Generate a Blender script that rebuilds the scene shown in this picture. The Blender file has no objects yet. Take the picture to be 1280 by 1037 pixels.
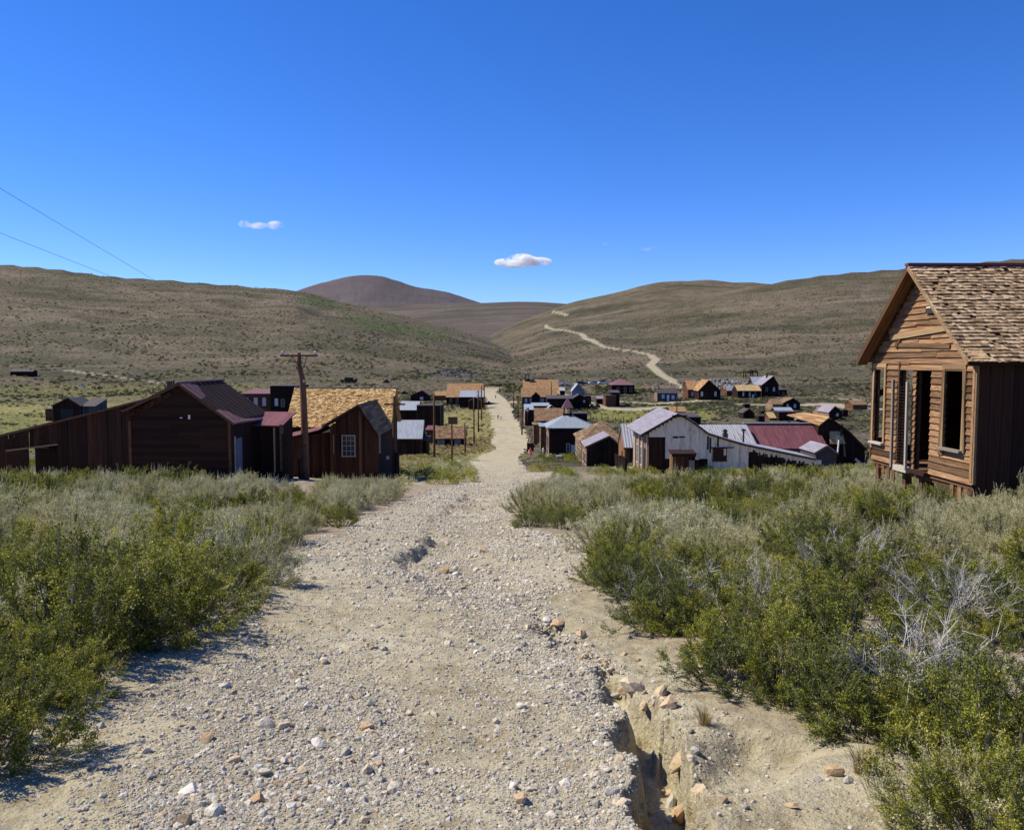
import bpy, bmesh, math, random
import numpy as np
from mathutils import Vector, Matrix, Euler
R = math.radians
random.seed(7); rng = np.random.default_rng(11)
S = bpy.context.scene
COL = S.collection

# ------------------------------------------------------------ camera, sky, sun, exposure
EYE = 1.6
F = 1000.0                      # focal length in pixels of a 1280 px wide picture
PITCH = R(3.8)                  # camera looks this far below the horizontal
cam_d = bpy.data.cameras.new('camera'); cam = bpy.data.objects.new('camera', cam_d); COL.objects.link(cam)
cam_d.sensor_fit = 'HORIZONTAL'; cam_d.sensor_width = 36.0; cam_d.lens = 36.0*F/1280.0
cam.location = (0, 0, EYE); cam.rotation_euler = (R(90)-PITCH, 0, 0)
cam_d.clip_start = 0.05; cam_d.clip_end = 30000
S.camera = cam
SUN = Vector((-0.62, 0.15, 0.77)).normalized()      # direction towards the sun
sun_el = math.asin(SUN.z); sun_az = math.atan2(SUN.x, SUN.y)
W = bpy.data.worlds.new('World'); S.world = W; W.use_nodes = True
wn = W.node_tree.nodes; wl = W.node_tree.links
bg = wn['Background']; bg.inputs['Strength'].default_value = 0.105
sky = wn.new('ShaderNodeTexSky'); sky.sky_type = 'NISHITA'; sky.sun_disc = False
sky.sun_elevation = sun_el; sky.sun_rotation = sun_az; sky.altitude = 2500; sky.air_density = 1.0; sky.dust_density = 0.1; sky.ozone_density = 2.5
hs = wn.new('ShaderNodeHueSaturation'); hs.inputs['Saturation'].default_value = 1.3; hs.inputs['Value'].default_value = 1.0
tm = wn.new('ShaderNodeMix'); tm.data_type = 'RGBA'; tm.blend_type = 'MULTIPLY'; tm.inputs[0].default_value = 1.0; tm.inputs[7].default_value = (0.92, 0.97, 1.38, 1)
wl.new(sky.outputs[0], hs.inputs['Color']); wl.new(hs.outputs[0], tm.inputs[6]); wl.new(tm.outputs[2], bg.inputs['Color'])
sl = bpy.data.lights.new('sun', 'SUN'); sl.energy = 5.0; sl.angle = R(0.53); sl.color = (1.0, 0.93, 0.80)
so = bpy.data.objects.new('sun', sl); COL.objects.link(so); so.rotation_euler = SUN.to_track_quat('Z', 'Y').to_euler()
so.location = (-60, 20, 80)
S.view_settings.view_transform = 'Standard'; S.view_settings.look = 'None'; S.view_settings.exposure = 0.38
S.view_settings.gamma = 1.0; S.view_settings.use_curve_mapping = False
S.render.engine = 'CYCLES'; S.cycles.max_bounces = 6; S.cycles.diffuse_bounces = 3; S.cycles.transparent_max_bounces = 8
S.cycles.volume_bounces = 5; S.cycles.use_denoising = True

# ------------------------------------------------------------ pixel <-> place
def drop_of(row, y):            # z below the eye (positive down) seen at this row, y metres ahead
    return y*math.tan(math.atan((row-518.5)/F)+PITCH)
def x_of(px, y, dz):            # dz = z - EYE
    return (px-640.0)/F*(y*math.cos(PITCH)-dz*math.sin(PITCH))
def pt(px, row, y):             # world point on the ray through a pixel, y metres ahead
    dz = -drop_of(row, y)
    return Vector((x_of(px, y, dz), y, EYE+dz))
def row_np(y, z):
    return 518.5+F*np.tan(np.arctan2(-(z-EYE), y)-PITCH)
def px_np(x, y, z):
    return 640.0+F*x/np.maximum(y*math.cos(PITCH)-(z-EYE)*math.sin(PITCH), 1e-3)

# ------------------------------------------------------------ noise
_perm = np.random.default_rng(3).random((256, 256))
def vnoise(x, y):
    xi = np.floor(x).astype(np.int64); yi = np.floor(y).astype(np.int64)
    fx = x-xi; fy = y-yi; fx = fx*fx*(3-2*fx); fy = fy*fy*(3-2*fy)
    a = _perm[xi & 255, yi & 255]; b = _perm[(xi+1) & 255, yi & 255]; c = _perm[xi & 255, (yi+1) & 255]; d = _perm[(xi+1) & 255, (yi+1) & 255]
    return (a+(b-a)*fx)*(1-fy)+(c+(d-c)*fx)*fy-0.5
def fbm(x, y, o=4, g=0.5):
    s = 0; a = 1.0; f = 1.0
    for k in range(o):
        s = s+a*vnoise(x*f+17.3*k, y*f-9.1*k); a *= g; f *= 2.03
    return s
def smooth(t): t = np.clip(t, 0, 1); return t*t*(3-2*t)

# ------------------------------------------------------------ terrain height
_D = [(-60,-2.0),(-10,0.6),(0,1.52),(3,1.78),(6,2.2),(10,2.78),(15,3.4),(20,3.98),(30,5.15),(45,6.95),(60,8.7),(80,10.9),(100,13.0),(140,16.5),(180,18.6),(220,19.3),(300,19.4),(400,18.0),(500,17.0),(700,15.0),(9000,0)]
_dy = np.linspace(-60, 900, 4001)
_dz = np.interp(_dy, [a for a, b in _D], [b for a, b in _D])
_k = np.hanning(41); _k /= _k.sum(); _dz2 = np.convolve(np.pad(_dz, 20, mode='edge'), _k, 'valid')
_w = np.clip((_dy-6)/10, 0, 1); _k3 = np.hanning(9); _k3 /= _k3.sum(); _dz1 = np.convolve(np.pad(_dz, 4, mode='edge'), _k3, 'valid')
_dz = _dz1*(1-_w)+_dz2*_w
GUL = [(655,735),(672,762),(690,783),(716,800),(748,818),(778,842),(796,868),(812,900),(822,935),(838,975),(850,1010),(858,1037),(866,1075)]
MID = [(600,612),(585,628),(570,640),(553,652),(560,668),(545,684),(536,698),(548,716),(575,738),(610,758)]
def _simple_ground(px, row):    # intersection with the plain profile, for the lines above
    ys = np.geomspace(1.5, 400, 3000); rr = row_np(ys, EYE-np.interp(ys, _dy, _dz))
    i = int(np.argmax(rr <= row)); return x_of(px, ys[i], -np.interp(ys[i], _dy, _dz)), ys[i]
SCAR = [(872,990),(890,972),(915,962),(940,948),(962,930),(985,915)]
SCARW = [_simple_ground(*p) for p in SCAR]
PITW = _simple_ground(690, 782)
GULW = [_simple_ground(*p) for p in GUL]; MIDW = [_simple_ground(*p) for p in MID]
def line_dist(x, y, L):         # signed side distance to a polyline, and the parameter along it
    best = np.full(x.shape, 1e9); side = np.zeros(x.shape); par = np.zeros(x.shape)
    for i in range(len(L)-1):
        ax, ay = L[i]; bx, by = L[i+1]; dx, dy = bx-ax, by-ay; l2 = dx*dx+dy*dy+1e-9
        t = np.clip(((x-ax)*dx+(y-ay)*dy)/l2, 0, 1); ex = x-(ax+t*dx); ey = y-(ay+t*dy); d = np.hypot(ex, ey)
        m = d < best; best = np.where(m, d, best); side = np.where(m, np.sign(dx*ey-dy*ex), side); par = np.where(m, (i+t)/(len(L)-1), par)
    return best, side, par
LH = [(-600,300),(-200,315),(0,329),(70,335),(150,346),(220,350),(300,357),(376,362),(420,375),(480,388),(540,402),(600,421),(645,441),(700,470),(760,500)]
RH = [(540,500),(560,470),(600,446),(640,424),(690,403.5),(740,397),(800,388),(850,377),(900,364),(960,354),(1000,347),(1050,341),(1130,335),(1280,322),(1600,300),(2000,300)]
R2 = [(560,470),(600,425),(655,399),(712,378),(760,367),(800,356),(840,350),(880,349),(905,351),(960,354),(1050,350),(1300,350)]
FR = [(300,395),(376,385),(450,381),(520,379.5),(560,377),(604,376.5),(650,374.5),(680,375.5),(712,378),(760,386),(900,395),(1200,395)]
MT = [(240,420),(300,395),(350,372),(376,362),(400,355),(425,347),(440,342.5),(458,341),(478,342.5),(500,350),(520,357),(560,364),(595,376),(640,392),(700,410)]
_ct = {}
def _crest(u, pts):             # crest line of a hill, eased between its control points
    k = id(pts)
    if k not in _ct:
        uu = np.arange(-2600, 3800, 2.0); v = np.interp(uu, [a for a, b in pts], [b for a, b in pts]); nn = 11 if pts is MT else 33; w = np.hanning(nn); w /= w.sum(); _ct[k] = (uu, np.convolve(np.pad(v, nn//2, mode='edge'), w, 'valid'))
    return np.interp(u, *_ct[k])
def _hill(u, d, pts, d0, r0, dc, p, n, back=0.16):
    rc = _crest(u, pts)
    rc = rc+n[1]*np.where(d > dc*0.8, 1, 1)
    t = np.clip((d-d0)/(dc-d0), -0.2, 1)
    row = np.where(t > 0, r0+(rc-r0)*np.abs(t)**p, r0-t*120)
    row = row+n[0]*np.clip(t, 0, 1)*(1-np.clip(t, 0, 1))*4
    z = -d*np.tan(np.arctan((row-518.5)/F)+PITCH)
    zc = -dc*np.tan(np.arctan((rc-518.5)/F)+PITCH)
    z = np.where(d < d0, -d0*math.tan(math.atan((r0-518.5)/F)+PITCH)+(d-d0)*0.25, z)
    return np.where(d > dc, zc-(d-dc)*back, z)
def height(x, y, fine=True, which=False):
    x = np.asarray(x, float); y = np.asarray(y, float)
    r = np.hypot(x, y); az = np.arctan2(x, y); azc = np.clip(az, -1.05, 1.05)
    d = np.maximum(r*np.cos(azc), 0.01); u = 640+F*np.tan(azc)
    yy = np.where(np.abs(az) < 1.05, y, np.where(y > 0, y, y))
    base = -np.interp(yy, _dy, _dz)
    base = np.where(yy > 900, -np.interp(900, _dy, _dz), base)
    # side banks
    base = base+0.42*smooth((x-3.5)/5)*smooth((60-y)/30)*smooth((y+5)/12)
    base = base+0.35*smooth((-x-3.2-0.12*np.maximum(y, 0))/5)*smooth((90-y)/40)*smooth((y+5)/12)
    base = base+fbm(x/9, y/9, 3)*0.24*(0.25+0.75*smooth((np.abs(x+0.012*y)-3)/4))*smooth((r-2)/10)*(1-smooth((r-160)/150))+fbm(x/60, y/60, 3)*1.2*smooth((np.abs(x)-8)/30)*smooth((r-40)/120)
    # valley floor
    n1 = fbm(x/150+3, y/150, 5)*4.5-np.abs(fbm(x/95+11, y/210+2, 4))*11+3; n2 = fbm(x/40+30, y/40, 2)*0.8
    n3 = fbm(x/420+8, y/420, 4)*4
    hl = _hill(u, d, LH, 470, 481, 1150, 0.86, (n1, n2))
    hr = _hill(u, d, RH, 520, 482, 1350, 0.88, (n1, n2*0.5))
    h2 = _hill(u, d, R2, 1400, 460, 2300, 0.8, (n1*.4, n2*0.3))
    hf = _hill(u, d, FR, 1700, 455, 3300, 0.8, (n3, n2*0.25))
    hm = _hill(u, d, MT, 3500, 410, 5600, 0.9, (n3*1.0+n1*.35, n2*0.3+fbm(x/300, y/300, 4)*1.3))
    st = np.stack([base+(-0.0 if True else 0), hl, hr, h2, hf, hm]); z = st.max(0)
    k = 3.0; zz = z+np.log(np.exp((st-z)/k).sum(0))*k
    z = np.where(r > 430, z+(zz-z)*smooth((r-430)/200)*smooth((1500-r)/400), z)
    # rubble mounds
    z = z+4.2*np.exp(-(((x-pt(572,466,560).x)/17)**2+((y-560)/20)**2))*(0.6+fbm(x/5, y/5, 3))
    z = z+3.2*np.exp(-(((x-pt(905,474,470).x)/16)**2+((y-470)/16)**2))*(0.8+fbm(x/6, y/6, 3))
    if fine:
        m = r < 60
        if np.any(m):
            xm, ym, rm = x[m], y[m], r[m]; dz = np.zeros(xm.shape)
            fade = 1-smooth((rm-25)/30)
            dz += fbm(xm*1.1, ym*1.1, 4)*0.07*fade+fbm(xm*5+5, ym*5, 3)*0.022*(1-smooth((rm-8)/12))
            wx = fbm(xm*2.2, ym*2.2+3, 3)*.16; wy = fbm(xm*2.2+9, ym*2.2, 3)*.2; gd, gs, gp = line_dist(xm+wx, ym+wy, GULW)
            gd = np.maximum(gd+fbm(xm*6, ym*6, 4)*0.12+fbm(xm*2+7, ym*2, 2)*0.05, 0)
            wdt = 0.02+0.10*smooth((gp-0.3)/0.4)*(0.75-0.35*np.sin(gp*31)**2); dep = (0.035+0.34*smooth((gp-0.34)/0.28))*smooth(gp/0.1)
            prof = np.where(gs*-1 < 0, 1-smooth((gd-wdt*0.7)/0.05), 1-smooth((gd-wdt)/0.11))
            dz -= dep*prof
            sd, ss, sp = line_dist(xm+wx*.5, ym+wy*.5, SCARW); dz -= 0.11*np.exp(-(np.maximum(sd-.05, 0)/.16)**2)*smooth(sp/.15)*smooth((1-sp)/.2)
            dz -= 0.16*np.exp(-(((xm-PITW[0])/.13)**2+((ym-PITW[1])/.16)**2))
            dz += fbm(xm*13, ym*13, 3)*0.02*np.exp(-(gd/0.5)**2)
            md, ms, mp = line_dist(xm, ym, MIDW)
            md = np.maximum(md+fbm(xm*1.7, ym*1.7, 3)*0.35, 0)
            dz -= 0.22*smooth(mp/0.08)*smooth((1-mp)/0.2)*np.where(ms < 0, 1-smooth((md-0.25)/0.28), 1-smooth((md-0.35)/1.4))*(0.6+0.9*fbm(xm*.9, ym*.9+4, 2))
            z = z.copy(); z[m] += dz
    z = z+EYE
    if which: return z, st.argmax(0)
    return z
def H(x, y): return float(height(np.array([x]), np.array([y]))[0])
_ys = np.geomspace(2.2, 5000, 5000)
def ground(px, row):            # where the ray through a pixel meets the terrain
    x = (px-640)/F*_ys
    for _ in range(2):
        z = height(x, _ys); x = (px-640)/F*(_ys*math.cos(PITCH)-(z-EYE)*math.sin(PITCH))
    rr = row_np(_ys, z); i = int(np.argmax(rr <= row))
    if i == 0: i = len(_ys)-1
    return Vector((x[i], _ys[i], z[i]))
# ------------------------------------------------------------ materials
def newmat(name):
    m = bpy.data.materials.new(name); m.use_nodes = True
    n = m.node_tree.nodes; l = m.node_tree.links
    return m, n, l, n['Principled BSDF']
def nd(n, t, **k):
    x = n.new(t)
    for a, v in k.items():
        if a in x.inputs: x.inputs[a].default_value = v
        else: setattr(x, a, v)
    return x
def setin(node, **k):
    for a, v in k.items(): node.inputs[a.replace('_', ' ')].default_value = v
def ramp(n, l, src, stops):
    r = n.new('ShaderNodeValToRGB'); l.new(src, r.inputs[0]); e = r.color_ramp.elements
    e[0].position = stops[0][0]; e[0].color = (*stops[0][1], 1); e[1].position = stops[-1][0]; e[1].color = (*stops[-1][1], 1)
    for p, c in stops[1:-1]:
        q = e.new(p); q.color = (*c, 1)
    return r.outputs[0]
def mixc(n, l, f, a, b, mode='MIX'):
    m = n.new('ShaderNodeMix'); m.data_type = 'RGBA'; m.blend_type = mode
    for s, v in ((m.inputs[0], f), (m.inputs[6], a), (m.inputs[7], b)):
        if isinstance(v, (int, float)): s.default_value = v
        elif isinstance(v, tuple): s.default_value = (*v, 1)
        else: l.new(v, s)
    return m.outputs[2]
def mth(n, l, op, a, b=None, c=None, clamp=False):
    m = n.new('ShaderNodeMath'); m.operation = op; m.use_clamp = clamp
    for s, v in zip(m.inputs, (a, b, c)):
        if v is None: continue
        if isinstance(v, (int, float)): s.default_value = v
        else: l.new(v, s)
    return m.outputs[0]
def noise(n, l, vec, scale, detail=4, rough=0.55, dist=0.0):
    t = n.new('ShaderNodeTexNoise'); t.inputs['Scale'].default_value = scale; t.inputs['Detail'].default_value = detail
    t.inputs['Roughness'].default_value = rough; t.inputs['Distortion'].default_value = dist; l.new(vec, t.inputs['Vector']); return t.outputs['Fac']
def bumpn(n, l, h, dist, strength=1.0, base=None):
    b = n.new('ShaderNodeBump'); b.inputs['Distance'].default_value = dist; b.inputs['Strength'].default_value = strength; l.new(h, b.inputs['Height'])
    if base: l.new(base, b.inputs['Normal'])
    return b.outputs[0]

def terrain_mat():
    m, n, l, p = newmat('earth'); setin(p, Roughness=0.95); p.inputs['Specular IOR Level'].default_value = 0.15
    P = n.new('ShaderNodeNewGeometry').outputs['Position']
    at = n.new('ShaderNodeAttribute'); at.attribute_name = 'cover'
    sp = n.new('ShaderNodeSeparateColor'); l.new(at.outputs['Color'], sp.inputs[0]); rd, gm, yg = sp.outputs[0], sp.outputs[1], sp.outputs[2]
    at2 = n.new('ShaderNodeAttribute'); at2.attribute_name = 'cover_two'
    sp2 = n.new('ShaderNodeSeparateColor'); l.new(at2.outputs['Color'], sp2.inputs[0]); asp, far, rock = sp2.outputs[0], sp2.outputs[1], sp2.outputs[2]
    # sand and gravel
    n1 = noise(n, l, P, 0.6, 5); n2 = noise(n, l, P, 7, 5, 0.65); n3 = noise(n, l, P, 60, 3, 0.7)
    sand = ramp(n, l, n1, [(0.3, (.28, .235, .145)), (0.5, (.365, .322, .215)), (0.72, (.42, .385, .28))])
    sand = mixc(n, l, 0.8, sand, ramp(n, l, n2, [(0.3, (.28, .225, .155)), (0.5, (.5, .5, .5)), (0.75, (.64, .62, .56))]), 'OVERLAY')
    sand = mixc(n, l, 0.5, sand, ramp(n, l, n3, [(0.3, (.3, .28, .25)), (0.7, (.7, .7, .7))]), 'OVERLAY')
    v = n.new('ShaderNodeTexVoronoi'); v.inputs['Scale'].default_value = 26; l.new(P, v.inputs['Vector'])
    pebc = ramp(n, l, noise(n, l, v.outputs['Position'], 9, 0), [(0.35, (.22, .2, .18)), (0.5, (.5, .46, .38)), (0.65, (.72, .7, .64))])
    pm = mth(n, l, 'MULTIPLY', ramp(n, l, v.outputs['Distance'], [(0.28, (1, 1, 1)), (0.42, (0, 0, 0))]), ramp(n, l, noise(n, l, P, 1.3, 3), [(0.45, (0, 0, 0)), (0.6, (1, 1, 1))]))
    sand = mixc(n, l, mth(n, l, 'MULTIPLY', pm, 0.22), sand, pebc)
    # bank soil with litter
    soil = ramp(n, l, noise(n, l, P, 3, 6, 0.7), [(0.3, (.15, .115, .075)), (0.5, (.27, .215, .145)), (0.7, (.38, .32, .23))])
    # brush covered slopes seen from afar
    mpw = n.new('ShaderNodeMapping'); mpw.inputs['Scale'].default_value = (.45, 1.5, 2.5); mpw.inputs['Rotation'].default_value = (0, 0, .5); l.new(P, mpw.inputs['Vector']); w1 = noise(n, l, mpw.outputs[0], 0.006, 7, 0.66, .8); w2 = noise(n, l, P, 0.05, 4, 0.6)
    g1 = ramp(n, l, w1, [(0.36, (.050, .046, .023)), (0.47, (.094, .080, .044)), (0.56, (.142, .113, .070)), (0.66, (.195, .15, .105))])
    g1 = mixc(n, l, 0.5, g1, ramp(n, l, w2, [(0.35, (.36, .38, .3)), (0.5, (.5, .5, .5)), (0.7, (.62, .58, .55))]), 'OVERLAY')
    vo = n.new('ShaderNodeTexVoronoi'); vo.inputs['Scale'].default_value = 0.22; vo.inputs['Randomness'].default_value = 1; l.new(P, vo.inputs['Vector'])
    vo2 = n.new('ShaderNodeTexVoronoi'); vo2.inputs['Scale'].default_value = 0.55; l.new(P, vo2.inputs['Vector'])
    clump = ramp(n, l, noise(n, l, P, 0.19, 4, 0.72), [(0.40, (0, 0, 0)), (0.54, (1, 1, 1))])
    d1 = mth(n, l, 'MULTIPLY', ramp(n, l, vo.outputs['Distance'], [(0.2, (1, 1, 1)), (0.5, (0, 0, 0))]), clump)
    d2 = mth(n, l, 'MULTIPLY', ramp(n, l, vo2.outputs['Distance'], [(0.2, (1, 1, 1)), (0.48, (0, 0, 0))]), 0.75)
    dd = mth(n, l, 'MAXIMUM', d1, d2)
    sh = ramp(n, l, w2, [(0.3, (.03, .034, .015)), (0.6, (.055, .055, .028))])
    brush = mixc(n, l, mth(n, l, 'MULTIPLY', dd, 0.82), g1, sh)
    scree = ramp(n, l, noise(n, l, P, 0.02, 6, 0.7), [(0.5, (0, 0, 0)), (0.8, (1, 1, 1))])
    brush = mixc(n, l, mth(n, l, 'MULTIPLY', scree, 0.5), brush, (.25, .185, .14))
    mdw = ramp(n, l, noise(n, l, P, 0.3, 5, 0.7), [(0.3, (.10, .105, .025)), (0.5, (.17, .165, .04)), (0.7, (.24, .21, .065))])
    ylg = ramp(n, l, noise(n, l, P, 0.9, 5, 0.7), [(0.3, (.13, .13, .04)), (0.5, (.24, .21, .07)), (0.7, (.33, .27, .09))])
    aspc = ramp(n, l, noise(n, l, P, 0.12, 4, 0.7), [(0.35, (.03, .042, .014)), (0.6, (.10, .115, .038))])
    rk = ramp(n, l, noise(n, l, P, 0.5, 5, 0.75), [(0.35, (.03, .03, .034)), (0.65, (.17, .16, .15))])
    c = mixc(n, l, far, soil, brush)
    mtm = n.new('ShaderNodeAttribute'); mtm.attribute_name = 'cover_two'; c = mixc(n, l, mtm.outputs['Alpha'], mixc(n, l, noise(n, l, P, 0.004, 6, .65), (.06, .05, .054), (.14, .11, .112)), c)
    c = mixc(n, l, gm, c, mdw); c = mixc(n, l, yg, c, ylg); c = mixc(n, l, asp, c, aspc); c = mixc(n, l, rock, c, rk); c = mixc(n, l, rd, c, sand)
    l.new(c, p.inputs['Base Color'])
    hn = mth(n, l, 'ADD', mth(n, l, 'MULTIPLY', n2, 0.5), mth(n, l, 'MULTIPLY', n3, 0.2))
    hn = mth(n, l, 'ADD', hn, mth(n, l, 'MULTIPLY', pm, 0.06))
    nf = mth(n, l, 'SUBTRACT', 1.0, far); b1 = bumpn(n, l, mth(n, l, 'MULTIPLY', hn, nf), 0.07, 1.0)
    hf = mth(n, l, 'MULTIPLY', mth(n, l, 'ADD', dd, mth(n, l, 'MULTIPLY', w2, 1.5)), mth(n, l, 'MULTIPLY', far, mth(n, l, 'SUBTRACT', 1.0, rd)))
    b2 = bumpn(n, l, hf, 1.3, 0.9, b1)
    l.new(b2, p.inputs['Normal']); return m

# ------------------------------------------------------------ terrain mesh: one sheet of fine rings, cut into the named pieces of the setting
def inside(px, rw, poly):
    n = len(poly); c = np.zeros(px.shape, bool); j = n-1
    for i in range(n):
        xi, yi = poly[i]; xj, yj = poly[j]
        t = ((yi > rw) != (yj > rw)) & (px < (xj-xi)*(rw-yi)/(yj-yi+1e-12)+xi); c ^= t; j = i
    return c
def poly_w(poly): return [tuple(ground(a, b)[:2]) for a, b in poly]
def band(x, y, L, w, soft=0.4, wob=0):
    d, s, p = line_dist(x, y, L); ww = np.interp(p, np.linspace(0, 1, len(w)), w)
    return 1-smooth((d+wob-ww)/(ww*soft+0.01))
ROAD_L = [(-500,1140),(-500,1037),(-60,985),(0,935),(90,862),(140,820),(215,802),(270,770),(330,740),(368,697),(395,676),(440,668),(448,652),(505,630),(545,612),(585,606),(590,592),(578,578),(606,567),(621,561),(612,552),(619,540),(613,532),(616,522),(610,512),(612,508)]
ROAD_R = [(640,508),(641,516),(646,524),(652,532),(660,545),(664,556),(654,565),(650,576),(661,590),(712,590),(668,600),(655,618),(640,640),(640,655),(690,668),(745,668),(738,690),(715,722),(742,765),(790,802),(850,832),(870,872),(965,915),(1020,950),(1080,975),(1135,1037),(1200,1140)]
ROADS = ROAD_L+ROAD_R
FARROAD = [(626,513),(624,504),(621,498),(614,492),(611,488),(617,486)]
HILLROAD = [(842,476),(828,469),(820,462),(813,456),(821,449.5),(814,443.5),(792,438.5),(770,436),(755,433.5),(741,425.5),(726,417),(707,413),(692,411.5),(683,409),(682,406.5),(688,404.8)]
HILLROAD2 = [(709,394),(700,391.5),(690,389.5)]
HTRACK = [(86,463),(105,466),(128,469),(150,472),(176,475),(205,479)]
def build_terrain():
    fine_t = np.arange(-37.5, 37.51, 0.085); coarse = np.concatenate([np.arange(40, 180.1, 4)])
    th = np.radians(np.concatenate([-coarse[::-1][1:] if False else -coarse[::-1], fine_t, coarse[:-1]]))
    rr = np.concatenate([[0.25, .6, 1.0, 1.4, 1.8], np.geomspace(2.1, 12, 270), np.geomspace(12, 60, 130)[1:], np.geomspace(60, 560, 150)[1:], np.geomspace(560, 2400, 110)[1:], np.geomspace(2400, 8000, 45)[1:]])
    T, Rr = np.meshgrid(th, rr); x = (Rr*np.sin(T)).ravel(); y = (Rr*np.cos(T)).ravel()
    z, who = height(x, y, which=True); nr, nt = len(rr), len(th)
    r = np.hypot(x, y); px = np.where(y > 0.3, px_np(x, y, z), -9999); rw = np.where(y > 0.3, row_np(np.maximum(y, .3), z), 9999)
    wob = fbm(x/1.5, y/1.5, 3)*0.35*np.clip(r/12, .3, 4)
    cov = np.zeros((len(x), 4), np.float32); cov[:, 3] = 1; cv2 = cov.copy()
    # road
    PX = px+fbm(x*0.8, y*0.8, 3)*8; RW = rw
    rd = inside(PX, RW, ROADS).astype(float)*(r < 330)
    rd = np.maximum(rd, ((y < 4) & (x > -1.6) & (x < 1.7)).astype(float))
    rd = np.maximum(rd, band(x, y, poly_w(FARROAD), [4.5, 4.5, 4, 4, 3.5, 3.0], 0.3)*(r > 250)*(r < 900))
    HR = poly_w(HILLROAD); HR2 = poly_w(HILLROAD2)
    hrd = band(x, y, HR, [3.2, 3.2, 3.2, 3.4, 3.6, 3.2, 2.6, 2.6, 3.2, 3.6, 3.2, 2.4, 2.4, 2.6, 2.6, 1.8], 0.35)
    hrd = np.maximum(hrd, band(x, y, HR2, [5, 3.5], .4)); rd = np.maximum(rd, hrd*0.8*(r > 450))
    for L, w in (([(700,493),(745,509),(790,512),(835,508)], [4, 5, 5, 3]), ([(775,502),(820,505),(890,500)], [3, 4, 3]), ([(930,505),(990,507),(1040,505),(1075,511),(1120,512)], [3, 4, 5, 4]), ([(1040,498),(1075,500),(1090,505)], [3, 4, 3]), ([(840,476),(880,500)], [2, 3]), ([(640,503),(700,494)], [3, 2]), ([(548,502),(575,503),(612,503)], [2.5, 3]), ([(455,592),(480,592),(510,606)], [.8, 1.0]), ([(560,575),(600,577)], [1.2, 1.5])):
        rd = np.maximum(rd, band(x, y, poly_w(L), w, 0.5, wob*0.6)*0.85)
    rd = np.maximum(rd, band(x, y, poly_w(HTRACK), [2.0, 1.6, 1.2], 0.6, fbm(x/6, y/6, 2)*2)*0.6)
    cov[:, 0] = np.clip(rd, 0, 1)
    def soft(poly, w=10):
        q = np.zeros(px.shape)
        for k in range(6):
            q += inside(px+fbm(x/12+k, y/12, 3)*w*2+(k-2.5)*w*.3, rw+fbm(x/12+9, y/12+k, 3)*w*.5, poly)
        return q/6
    cov[:, 1] = np.maximum(soft([(-300,481),(330,481),(360,500),(340,565),(-300,565)], 14)*np.where(rw > 511, .9, .45), soft([(735,512),(800,511),(895,514),(890,526),(800,529),(725,524)], 10))*(r > 150)*(r < 700)
    cov[:, 2] = np.maximum(soft([(-200,508),(240,503),(240,512),(60,516),(-200,514)], 10)*.8, soft([(505,520),(620,508),(626,545),(610,575),(500,590),(440,596),(500,560)], 14)*.85)*(r > 60)*(r < 600)
    cv2[:, 0] = np.maximum(soft([(385,368),(420,376),(440,388),(395,386),(370,378)], 12)*.9, soft([(430,392),(470,398),(560,416),(572,424),(540,424),(470,414),(425,402)], 14)*.9)*(r > 600)*(r < 1400)
    cv2[:, 1] = smooth((r-45)/70)
    cv2[:, 3] = np.where(who == 5, 0.12, np.where(who == 4, 0.6, 1.0))  # haze painted in: far ridge and mountain pulled towards purple-grey
    g = (who == 0) & (y > 380); cv2[:, 2] = np.maximum(np.clip(1.8*np.exp(-(((x-pt(572,466,560).x)/17)**2+((y-560)/20)**2))-0.35, 0, 1), np.clip(1.6*np.exp(-(((x-pt(905,474,470).x)/18)**2+((y-470)/16)**2))-0.3, 0, .8))
    # gravel rich banks of the near road stay sandy
    cov[:, 0] = np.maximum(cov[:, 0], (1-smooth((np.abs(x-0.5)-2.2)/1.2))*(y < 14)*(y > -3)*0.7)
    idx = np.arange(nr*nt).reshape(nr, nt)
    a = idx[:-1, :]; b = np.roll(idx, -1, 1)[:-1, :]; c = np.roll(idx, -1, 1)[1:, :]; d = idx[1:, :]
    faces = np.stack([a, d, c, b], -1).reshape(-1, 4)
    fr = cov[faces, 0].mean(1); fw = who[faces[:, 0]]; fd = r[faces[:, 0]]
    cls = np.where(fd < 480, 0, np.where(fw == 1, 1, np.where(fw == 2, 2, np.where(fw == 3, 3, np.where(fw == 4, 4, np.where(fw == 5, 5, 0))))))
    cls = np.where((fr > 0.45) & ((fd < 480) | (hrd[faces[:, 0]] > 0.4)), 6, cls)
    V = np.stack([x, y, z], 1).astype(np.float32); mat = terrain_mat()
    names = {0: 'ground', 1: 'brush_hill', 2: 'brush_hill', 3: 'back_hill', 4: 'far_ridge', 5: 'mountain', 6: 'dirt_road'}
    labels = {0: 'brush covered valley ground around the town', 1: 'long brown hill on the left behind the town', 2: 'broad grey-brown hill on the right with a dirt road climbing it', 3: 'rounded hill behind the right hill', 4: 'low far ridge where the valley closes', 5: 'distant purple-brown mountain left of centre', 6: 'pale gravel road running down into the town'}
    for k in range(7):
        fs = faces[cls == k]
        if not len(fs): continue
        used, inv = np.unique(fs.ravel(), return_inverse=True)
        o = mesh_np(names[k], V[used], inv.reshape(-1, 4), mat, smooth_=True)
        for nm, arr in (('cover', cov), ('cover_two', cv2)):
            ca = o.data.attributes.new(nm, 'FLOAT_COLOR', 'POINT'); ca.data.foreach_set('color', arr[used].ravel())
        o['kind'] = 'structure'; o['label'] = labels[k]
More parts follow.
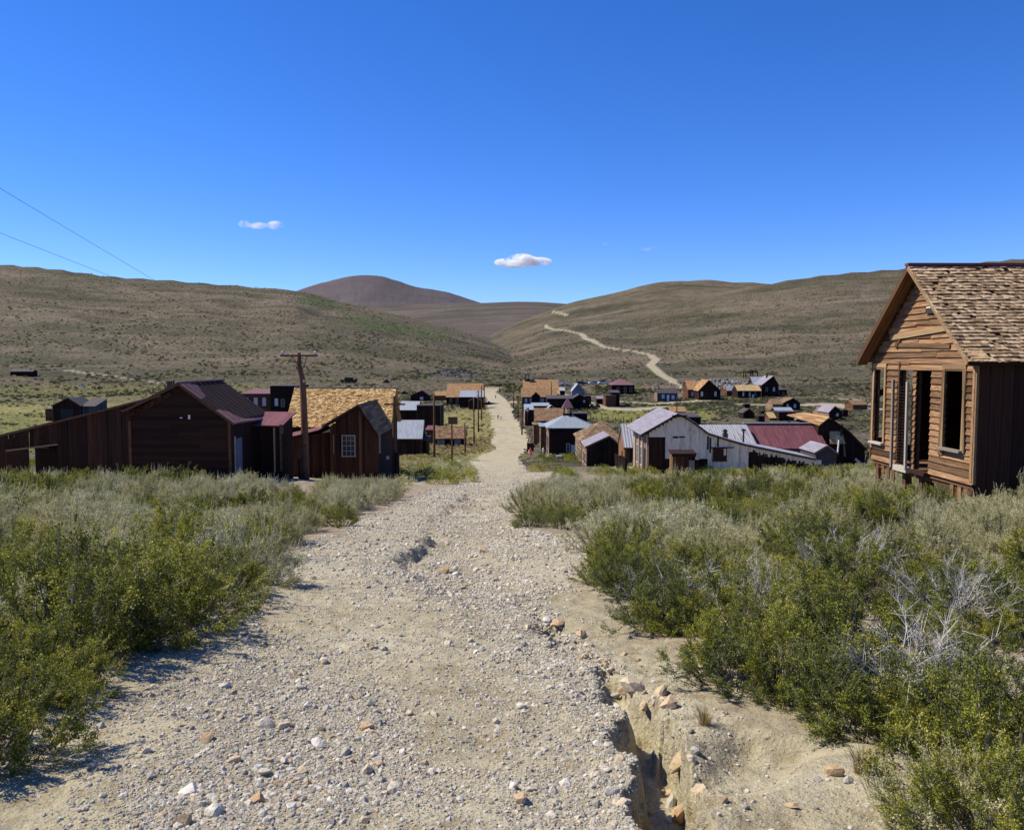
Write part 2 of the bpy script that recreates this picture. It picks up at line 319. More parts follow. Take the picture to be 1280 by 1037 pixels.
def mesh_np(name, V, Fc, mat, parent=None, smooth_=False, tint=None, mats=None, midx=None, link=True):
    me = bpy.data.meshes.new(name); V = np.asarray(V, np.float32); Fc = np.asarray(Fc, np.int32); k = Fc.shape[1]
    me.vertices.add(len(V)); me.vertices.foreach_set('co', V.ravel())
    me.loops.add(Fc.size); me.loops.foreach_set('vertex_index', Fc.ravel())
    me.polygons.add(len(Fc)); me.polygons.foreach_set('loop_start', np.arange(0, Fc.size, k, dtype=np.int32))
    try: me.polygons.foreach_set('loop_total', np.full(len(Fc), k, np.int32))
    except Exception: pass
    me.polygons.foreach_set('use_smooth', np.full(len(Fc), bool(smooth_)))
    if smooth_: me.polygons.foreach_set('use_smooth', np.ones(len(Fc), bool))
    for m in (mats or [mat]): me.materials.append(m)
    if midx is not None: me.polygons.foreach_set('material_index', np.asarray(midx, np.int32))
    if tint is not None:
        a = me.attributes.new('tint', 'FLOAT', 'FACE'); a.data.foreach_set('value', np.asarray(tint, np.float32))
    me.update(calc_edges=True)
    o = bpy.data.objects.new(name, me)
    if link: COL.objects.link(o)
    if parent: o.parent = parent
    return o
build_terrain()
# ------------------------------------------------------------ plants
def leaf_mat(name, stops, trans=0.30, rough=0.55):
    m, n, l, p = newmat(name); setin(p, Roughness=rough); p.inputs['Specular IOR Level'].default_value = 0.25
    at = n.new('ShaderNodeAttribute'); at.attribute_name = 'tint'
    oi = n.new('ShaderNodeObjectInfo')
    f = mth(n, l, 'ADD', mth(n, l, 'MULTIPLY', at.outputs['Fac'], 0.75), mth(n, l, 'MULTIPLY', oi.outputs['Random'], 0.25))
    c = ramp(n, l, f, stops); l.new(c, p.inputs['Base Color'])
    tr = n.new('ShaderNodeBsdfTranslucent'); l.new(c, tr.inputs['Color'])
    mx = n.new('ShaderNodeMixShader'); mx.inputs[0].default_value = trans
    l.new(p.outputs[0], mx.inputs[1]); l.new(tr.outputs[0], mx.inputs[2]); l.new(mx.outputs[0], n['Material Output'].inputs['Surface']); return m
M_GREEN = leaf_mat('bitterbrush_leaf', [(0.0, (0.054, 0.0645, 0.00748)), (0.35, (0.162, 0.177, 0.0168)), (0.7, (0.346, 0.333, 0.0327)), (1.0, (0.54, 0.462, 0.0748))])
M_DARKG = leaf_mat('dark_leaf', [(0.0, (0.0378, 0.0546, 0.0108)), (0.5, (0.141, 0.164, 0.0259)), (1.0, (0.324, 0.339, 0.0648))])
M_SAGE = leaf_mat('sage_leaf', [(0.0, (0.207, 0.201, 0.0805)), (0.5, (0.46, 0.437, 0.196)), (0.8, (0.655, 0.598, 0.31)), (1.0, (0.828, 0.747, 0.437))], 0.35, 0.8)
M_GREY = leaf_mat('grey_sage_leaf', [(0.0, (0.264, 0.266, 0.146)), (0.5, (0.552, 0.531, 0.302)), (1.0, (0.84, 0.779, 0.493))], 0.25, 0.8)
M_YEL = leaf_mat('rabbitbrush_flower', [(0.0, (.10, .12, .02)), (0.45, (.20, .20, .03)), (0.6, (.42, .34, .03)), (1.0, (.62, .48, .05))])
M_DRY = leaf_mat('dry_grass', [(0.0, (.20, .15, .06)), (0.5, (.38, .29, .12)), (1.0, (.52, .43, .22))], 0.3)
def twig_mat():
    m, n, l, p = newmat('twig_bark'); setin(p, Roughness=0.85)
    at = n.new('ShaderNodeAttribute'); at.attribute_name = 'tint'
    l.new(ramp(n, l, at.outputs['Fac'], [(0.0, (.05, .038, .028)), (0.5, (.13, .105, .085)), (0.75, (.33, .30, .28)), (1.0, (.55, .52, .50))]), p.inputs['Base Color']); return m
M_TWIG = twig_mat()

def tubes(P0, P1, r0, r1, k=3):
    """straight tapering k-sided twigs between P0 and P1 (N,3)"""
    d = P1-P0; L = np.linalg.norm(d, axis=1, keepdims=True)+1e-9; d = d/L
    a = np.where(np.abs(d[:, 2:3]) < 0.9, np.array([[0, 0, 1.0]]), np.array([[1.0, 0, 0]])); u = np.cross(d, a); u /= np.linalg.norm(u, axis=1, keepdims=True)+1e-9; v = np.cross(d, u)
    ang = np.arange(k)*2*np.pi/k; N = len(P0)
    ring = u[:, None, :]*np.cos(ang)[None, :, None]+v[:, None, :]*np.sin(ang)[None, :, None]
    V = np.concatenate([P0[:, None, :]+ring*np.reshape(r0, (-1, 1, 1)), P1[:, None, :]+ring*np.reshape(r1, (-1, 1, 1))], 1)
    b = (np.arange(N)*2*k)[:, None]; i = np.arange(k)[None, :]; j = (i+1) % k
    Fc = np.stack([b+i, b+j, b+k+j, b+k+i], -1).reshape(-1, 4)
    return V.reshape(-1, 3), Fc
def leaves(C, D, ln, wd, g, nb=None):
    """diamond leaves: centre, long direction, length, width"""
    N = len(C); D = D/(np.linalg.norm(D, axis=1, keepdims=True)+1e-9); q = g.normal(size=(N, 3))*(1 if nb is None else .75)+(0 if nb is None else nb); s = np.cross(D, q); s /= np.linalg.norm(s, axis=1, keepdims=True)+1e-9
    ln = np.reshape(ln, (-1, 1)); wd = np.reshape(wd, (-1, 1))
    V = np.stack([C-D*ln*.5, C+s*wd*.5, C+D*ln*.5, C-s*wd*.5], 1).reshape(-1, 3)
    return V, np.arange(N*4).reshape(-1, 4)
def shrub(name, g, mat, Rd=.62, Hh=.8, stems=46, twigs=9, per=34, leaf=(.014, .007), up=0.35, spread=1.0, spike=0.0, bare=0.0, hollow=0.35, flower=None, twl=(.10, .24), lean=None, bark=0.46):
    VV, FF, TT, MI = [], [], [], []; off = 0
    def add(V, Fc, t, mi):
        nonlocal off
        VV.append(V); FF.append(Fc+off); TT.append(np.broadcast_to(t, (len(Fc),)).copy()); MI.append(np.full(len(Fc), mi)); off += len(V)
    th = g.random(stems)*2*np.pi; ph = np.arccos(np.clip(1-g.random(stems)**0.85*1.0, 0.03, 1))*spread; ph = np.minimum(ph, 1.5)
    lobes = g.normal(size=4)*.16
    rad = 1+lobes[0]*np.sin(th*2+1)+lobes[1]*np.sin(th*3+2)+lobes[2]*np.cos(th*5)+g.normal(size=stems)*.10
    tip = np.stack([np.sin(ph)*np.cos(th)*Rd*rad, np.sin(ph)*np.sin(th)*Rd*rad, (np.cos(ph)**.75*.88+.12)*Hh*(.88+.24*g.random(stems))], 1)
    if lean is not None: tip[:, :2] += np.array(lean)*tip[:, 2:3]
    base = np.stack([np.cos(th)*.05, np.sin(th)*.05, np.full(stems, -.05)], 1)
    ns = 5; pts = []
    for i in range(ns+1):
        t = i/ns; p = base+(tip-base)*t; p[:, 2] += (np.sin(t*np.pi)*-.10+0)*Hh*np.sin(ph); p += g.normal(size=p.shape)*.018*(0 < t); pts.append(p)
    for i in range(ns):
        V, Fc = tubes(pts[i], pts[i+1], np.full(stems, (.005 if bark > .7 else .009)*(1-i/ns)+.0018), np.full(stems, (.005 if bark > .7 else .009)*(1-(i+1)/ns)+.0016)); add(V, Fc, np.repeat(g.random(stems)*.5+bark-.25, 3), 1)
    # side twigs
    si = np.repeat(np.arange(stems), twigs); t = g.random(len(si))**.7*(1-hollow)+hollow; N = len(si)
    f = t*ns; k = np.minimum(f.astype(int), ns-1); fr = (f-k)[:, None]; PA = np.stack(pts, 0); P0 = PA[k, si]*(1-fr)+PA[k+1, si]*fr
    out = tip[si]-base[si]; out /= np.linalg.norm(out, axis=1, keepdims=True)
    d = out*.55+g.normal(size=(N, 3))*.5+np.array([[0, 0, up]]); d /= np.linalg.norm(d, axis=1, keepdims=True); L = twl[0]+(twl[1]-twl[0])*g.random(N); P1 = P0+d*L[:, None]
    P1[:, 2] = np.maximum(P1[:, 2], .02)
    V, Fc = tubes(P0, P1, np.full(N, .0022), np.full(N, .0009)); add(V, Fc, np.repeat(g.random(N)*.5+bark-.2, 3), 1)
    clump = fbm(P1[:, 0]*4+3*P1[:, 2], P1[:, 1]*4+P1[:, 2], 2)
    live = np.nonzero(clump+g.normal(size=N)*.1 > -.8+bare*1.6)[0]
    if len(live):
        li = np.repeat(live, per); tt = g.random(len(li))**.8; C = P0[li]+(P1[li]-P0[li])*tt[:, None]; C += g.normal(size=C.shape)*(.012)
        dirn = d[li]*.8+g.normal(size=C.shape)*.6+np.array([[0, 0, .25]]); sc = .7+.6*g.random(len(li))
        nb = out[li]*.55+np.array([[0, 0, .75]]); V, Fc = leaves(C, dirn, leaf[0]*sc, leaf[1]*sc, g, nb); hz = C[:, 2]/Hh
        tn = np.clip(.42+clump[li]*.85+(g.random(len(li))-.5)*.5+.16*(hz-.5), 0, 1)  # leaf colour paler towards the top, imitating sunlit tops over dark insides
        if flower is not None: tn = np.where((tt > .75) & (hz > .45), np.clip(.65+.4*g.random(len(li)), 0, 1), np.minimum(tn, .45))
        add(V, Fc, tn, 0)
    if spike > 0:
        ks = g.choice(stems*twigs, int(stems*twigs*spike), replace=False); P0s = P1[ks]; n_ = len(ks)
        dd = np.stack([g.normal(size=n_)*.16, g.normal(size=n_)*.16, np.ones(n_)], 1); dd += out[ks]*.25; dd /= np.linalg.norm(dd, axis=1, keepdims=True); LL = .10+.13*g.random(n_)
        V, Fc = tubes(P0s, P0s+dd*LL[:, None], np.full(n_, .0018), np.full(n_, .0008)); add(V, Fc, .6, 1)
        li = np.repeat(np.arange(n_), 26); tt = g.random(len(li)); C = P0s[li]+dd[li]*(LL[li]*tt)[:, None]+g.normal(size=(len(li), 3))*.006*(1.2-tt)[:, None]
        V, Fc = leaves(C, dd[li]+g.normal(size=C.shape)*.35, leaf[0]*.8, leaf[1]*.8, g); add(V, Fc, np.clip(.75+.25*g.random(len(li)), 0, 1), 0)
    o = mesh_np(name, np.concatenate(VV), np.concatenate(FF), None, tint=np.concatenate(TT), mats=[mat, M_TWIG], midx=np.concatenate(MI), link=False)
    return o.data
g = np.random.default_rng(5)
GREEN = [shrub('bitterbrush', g, M_GREEN, .60+.05*i, .78+.04*(i % 3), 66, 12, 42, (.017, .0105), .22, 1.0, 0, .12*(i % 2), .50, twl=(.07, .17), lean=(.1*(i-2), .05)) for i in range(5)]
DGREEN = [shrub('bitterbrush', g, M_DARKG, .62, .80, 60, 12, 38, (.018, .0105), .15, 1.0, 0, .22, .48, twl=(.07, .18)) for i in range(2)]
SAGE = [shrub('sagebrush', g, M_SAGE, .58, .72, 60, 12, 34, (.022, .0078), .45, .98, .25, .10, .50, twl=(.07, .17)) for i in range(3)]
GREYS = [shrub('sagebrush', g, M_GREY, .60, .70, 60, 12, 34, (.022, .0078), .4, 1.0, .18, .15, .50, twl=(.07, .17)) for i in range(3)]
YEL = [shrub('rabbitbrush', g, M_YEL, .52, .66, 44, 8, 34, (.022, .005), 1.0, .85, 0, 0, .45, flower=True) for i in range(2)]
DEAD = [shrub('dead_bush', g, M_GREY, .62, .55, 46, 18, 6, (.014, .006), .15, 1.05, 0, .62, .25, bark=.78, twl=(.06, .20)) for i in range(2)]
def tuft(g, n=160, h=.28):
    th = g.random(n)*6.283; r = g.random(n)*.05; B = np.stack([np.cos(th)*r, np.sin(th)*r, np.zeros(n)], 1)
    d = np.stack([np.cos(th)*.45*g.random(n), np.sin(th)*.45*g.random(n), np.ones(n)], 1); L = h*(.5+.6*g.random(n)); M_ = B+d*(L*.55)[:, None]; T_ = B+d*L[:, None]+np.stack([np.cos(th), np.sin(th), -np.ones(n)*.4], 1)*(L*.22)[:, None]
    s = np.stack([-np.sin(th), np.cos(th), np.zeros(n)], 1)*.0028
    V = np.stack([B-s, B+s, M_+s, M_-s, T_], 1).reshape(-1, 3); b = np.arange(n)[:, None]*5
    Fc = np.concatenate([b+np.array([[0, 1, 2, 3]]), b+np.array([[3, 2, 4, 4]])], 0)
    return V, Fc, np.tile(g.random(n), 2)
def tuft_mesh():
    V, Fc, t = tuft(g); b = len(Fc)//2
    V2 = np.concatenate([V]); 
    # tips as narrow quads so that every face has four corners
    Fq = Fc.copy(); extra = V[Fc[b:, 2]]+np.array([[.0008, 0, 0]]); V2 = np.concatenate([V, extra]); Fq[b:, 3] = len(V)+np.arange(b)
    Fq[b:] = Fq[b:][:, [0, 1, 2, 3]]
    return mesh_np('grass_tuft', V2, Fq, None, tint=t, mats=[M_DRY], link=False).data
TUFTS = [tuft_mesh() for _ in range(2)]
def light_shrub(name, mat, n, leaf, Rd=.6, Hh=.6, spikey=0):
    th = g.random(n)*6.283; ph = np.arccos(g.random(n)); rr = (.55+.45*g.random(n)**.5)*(1+.18*np.sin(th*3+1)+.12*np.sin(th*5))
    C = np.stack([np.sin(ph)*np.cos(th)*Rd*rr, np.sin(ph)*np.sin(th)*Rd*rr, np.cos(ph)**.8*Hh*rr], 1); D = C/np.linalg.norm(C, axis=1, keepdims=True)+g.normal(size=C.shape)*.5+np.array([[0, 0, .5+spikey]])
    sc = .6+.8*g.random(n); V, Fc = leaves(C, D, leaf*sc, leaf*.45*sc, g, C/np.linalg.norm(C, axis=1, keepdims=True)*.6+np.array([[0, 0, .5]])); t = np.clip(.45+fbm(C[:, 0]*5, C[:, 1]*5+C[:, 2]*4, 2)*.7+(g.random(n)-.5)*.3, 0, 1)
    return mesh_np(name, V, Fc, None, tint=t, mats=[mat], link=False).data
LIGHT = [light_shrub('sagebrush', M_SAGE, 1500, .06), light_shrub('sagebrush', M_GREY, 1400, .06, .6, .5), light_shrub('bitterbrush', M_GREEN, 1500, .065, .65, .7), light_shrub('bitterbrush', M_DARKG, 1500, .065, .65, .6), light_shrub('rabbitbrush', M_YEL, 1300, .055, .5, .6)]
M_FARB = leaf_mat('far_brush', [(0.0, (0.0427, 0.0405, 0.018)), (0.5, (0.104, 0.0945, 0.045)), (1.0, (0.199, 0.171, 0.09))], .15)
TINY = [light_shrub('far_sagebrush', M_FARB, 60, .30), light_shrub('far_sagebrush', M_DARKG, 60, .32, .65, .65), light_shrub('far_sagebrush', M_FARB, 60, .32, .6, .55), light_shrub('far_sagebrush', M_SAGE, 60, .3)]

_scn = [0]
def scatter(name, P, sc, rot, idx, meshes, label):
    """points carrying size, turn and kind, with one plant or stone of the set put on each"""
    c = bpy.data.collections.new(name+'_kinds'); _scn[0] += 1
    for i, me in enumerate(meshes):
        o = me if isinstance(me, bpy.types.Object) else bpy.data.objects.new('%s_kind_%02d_%02d' % (name, _scn[0], i), me)
        c.objects.link(o)
    me = bpy.data.meshes.new(name); me.vertices.add(len(P)); me.vertices.foreach_set('co', np.asarray(P, np.float32).ravel())
    for nm, ty, key, arr in (('sc', 'FLOAT', 'value', sc), ('rot', 'FLOAT_VECTOR', 'vector', rot), ('idx', 'INT', 'value', idx)):
        a = me.attributes.new(nm, ty, 'POINT'); a.data.foreach_set(key, np.asarray(arr, np.int32 if ty == 'INT' else np.float32).ravel())
    o = bpy.data.objects.new(name, me); COL.objects.link(o); o['kind'] = 'stuff'; o['label'] = label
    t = bpy.data.node_groups.new(name, 'GeometryNodeTree'); t.interface.new_socket('Geometry', in_out='INPUT', socket_type='NodeSocketGeometry'); t.interface.new_socket('Geometry', in_out='OUTPUT', socket_type='NodeSocketGeometry')
    n, l = t.nodes, t.links; gi = n.new('NodeGroupInput'); go = n.new('NodeGroupOutput'); ci = n.new('GeometryNodeCollectionInfo'); ci.inputs['Collection'].default_value = c; ci.inputs['Separate Children'].default_value = True; ci.inputs['Reset Children'].default_value = True
    ip = n.new('GeometryNodeInstanceOnPoints'); ip.inputs['Pick Instance'].default_value = True
    def na(nm, ty):
        a = n.new('GeometryNodeInputNamedAttribute'); a.data_type = ty; a.inputs['Name'].default_value = nm; return [q for q in a.outputs if q.enabled][0]
    l.new(gi.outputs[0], ip.inputs['Points']); l.new(ci.outputs[0], ip.inputs['Instance']); l.new(na('idx', 'INT'), ip.inputs['Instance Index'])
    l.new(na('rot', 'FLOAT_VECTOR'), ip.inputs['Rotation']); l.new(na('sc', 'FLOAT'), ip.inputs['Scale']); l.new(ip.outputs[0], go.inputs[0])
    md = o.modifiers.new('scatter', 'NODES'); md.node_group = t; return o

# --- where bushes stand, as regions of ground
BR = [(1300,1200),(1085,960),(1035,948),(960,905),(880,862),(855,822),(795,792),(752,750),(728,722),(752,690),(770,672),(800,655),(850,640),(1000,622),(1300,618),(1800,640),(2400,1000)]
BR_T = [(655,662),(650,645),(668,622),(700,612),(790,609),(1000,610),(1300,612),(1300,634),(1000,640),(800,664),(745,664)]
BL = [(-600,1100),(-60,960),(10,905),(85,850),(120,815),(205,792),(262,762),(322,732),(360,692),(370,668),(300,640),(150,622),(-100,618),(-600,640)]
BL_T = [(370,665),(440,662),(436,640),(505,622),(490,614),(430,613),(395,622),(360,622),(300,613),(-100,612),(-300,624),(-300,640),(150,640),(300,655)]
BL_S = [(505,610),(582,604),(585,592),(560,588),(520,590),(500,598)]
BR_S = [(664,588),(700,588),(720,582),(690,573),(655,574)]
def place(polys, y0, y1, x0, x1, gap, seed, cap=9999):
    """even but irregular spacing over ground that projects into the regions"""
    r_ = np.random.default_rng(seed); out = []; cell = {}
    n = int((x1-x0)*(y1-y0)*6/(gap*gap)); X = r_.uniform(x0, x1, n); Y = r_.uniform(y0, y1, n); Z = height(X, Y, fine=False)
    PX = px_np(X, Y, Z); RW = row_np(Y, Z); ok = np.zeros(n, bool)
    for p in polys: ok |= inside(PX, RW, p)
    for i in np.nonzero(ok)[0]:
        x, y = X[i], Y[i]; gg = gap*(.75+.5*r_.random()); k = (int(x//gap), int(y//gap))
        if any((x-a)**2+(y-b)**2 < gg*gg for u in (-2, -1, 0, 1, 2) for v in (-2, -1, 0, 1, 2) for a, b in cell.get((k[0]+u, k[1]+v), ())): continue
        cell.setdefault(k, []).append((x, y)); out.append((x, y, float(Z[i]), float(PX[i]), float(RW[i])))
        if len(out) >= cap: break
    return out
_pr = random.Random(21)
def thing_tags(o, label, cat, group=None):
    o['label'] = label; o['category'] = cat; o['kind'] = 'thing'
    if group: o['group'] = group
    return o
WORDS = {'bitterbrush': 'olive green bitterbrush', 'dark_bitterbrush': 'dark green bitterbrush', 'sagebrush': 'dull green feathery sagebrush', 'grey_sagebrush': 'pale grey-green sagebrush', 'rabbitbrush': 'yellow flowering rabbitbrush', 'dead_bush': 'silvery dead bush of bare twigs', 'dry_grass_tuft': 'straw coloured grass tuft'}
SETS = {'bitterbrush': GREEN, 'dark_bitterbrush': DGREEN, 'sagebrush': SAGE, 'grey_sagebrush': GREYS, 'rabbitbrush': YEL, 'dead_bush': DEAD, 'dry_grass_tuft': TUFTS}
NAMES = {'bitterbrush': 'bitterbrush', 'dark_bitterbrush': 'bitterbrush', 'sagebrush': 'sagebrush', 'grey_sagebrush': 'sagebrush', 'rabbitbrush': 'rabbitbrush', 'dead_bush': 'dead_bush', 'dry_grass_tuft': 'grass_tuft'}
def zone_of(px, y):
    if px > 640:
        if y < 5: return 'at the mouth of the gully, lower right'
        if y < 7.5: return 'on the gully bank nearest the track' if px < 950 else 'just below the silvery dead bush'
        if y < 12: return 'at the track edge above the gully' if px < 800 else 'left of the large silvery dead bush' if px < 1000 else 'behind the large silvery dead bush' if px < 1130 else 'at the right edge of the picture'
        if px > 1180: return 'beside the dark side wall of the cabin'
        if px > 1040: return 'in front of the cabin openings'
        return 'in the tongue of brush reaching the track' if px < 800 else 'between the track and the white shed' if px < 920 else 'between the cabin and the red roofed shop'
    if y < 6: return 'at the lower left edge of the track'
    if y < 10: return 'behind the dry tuft at far left' if px < 150 else 'on the left track edge shading the gravel'
    if y < 17: return 'at far left below the lean-to opening' if px < 120 else 'in the thick brush left of the track' if px < 250 else 'at the right end of the left brush'
    return 'before the lean-to of the barn' if px < 160 else 'before the barn gable' if px < 290 else 'before the blue barn door' if px < 345 else 'around the big utility pole'
def put_bush(kind, x, y, z, s, px, hz=1.0, label=None):
    me = _pr.choice(SETS[kind]); o = bpy.data.objects.new(NAMES[kind], me); COL.objects.link(o)
    o.location = (x, y, z-.03); o.rotation_euler = (_pr.uniform(-.12, .12), _pr.uniform(-.12, .12), _pr.uniform(0, 6.28)); o.scale = (s, s, s*hz)
    if label: thing_tags(o, label, 'shrub')
    else:
        zn = zone_of(px, y); sw = 'low ' if s < .62 else 'large ' if s > .92 else ''; thing_tags(o, sw+WORDS[kind]+' '+zn, 'dry grass' if 'grass' in kind else 'shrub', sw+kind.replace('_', ' ')+' '+zn)
    return o
def pick_kind(x, y, px, right):
    n = float(fbm(np.array([x/2.3+40]), np.array([y/2.3]), 2)[0])+_pr.gauss(0, .09); far = min(max((y-10)/16, 0), 1)
    if right:
        gsh = (.26 if y < 6 else -.05)-far*.36+(.10 if px < 900 else 0)-(.12 if px > 1040 and y > 9 else 0)
    else: gsh = (.34 if y < 7 else .08)-far*.34
    if n < gsh-.0: return 'bitterbrush' if _pr.random() < .75 else 'dark_bitterbrush'
    if n < gsh+.12: return _pr.choice(['dark_bitterbrush', 'sagebrush', 'bitterbrush'])
    if _pr.random() < .10: return 'dead_bush'
    return 'grey_sagebrush' if _pr.random() < (.45 if right else .35) else 'sagebrush'
near = []
near += [(True,)+q for q in place([BR], 2.3, 26, .4, 20, .78, 1)]
near += [(False,)+q for q in place([BL], 2.6, 26, -17, -.8, .74, 2)]
near += [(True,)+q for q in place([BR_T], 12, 60, 0, 34, .95, 3)]
near += [(False,)+q for q in place([BL_T], 14, 60, -34, -1, .95, 4)]
near = [q for q in near if -80 < q[4] < 1400 and not (abs(q[4]-382) < 22 and q[2] > 24) and not (9.2 < q[1] < 17 and 16.2 < q[2] < 21.6)]
near.sort(key=lambda q: q[2])
print('near bushes', len(near))
rest = near[270:]; near = near[:270]
for rt, x, y, z, px, rw in near:
    k = pick_kind(x, y, px, rt); s = _pr.choice([_pr.uniform(.55, .85), _pr.uniform(.85, 1.2)])*(1.0 if y > 5 else .8)
    if k in ('sagebrush', 'grey_sagebrush'): s *= 1.05
    if y > 18 and px < 640: s *= .72
    if 640 < px < 1040 and y > 18: s *= .8
    put_bush(k, x, y, z, s, px, _pr.uniform(.68, .95))
for px, rw, k, s, lb in ((1245,1060,'bitterbrush',.5,'olive bitterbrush filling the bottom right corner'), (1262,1000,'bitterbrush',.7,'tall bitterbrush at the right edge near the bottom'), (1160,935,'bitterbrush',.42,'low bitterbrush above the bare bank at lower right'), (1062,905,'dark_bitterbrush',.6,'dark bitterbrush overhanging the yellow bank rock'),
    (985,872,'bitterbrush',.62,'bitterbrush leaning over the side scarp of the gully'), (905,835,'bitterbrush',.6,'bitterbrush on the lip above the ochre rocks'), (845,790,'bitterbrush',.62,'feathery olive bush pushing onto the right track edge'), (772,735,'bitterbrush',.7,'olive bush reaching farthest left toward the wash on the right side'), (1230,905,'dark_bitterbrush',.6,'dark bush low at the right edge of the picture'),
    (30,880,'bitterbrush',.62,'dark olive bush at the lower left corner of the brush'), (-30,960,'bitterbrush',.7,'bush cut by the left edge of the picture near the bottom'), (105,820,'bitterbrush',.68,'olive bush behind the orange-brown tuft at left'), (185,785,'bitterbrush',.72,'olive bush above the small dry tuft on the left'), (60,800,'grey_sagebrush',.7,'pale grey sage bush between green ones at far left'), (262,735,'bitterbrush',.72,'rounded olive bush casting shade on the left track edge'), (330,700,'bitterbrush',.75,'rightmost olive bush of the near left brush')):
    q_ = ground(max(px, -20), rw); put_bush(k, q_.x, q_.y, q_.z, s, px, 1.0, lb)
def to_scatter(name, L, label, sets, pick, smin, smax):
    P = np.array([(a[1], a[2], a[3]-.03) for a in L]); n = len(L); idx = np.array([pick(a) for a in L])
    sc = np.array([_pr.uniform(smin, smax) for _ in L]); rot = np.stack([np.zeros(n), np.zeros(n), np.random.default_rng(8).random(n)*6.28], 1)
    return scatter(name, P, sc, rot, idx, sets, label)
ALLS = [GREEN[0], GREEN[2], DGREEN[0], SAGE[0], SAGE[1], GREYS[0], GREYS[1], YEL[0]]
def pk(a):
    k = pick_kind(a[1], a[2], a[4], a[0]); return {'bitterbrush': _pr.choice([0, 1]), 'dark_bitterbrush': 2, 'sagebrush': _pr.choice([3, 4]), 'grey_sagebrush': _pr.choice([5, 6]), 'dead_bush': 5, 'rabbitbrush': 7}[k]
if rest: to_scatter('brush_field', rest, 'mixed sagebrush and bitterbrush behind the nearest bushes', ALLS, pk, .7, 1.05)
# small wedges of brush at the sides of the street
side = [(False,)+q for q in place([BL_S, [(505,575),(560,560),(600,566),(600,575),(560,590),(500,600)]], 30, 130, -20, 0, 1.3, 5)]+[(True,)+q for q in place([BR_S, [(652,577),(660,560),(690,556),(760,580),(790,600),(700,604),(665,592)]], 45, 140, 0, 16, 1.2, 6)]
for i, q in enumerate(side[:60]):
    o = bpy.data.objects.new('sagebrush', LIGHT[_pr.choice([0, 0, 1, 2])]); COL.objects.link(o); o.location = (q[1], q[2], q[3]-.1); s = _pr.uniform(1.0, 1.6); o.scale = (s, s, s*.8); o.rotation_euler[2] = _pr.random()*6
    zn = 'beyond the second utility pole' if q[4] < 640 else 'in front of the tin roofed building with a cupola'
    thing_tags(o, 'low grey-green sagebrush '+zn, 'shrub', 'sagebrush '+zn)
# the yellow ones
for px, rw, s, lb in ((672,590,1.5,'bright yellow rabbitbrush at the corner where the street widens'), (716,598,1.3,'yellow rabbitbrush in front of the shingled house'), (684,588,1.2,'small yellow-green rabbitbrush beside the brighter yellow one'), (768,596,1.5,'large yellow-green rabbitbrush before the steps of the long boardwalk'), (752,594,1.1,'smaller yellow rabbitbrush left of the large one'), (716,577,1.5,'pale yellow-green bush against the cupola building')):
    p = ground(px, rw); o = bpy.data.objects.new('rabbitbrush', LIGHT[4]); COL.objects.link(o); o.location = p-Vector((0, 0, .1)); q = s*p.y/60; o.scale = (q, q, q*.8); thing_tags(o, lb, 'shrub')
for px, rw, k, s, lb in ((90,868,'dry_grass_tuft',.42,'orange-brown tuft of dry grass at the left edge of the track'), (150,835,'dry_grass_tuft',.5,'small straw tuft beside the left bushes'), (198,812,'dry_grass_tuft',.42,'thin dry tuft under the olive bush on the left'), (1076,965,'dry_grass_tuft',.6,'pale green-brown grass clump on the gully bank'), (880,905,'dry_grass_tuft',.5,'tiny dry sprig above the gully rocks')):
    p = ground(px, rw); put_bush(k, p.x, p.y, p.z, s, px, 1, lb)
for px, rw, s, lb in ((1060,740,1.0,'large silvery dead bush in the middle of the right brush'), (1190,790,.8,'grey dead twigs low in the brush near the right edge'), (1150,900,.75,'tangle of dark bare twigs above the grass clump'), (960,780,.7,'fan of bare grey twigs among green leaves')):
    p = ground(px, rw); put_bush('dead_bush', p.x, p.y, p.z+.22, s*.95, px, 1.1, lb)

